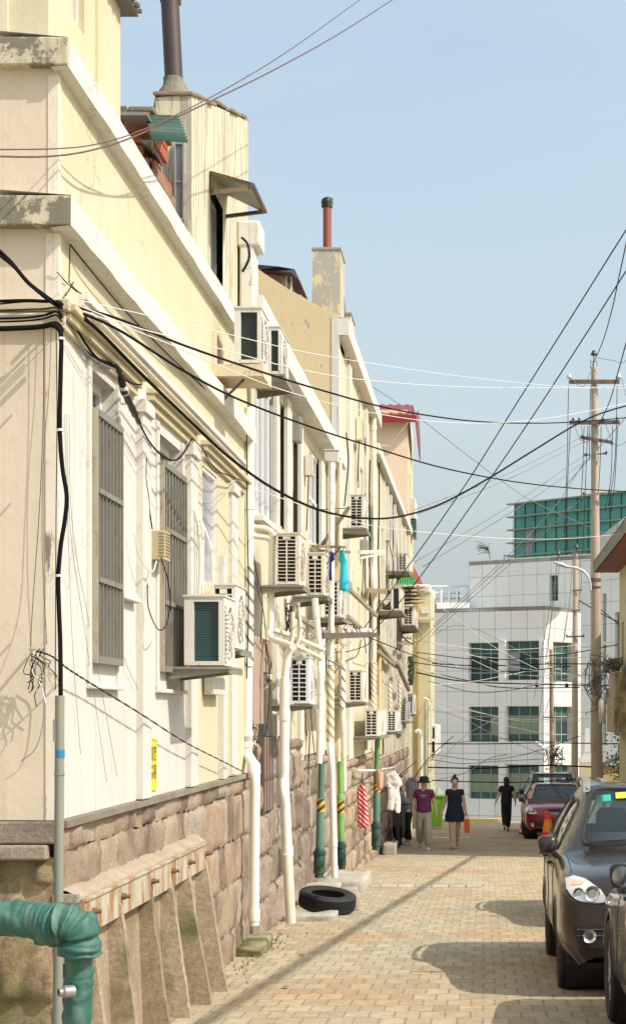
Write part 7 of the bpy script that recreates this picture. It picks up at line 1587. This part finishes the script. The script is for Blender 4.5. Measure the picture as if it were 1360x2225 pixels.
def face(t, H, y=0, mat_face=None, look=-1):
    k = H/1.62
    for s in (-1,1):
        m = MB(); m.lathe([(.0,-.004),(.011,0),(.0,.004)], (s*.028*k, (y-.118)*k, 1.515*k), axis=(0,1,0), n=8); m.build('eye', M_hair, t)
    m = MB(); m.box(-.022*k,.022*k,(y-.116)*k,(y-.105)*k,1.447*k,1.455*k); m.build('mouth', flat('lips',(0.36,.12,.10),.5), t)
def blob(name, c, r, mat, parent, wob=.04):
    m = MB(); rows = []
    for i in range(11):
        th = math.pi*i/10; rows.append([Vector((c[0]+r[0]*math.sin(th)*math.cos(p_)*(1+wob*fract_noise((i*.7,math.cos(p_),math.sin(p_)),2)), c[1]+r[1]*math.sin(th)*math.sin(p_), c[2]+r[2]*math.cos(th))) for p_ in [2*math.pi*q/16 for q in range(17)]])
    m.grid(rows); return m.build(name, mat, parent, smooth=True)
def sleeve(J, E, mat, t): return skin_mesh('shirt_sleeves', J, E, mat, t)
def shirt(t, H, mat, hem, S, Els, lean=0, frac=.62, rad_=.062, nm='shirt'):
    k = H/1.62; J = []; E = []
    def add(p, r, par=None):
        J.append((tuple(c*k for c in p), tuple(q*k for q in r) if isinstance(r, tuple) else r*k))
        if par is not None: E.append((par, len(J)-1))
        return len(J)-1
    a = add((0,0,hem-.05),(.188,.138)); b = add((0,0,hem+.04),(.186,.134),a); c = add((0,lean*.4,1.06),(.174,.124),b); d = add((0,lean*.8,1.20),(.178,.126),c); e = add((0,lean,1.31),(.115,.085),d); add((0,lean-.005,1.36),(.066,.060),e)
    for Sh, El in zip(S, Els):
        f = add(Sh,.074,e); add(lerp3(Sh,El,frac),rad_,f)
    return skin_mesh(nm, J, E, mat, t)
# --- woman in the purple shirt
Yp = 40.6
t = thing('person', 'person in a purple printed t-shirt, wide sage trousers and a black bucket hat', 'person', (xx(921,Yp), Yp, gz(Yp)), rz=-.05)
Sl, Sr = (-.165,0,1.305), (.165,0,1.305); El, Er = (-.235,.01,1.05), (.235,.02,1.06); Wl, Wr_ = (-.235,-.03,.83), (.275,-.04,.84)
body(t, 1.60, Sl, El, Wl, Sr, Er, Wr_, (-.085,.05,.46), (-.09,.24,.14), (.095,-.14,.47), (.10,-.12,.075)); face(t, 1.60)
shirt(t, 1.60, flat('purple_cotton',(0.16,.035,.12),.85,var=.15,scale=14,bump=.3), .86, (Sl,Sr), (El,Er))
M_sage = flat('sage_trousers', (0.44,.42,.31), .85, var=.14, scale=9, bump=.4)
J = [((0,0,.91),(.155,.115)),((0,0,.84),(.165,.12)),((-.09,0,.74),(.10,.105)),((-.095,.04,.46),(.094,.095)),((-.095,.14,.29),(.094,.09)),((-.095,.22,.15),(.088,.085)),((.09,0,.74),(.10,.105)),((.10,-.13,.46),(.096,.10)),((.105,-.12,.28),(.096,.095)),((.105,-.11,.09),(.10,.10))]
skin_mesh('trousers', J, [(0,1),(1,2),(2,3),(3,4),(4,5),(1,6),(6,7),(7,8),(8,9)], M_sage, t)
loft('bucket_hat', [(0,-.02,1.49,.150,.155),(0,-.02,1.51,.130,.138),(0,-.02,1.545,.105,.116),(0,-.015,1.62,.095,.102),(0,-.015,1.637,.05,.06)], flat('black_cloth',(0.018,.018,.02),.9), t, cap=True)
m = MB()
for i in range(7): m.box(-.065+.019*i, -.053+.019*i, -.142, -.128, 1.205, 1.222)
m.box(-.018,.018,-.142,-.128,1.165,1.171); m.box(-.024,-.017,-.142,-.128,1.168,1.178); m.box(.017,.024,-.142,-.128,1.168,1.178)
m.build('shirt_print', flat('print_white',(.72,.66,.68),.7), t)
for x, y, z in ((.105,-.20,.03),(-.09,.17,.08)):
    m = MB(); m.tube([(x,y+.12,z),(x,y+.07,z+.012),(x,y-.04,z),(x,y-.09,z-.008)], [.03,.042,.04,.022], 10); m.build('shoe', flat('pale_shoe',(.62,.58,.58),.6), t, smooth=True)
# --- woman in the navy dress
Yq_ = 41.4
t = thing('person', 'woman in a short-sleeved navy dress with her hair in a top bun', 'person', (xx(988,Yq_), Yq_, gz(Yq_)), rz=.03)
Sl, Sr = (-.16,0,1.305), (.16,0,1.305); El, Er = (-.225,.02,1.05), (.215,.01,1.05); Wl, Wr_ = (-.30,-.05,.84), (.25,-.03,.83)
body(t, 1.60, Sl, El, Wl, Sr, Er, Wr_, (-.07,-.13,.46), (-.065,-.17,.075), (.07,.04,.45), (.06,.22,.13)); face(t, 1.60)
M_navy = flat('navy_dress', (0.010,.020,.032), .9, var=.5, scale=5, bump=.3)
shirt(t, 1.60, M_navy, .92, (Sl,Sr), (El,Er), frac=.45, rad_=.060, nm='dress_top')
loft('dress_skirt', [(0,0,1.04,.150,.122),(0,0,.96,.170,.135),(0,0,.86,.198,.15),(0,0,.74,.218,.16),(0,0,.64,.225,.165),(0,0,.615,.228,.168)], M_navy, t, wob=.10)
hr_ = blob('hair', (0,.012,1.532), (.090,.096,.098), M_hair, t); blob('bun', (0,.03,1.640), (.040,.040,.040), M_hair, hr_)
loft('collar', [(0,-.01,1.335,.078,.072),(0,-.012,1.355,.070,.066),(0,-.012,1.372,.064,.060)], flat('pale_collar',(.55,.53,.50),.8), t)
for x, y, z in ((-.065,-.23,.022),(.06,.15,.075)):
    m = MB(); m.tube([(x,y+.14,z),(x,y+.08,z+.008),(x,y-.03,z),(x,y-.09,z-.004)], [.024,.036,.038,.018], 10); m.build('shoe', flat('nude_shoe' if x > 0 else 'black_shoe', (.45,.38,.30) if x > 0 else (.02,.02,.02), .5), t, smooth=True)
bg_ = thing('tote_bag', 'bright orange tote bag hanging from the hand of the woman in navy', 'bag', (xx(1015,Yq_-.1), Yq_-.05, gz(Yq_)+.37)); c = Vector((xx(1015,Yq_-.08), Yq_-.08, gz(Yq_)+.37))
m = MB(); a = [c+Vector((x,y,0)) for x, y in ((-.055,-.07),(.065,-.07),(.065,.07),(-.055,.07))]; b_ = [c+Vector((x,y,.30)) for x, y in ((-.085,-.05),(.05,-.05),(.05,.05),(-.085,.05))]; m._add(a+b_, [(0,1,5,4),(1,2,6,5),(2,3,7,6),(3,0,4,7),(0,3,2,1)]); m.build('body', flat('orange_bag',(0.82,.12,.015),.55,var=.08,scale=12,bump=.2), bg_, bevel=.01)
m = MB()
for y in (-.045,.045): m.tube(cr([c+Vector((-.06,y,.29)), c+Vector((-.055,y*.5,.40)), c+Vector((-.02,0,.445)), c+Vector((.01,y*.5,.40)), c+Vector((.03,y,.29))],4), .007, 5)
m.build('handle', MATS['orange_bag'], bg_)
# --- woman in black walking away
Yr_ = 55.2
t = thing('person', 'woman in black t-shirt and trousers walking away with dark hair', 'person', (xx(1100,Yr_), Yr_, gz(Yr_)), rz=math.pi)
Sl, Sr = (-.16,0,1.305), (.16,0,1.305); El, Er = (-.25,.05,1.08), (.24,-.03,1.07); Wl, Wr_ = (-.27,-.05,.87), (.32,.02,.86)
body(t, 1.62, Sl, El, Wl, Sr, Er, Wr_, (-.07,-.03,.46), (-.05,-.04,.075), (.07,.04,.47), (.05,.20,.14)); face(t, 1.62)
M_blackc = flat('black_cotton',(0.012,.012,.015),.9,bump=.3,scale=12)
shirt(t, 1.62, M_blackc, .82, (Sl,Sr), (El,Er), frac=.6)
J = [((0,0,.95),(.15,.115)),((0,0,.86),(.17,.13)),((-.08,0,.72),(.092,.095)),((-.07,-.03,.46),(.085,.085)),((-.06,-.04,.28),(.078,.08)),((-.055,-.04,.10),(.064,.064)),((.08,0,.72),(.092,.095)),((.07,.04,.46),(.085,.085)),((.06,.12,.30),(.078,.08)),((.05,.19,.17),(.064,.064))]
skin_mesh('trousers', J, [(0,1),(1,2),(2,3),(3,4),(4,5),(1,6),(6,7),(7,8),(8,9)], M_blackc, t)
hr_ = blob('hair', (0,.012,1.535), (.094,.10,.105), M_hair, t); blob('tress', (0,.055,1.42), (.080,.055,.125), M_hair, hr_)
for x, y, z in ((-.05,-.10,.022),(.05,.16,.07)):
    m = MB(); m.tube([(x,y+.14,z),(x,y+.08,z+.008),(x,y-.03,z),(x,y-.09,z-.004)], [.026,.038,.038,.018], 10); m.build('shoe', flat('maroon_shoe',(.10,.02,.025),.5), t, smooth=True)
# --- stooping figure in grey beside a scooter
Ys = 43.5
t = thing('person', 'person in a grey hooded jacket and black trousers bending over by the wall', 'person', (xx(885,Ys), Ys, gz(Ys)), rz=-1.2)
Sl, Sr = (-.165,-.22,1.20), (.165,-.22,1.20); El, Er = (-.20,-.42,1.02), (.20,-.42,1.02); Wl, Wr_ = (-.16,-.58,.86), (.16,-.60,.88)
k = 1.0; J = []; E = []
def add(p, r, par=None):
    J.append((p, r))
    if par is not None: E.append((par, len(J)-1))
    return len(J)-1
pel = add((0,0,.86),(.135,.11)); wa = add((0,-.06,.99),(.12,.09),pel); ch = add((0,-.16,1.13),(.14,.10),wa); sh = add((0,-.23,1.23),(.09,.07),ch); nk = add((0,-.29,1.28),.05,sh); hd = add((0,-.35,1.34),(.075,.085),nk); add((0,-.38,1.42),.06,hd)
for s, S_, e_, w_ in ((-1,Sl,El,Wl),(1,Sr,Er,Wr_)):
    a = add(S_,.05,sh); b = add(e_,.038,a); c = add(w_,.026,b); d = (Vector(w_)-Vector(e_)).normalized(); h_ = Vector(w_)+d*.05; h = add(tuple(h_),(.034,.018),c)
    for q, L in ((-.028,.055),(-.01,.065),(.01,.06),(.026,.05)): r0 = h_+d*.028+Vector((q,0,0)); f1 = add(tuple(r0),.009,h); add(tuple(r0+d*L*.6+Vector((0,0,-.02))),.008,f1)
    th = add(tuple(h_+Vector((-s*.035,0,0))),.011,h); add(tuple(h_+Vector((-s*.045,0,-.0))+d*.03),.009,th)
for s in (-1,1):
    a = add((s*.09,0,.80),.085,pel); b = add((s*.10,-.03,.46),.055,a); c = add((s*.10,.03,.08),.036,b); d = add((s*.10,0,.04),.034,c); add((s*.11,-.13,.03),(.036,.02),d)
skin_mesh('body', J, E, M_skin, t)
M_greyc = flat('grey_jacket',(0.26,.26,.28),.85,var=.15,bump=.4,scale=9)
skin_mesh('jacket', [((0,.02,.80),(.19,.16)),((0,-.05,.98),(.175,.135)),((0,-.16,1.14),(.175,.13)),((0,-.24,1.25),(.11,.09)),(Sl,.072),(El,.06),(Wl,.045),(Sr,.072),(Er,.06),(Wr_,.045)], [(0,1),(1,2),(2,3),(3,4),(4,5),(5,6),(3,7),(7,8),(8,9)], M_greyc, t)
skin_mesh('trousers', [((0,0,.87),(.15,.12)),((0,0,.80),(.16,.13)),((-.09,0,.70),(.095,.10)),((-.10,-.03,.46),(.075,.078)),((-.10,.03,.12),(.06,.06)),((.09,0,.70),(.095,.10)),((.10,-.03,.46),(.075,.078)),((.10,.03,.12),(.06,.06))], [(0,1),(1,2),(2,3),(3,4),(1,5),(5,6),(6,7)], M_blackc, t)
skin_mesh('cap', [((0,-.36,1.40),(.09,.10)),((0,-.37,1.44),(.07,.08)),((0,-.45,1.39),(.06,.015))], [(0,1),(0,2)], flat('dark_green_cap',(.035,.05,.035),.9), t, sub=1)
for s in (-1,1): m = MB(); m.tube([(s*.10,.06,.035),(s*.10,.0,.045),(s*.105,-.10,.035),(s*.107,-.16,.025)], [.03,.042,.04,.02], 10); m.build('shoe', flat('grey_shoe',(.40,.39,.38),.6), t, smooth=True)
# scooter
Yv = 42.2; sx = xx(866, Yv); z0 = gz(Yv); t = thing('motor_scooter', 'black motor scooter parked against the wall under the laundry', 'scooter', (sx, Yv, z0))
for y in (Yv-.45, Yv+.65):
    w_ = bpy.data.objects.new('wheel', None); COL.objects.link(w_); w_.parent = t; m = MB(); m.lathe([(.15,-.03),(.22,-.045),(.25,-.02),(.25,.02),(.22,.045),(.15,.03),(.15,-.03)], (sx,y,z0+.25), axis=(1,0,.0), n=28); m.build('tyre', M_tyre, w_, smooth=True); m = MB(); m.lathe([(.15,-.02),(.15,.02)], (sx,y,z0+.25), axis=(1,0,0), n=24); m.cyl((sx-.04,y,z0+.25),(sx+.04,y,z0+.25),.04)
    for q in range(5): a = 2*math.pi*q/5; m.bar((sx,y,z0+.25),(sx,y+.15*math.cos(a),z0+.25+.15*math.sin(a)),.025,.02)
    m.build('rim', M_rim, w_)
m = MB(); m.prism([(sx-.12,Yv-.45,z0+.50),(sx-.12,Yv-.25,z0+.95),(sx-.12,Yv-.15,z0+.95),(sx-.12,Yv-.12,z0+.35),(sx-.12,Yv+.25,z0+.30),(sx-.12,Yv+.35,z0+.68),(sx-.12,Yv+.95,z0+.72),(sx-.12,Yv+.95,z0+.50),(sx-.12,Yv+.5,z0+.30),(sx-.12,Yv+.25,z0+.20),(sx-.12,Yv-.2,z0+.22)], (.24,0,0)); m.build('fairing', flat('scooter_black',(.02,.02,.022),.35), t, bevel=.03)
m = MB(); m.prism([(sx-.13,Yv+.3,z0+.69),(sx-.13,Yv+.35,z0+.78),(sx-.13,Yv+.95,z0+.80),(sx-.13,Yv+.97,z0+.73)], (.26,0,0)); m.build('saddle', M_black, t, bevel=.03)
m = MB(); m.bar((sx-.3,Yv-.22,z0+1.0),(sx+.3,Yv-.22,z0+1.0),.03,.03); m.bar((sx,Yv-.45,z0+.3),(sx,Yv-.2,z0+1.0),.05,.05); m.build('handlebar', M_carblack, t)
# ================================================================== LAUNDRY
def cloth(name, label, cat, outline, Y, mat, thick=.05, cuts=3, wob=.03, ycurve=0.0, group='laundry hung along the wall', parts=()):
    """garment: closed outline in photo pixels at distance Y, given real thickness and folds"""
    t = thing(name, label, cat, P(outline[0][0], outline[0][1], Y), group)
    P3 = [P(a, b, Y) for a, b in outline]; b = bmesh.new(); vs = [b.verts.new(p) for p in P3]
    for q in tessellate_polygon([P3]):
        try: b.faces.new([vs[x] for x in q])
        except ValueError: pass
    bmesh.ops.subdivide_edges(b, edges=b.edges[:], cuts=cuts, use_grid_fill=True); bmesh.ops.triangulate(b, faces=b.faces)
    for v in b.verts: v.co.y += wob*math.sin(v.co.x*55+.8*math.sin(v.co.z*5)) + wob*.6*fract_noise(v.co, 5)
    off = WL[t.name]
    for v in b.verts: v.co -= off
    bmesh.ops.recalc_face_normals(b, faces=b.faces); me = bpy.data.meshes.new('cloth'); b.to_mesh(me); b.free(); me.materials.append(mat); me.polygons.foreach_set('use_smooth',[True]*len(me.polygons))
    o = bpy.data.objects.new('cloth', me); COL.objects.link(o); o.parent = t; s = o.modifiers.new('solid','SOLIDIFY'); s.thickness = thick; s.offset = 0
    m = MB(); top = min(outline, key=lambda q: q[1]); cxp = sum(q[0] for q in outline)/len(outline); m.tube(cr([P(cxp-6,top[1]+4,Y-.02),P(cxp,top[1]-1,Y-.02),P(cxp+6,top[1]+4,Y-.02)],4), .006, 5); m.tube(cr([P(cxp,top[1]-1,Y-.02),P(cxp+1,top[1]-6,Y-.02),P(cxp-1,top[1]-8,Y-.02)],4), .005, 5); m.build('hanger', M_darkmetal, t); return t
cloth('hanging_cloth', 'bright turquoise cloth hanging from the clothes rack', 'laundry', [(738,1196),(748,1196),(753,1222),(755,1255),(758,1283),(747,1285),(738,1282),(740,1250),(741,1225),(735,1216),(736,1204)], 21.6, flat('turquoise',(0.03,.50,.62),.8,var=.1,bump=.2), .02, wob=.02)
cloth('hanging_cloth', 'dark blue cloth next to the turquoise one', 'laundry', [(717,1199),(724,1200),(726,1216),(720,1222),(720,1262),(715,1260),(716,1225)], 21.8, flat('royal_blue',(0.03,.04,.32),.8,bump=.2), .02, wob=.015)
M_chk = bands('red_check', [(0.62,.02,.03),(.78,.62,.60)], axis=2, freq=13, slope=(.9,0), rough=.85, duty=.62)
cloth('hanging_garment', 'red and white checked garment hanging on the stone wall', 'laundry', [(784,1703),(790,1704),(795,1722),(797,1750),(798,1780),(797,1797),(788,1798),(779,1796),(780,1760),(778,1735),(779,1715)], 30.5, M_chk, .06, wob=.02)
cloth('hanging_garment', 'white romper hanging from a stick beside the grey jacketed person', 'laundry', [(838,1681),(845,1677),(858,1677),(868,1690),(873,1705),(866,1713),(869,1738),(870,1764),(866,1768),(860,1766),(857,1748),(853,1762),(841,1760),(843,1735),(843,1712),(836,1707)], 37.2, flat('white_cotton',(.84,.80,.77),.85,var=.06,bump=.3), .05, wob=.018)
M_st = bands('grey_stripe', [(0.12,.12,.15),(.52,.52,.54)], axis=0, freq=22, slope=(0,0), rough=.85, duty=.45)
cloth('hanging_garment', 'grey striped shirt hanging behind the bucket hat', 'laundry', [(889,1692),(902,1690),(910,1700),(911,1730),(908,1760),(894,1762),(886,1745),(882,1720),(883,1700)], 45.5, M_st, .06, wob=.02)
cloth('hanging_garment', 'faded orange cloth pinned on the green standpipe', 'laundry', [(818,1672),(830,1672),(832,1690),(829,1715),(824,1718),(818,1700)], 33.0, flat('faded_orange',(.62,.38,.24),.85), .04, wob=.02)
t = thing('drying_pole', 'white drying pole sticking out level from the stone wall', 'drying pole', P(800,1676,31)); m = MB(); m.tube([P(778,1675,30.5),P(815,1675,33.5),P(858,1668,38)], .018, 8); m.tube([P(858,1668,38),P(852,1690,38.5),P(838,1710,38.5)], .012, 6); m.build('pole', M_pvcw, t, smooth=True)
m = MB(); m.bar(P(787,1680,30.5), P(787,1703,30.5), .02,.02); m.build('hook', M_darkmetal, t)
wire('rope slanting from the wall over the laundry', [(795,1745,31),(850,1700,38),(905,1655,44)], 2, M_wired)
wire('rope rising right from the striped shirt', [(893,1700,45),(930,1650,52),(985,1600,60)], 2, M_wired)
# hanging plant
t = thing('hanging_plant', 'narrow trailing green plant on the far yellow house', 'plant', P(893,1440,52)); m = MB(); rr = random.Random(3)
for i in range(500):
    q = P(893+rr.gauss(0,2.0), rr.uniform(1428,1488), 52+rr.gauss(0,.1)); a = Vector((rr.uniform(-1,1),rr.uniform(-1,1),rr.uniform(-1,0))).normalized()*.05; b2 = a.cross(Vector((rr.uniform(-1,1),1,0))).normalized()*.03; m.quad(q-a,q+b2,q+a,q-b2)
m.build('foliage', MATS['leaf'], t); m = MB(); m.tube([P(893,1428,52),P(893,1488,52)], .01, 5); m.build('stem', M_rafter, t)

# ================================================================== SMALL CLUTTER ON THE TERRACE WALLS
rr = random.Random(77)
def tiny_box(label, px, py, d, w_, h_, mat, nm='meter_box'):
    Y = wY(px, d); c = Vector((-d, Y, zz(py, Y))); t = thing(nm, label, 'box', c, 'small boxes on the terrace walls'); m = MB(); m.box(c.x+.012, c.x+.12, Y, Y+w_, c.z-h_/2, c.z+h_/2); m.build('casing', mat, t, bevel=.006); m = MB(); m.box(c.x+.121, c.x+.124, Y+.03, Y+w_-.03, c.z-h_/2+.03, c.z+h_/2-.03); m.build('cover', M_steel, t); m = MB(); m.tube(cr([(c.x+.05,Y+w_/2,c.z-h_/2),(c.x+.04,Y+w_/2+.02,c.z-h_/2-.3),(c.x+.03,Y+w_/2-.05,c.z-h_/2-.7)],4), .008, 5); m.build('lead', M_wired, t)
for a in (('grey box high between the tall dark windows',630,930,2.28,.25,.3,M_steel),('cream box beside the white framed upper window',660,1010,2.28,.2,.26,M_white),('dark box under the rain hopper',709,1130,2.28,.22,.28,M_carblack),('rusty box low on the terraced house wall',662,1560,2.28,.3,.34,M_rafter),('small white box above the striped wrap',726,1330,2.25,.2,.2,M_white),('cream box by the top coping of the tall yellow house',772,930,2.2,.3,.4,M_pvc),('grey box under the solitary air conditioner',782,1190,2.2,.3,.3,M_steel),('dark box above the boxy air conditioner',806,1490,2.2,.4,.35,M_rafter),('small box on the long house below its coping',835,1150,2.2,.5,.5,M_white),('grey box mid-way up the long yellow house',858,1230,2.2,.6,.5,M_steel)): tiny_box(*a)
spots = [(615,900,1150,2.26),(633,880,1330,2.26),(656,960,1400,2.26),(668,1200,1600,2.26),(688,1190,1400,2.26),(709,1000,1500,2.26),(757,720,1080,2.18),(766,900,1440,2.18),(779,850,1060,2.18),(793,950,1300,2.18),(803,1000,1520,2.18),(823,1000,1380,2.18),(836,1040,1420,2.18),(844,1080,1500,2.18),(853,1090,1260,2.18),(861,1100,1480,2.18),(872,1120,1420,2.18),(880,1140,1490,2.18)]
for i, (px, a, b_, d) in enumerate(spots):
    Y = wY(px, d); n = 7; pts = [(px+rr.uniform(-1.2,1.2), a+(b_-a)*q/n, Y-.05-rr.uniform(0,.08)) for q in range(n+1)]
    wire('%s vertical service cable from the left down the terrace walls' % (ORD+['fourteenth','fifteenth','sixteenth','seventeenth','eighteenth'])[i], pts, rr.choice((1.8,2.4,3.2)), (M_wire, M_wired, M_wirew, M_wireg, M_wired)[i%5], group='vertical cables on the terrace walls', k=4)
rags = [(618,1385,640,1300),(655,1395,690,1340),(700,1420,735,1400),(812,1325,850,1300),(862,1395,895,1380),(855,1500,880,1470),(735,1380,775,1345)]
for i, (x0, y0, x1, y1) in enumerate(rags):
    Y = wY((x0+x1)/2, 2.12); m = MB()
    for q in range(7):
        p = [P(rr.uniform(x0,x1), rr.uniform(y1,y0), Y-rr.uniform(0,.25)) for _ in range(4)]; m.tube(cr(p,4), rr.uniform(.004,.010), 4)
    tag(m.build('wire_tangle', (M_wired, M_wirew, M_pvc)[i%3]), '%s untidy tangle of thin wires from the left on the terrace walls' % ORD[i], 'wire tangle', 'wire tangles on the terrace walls')
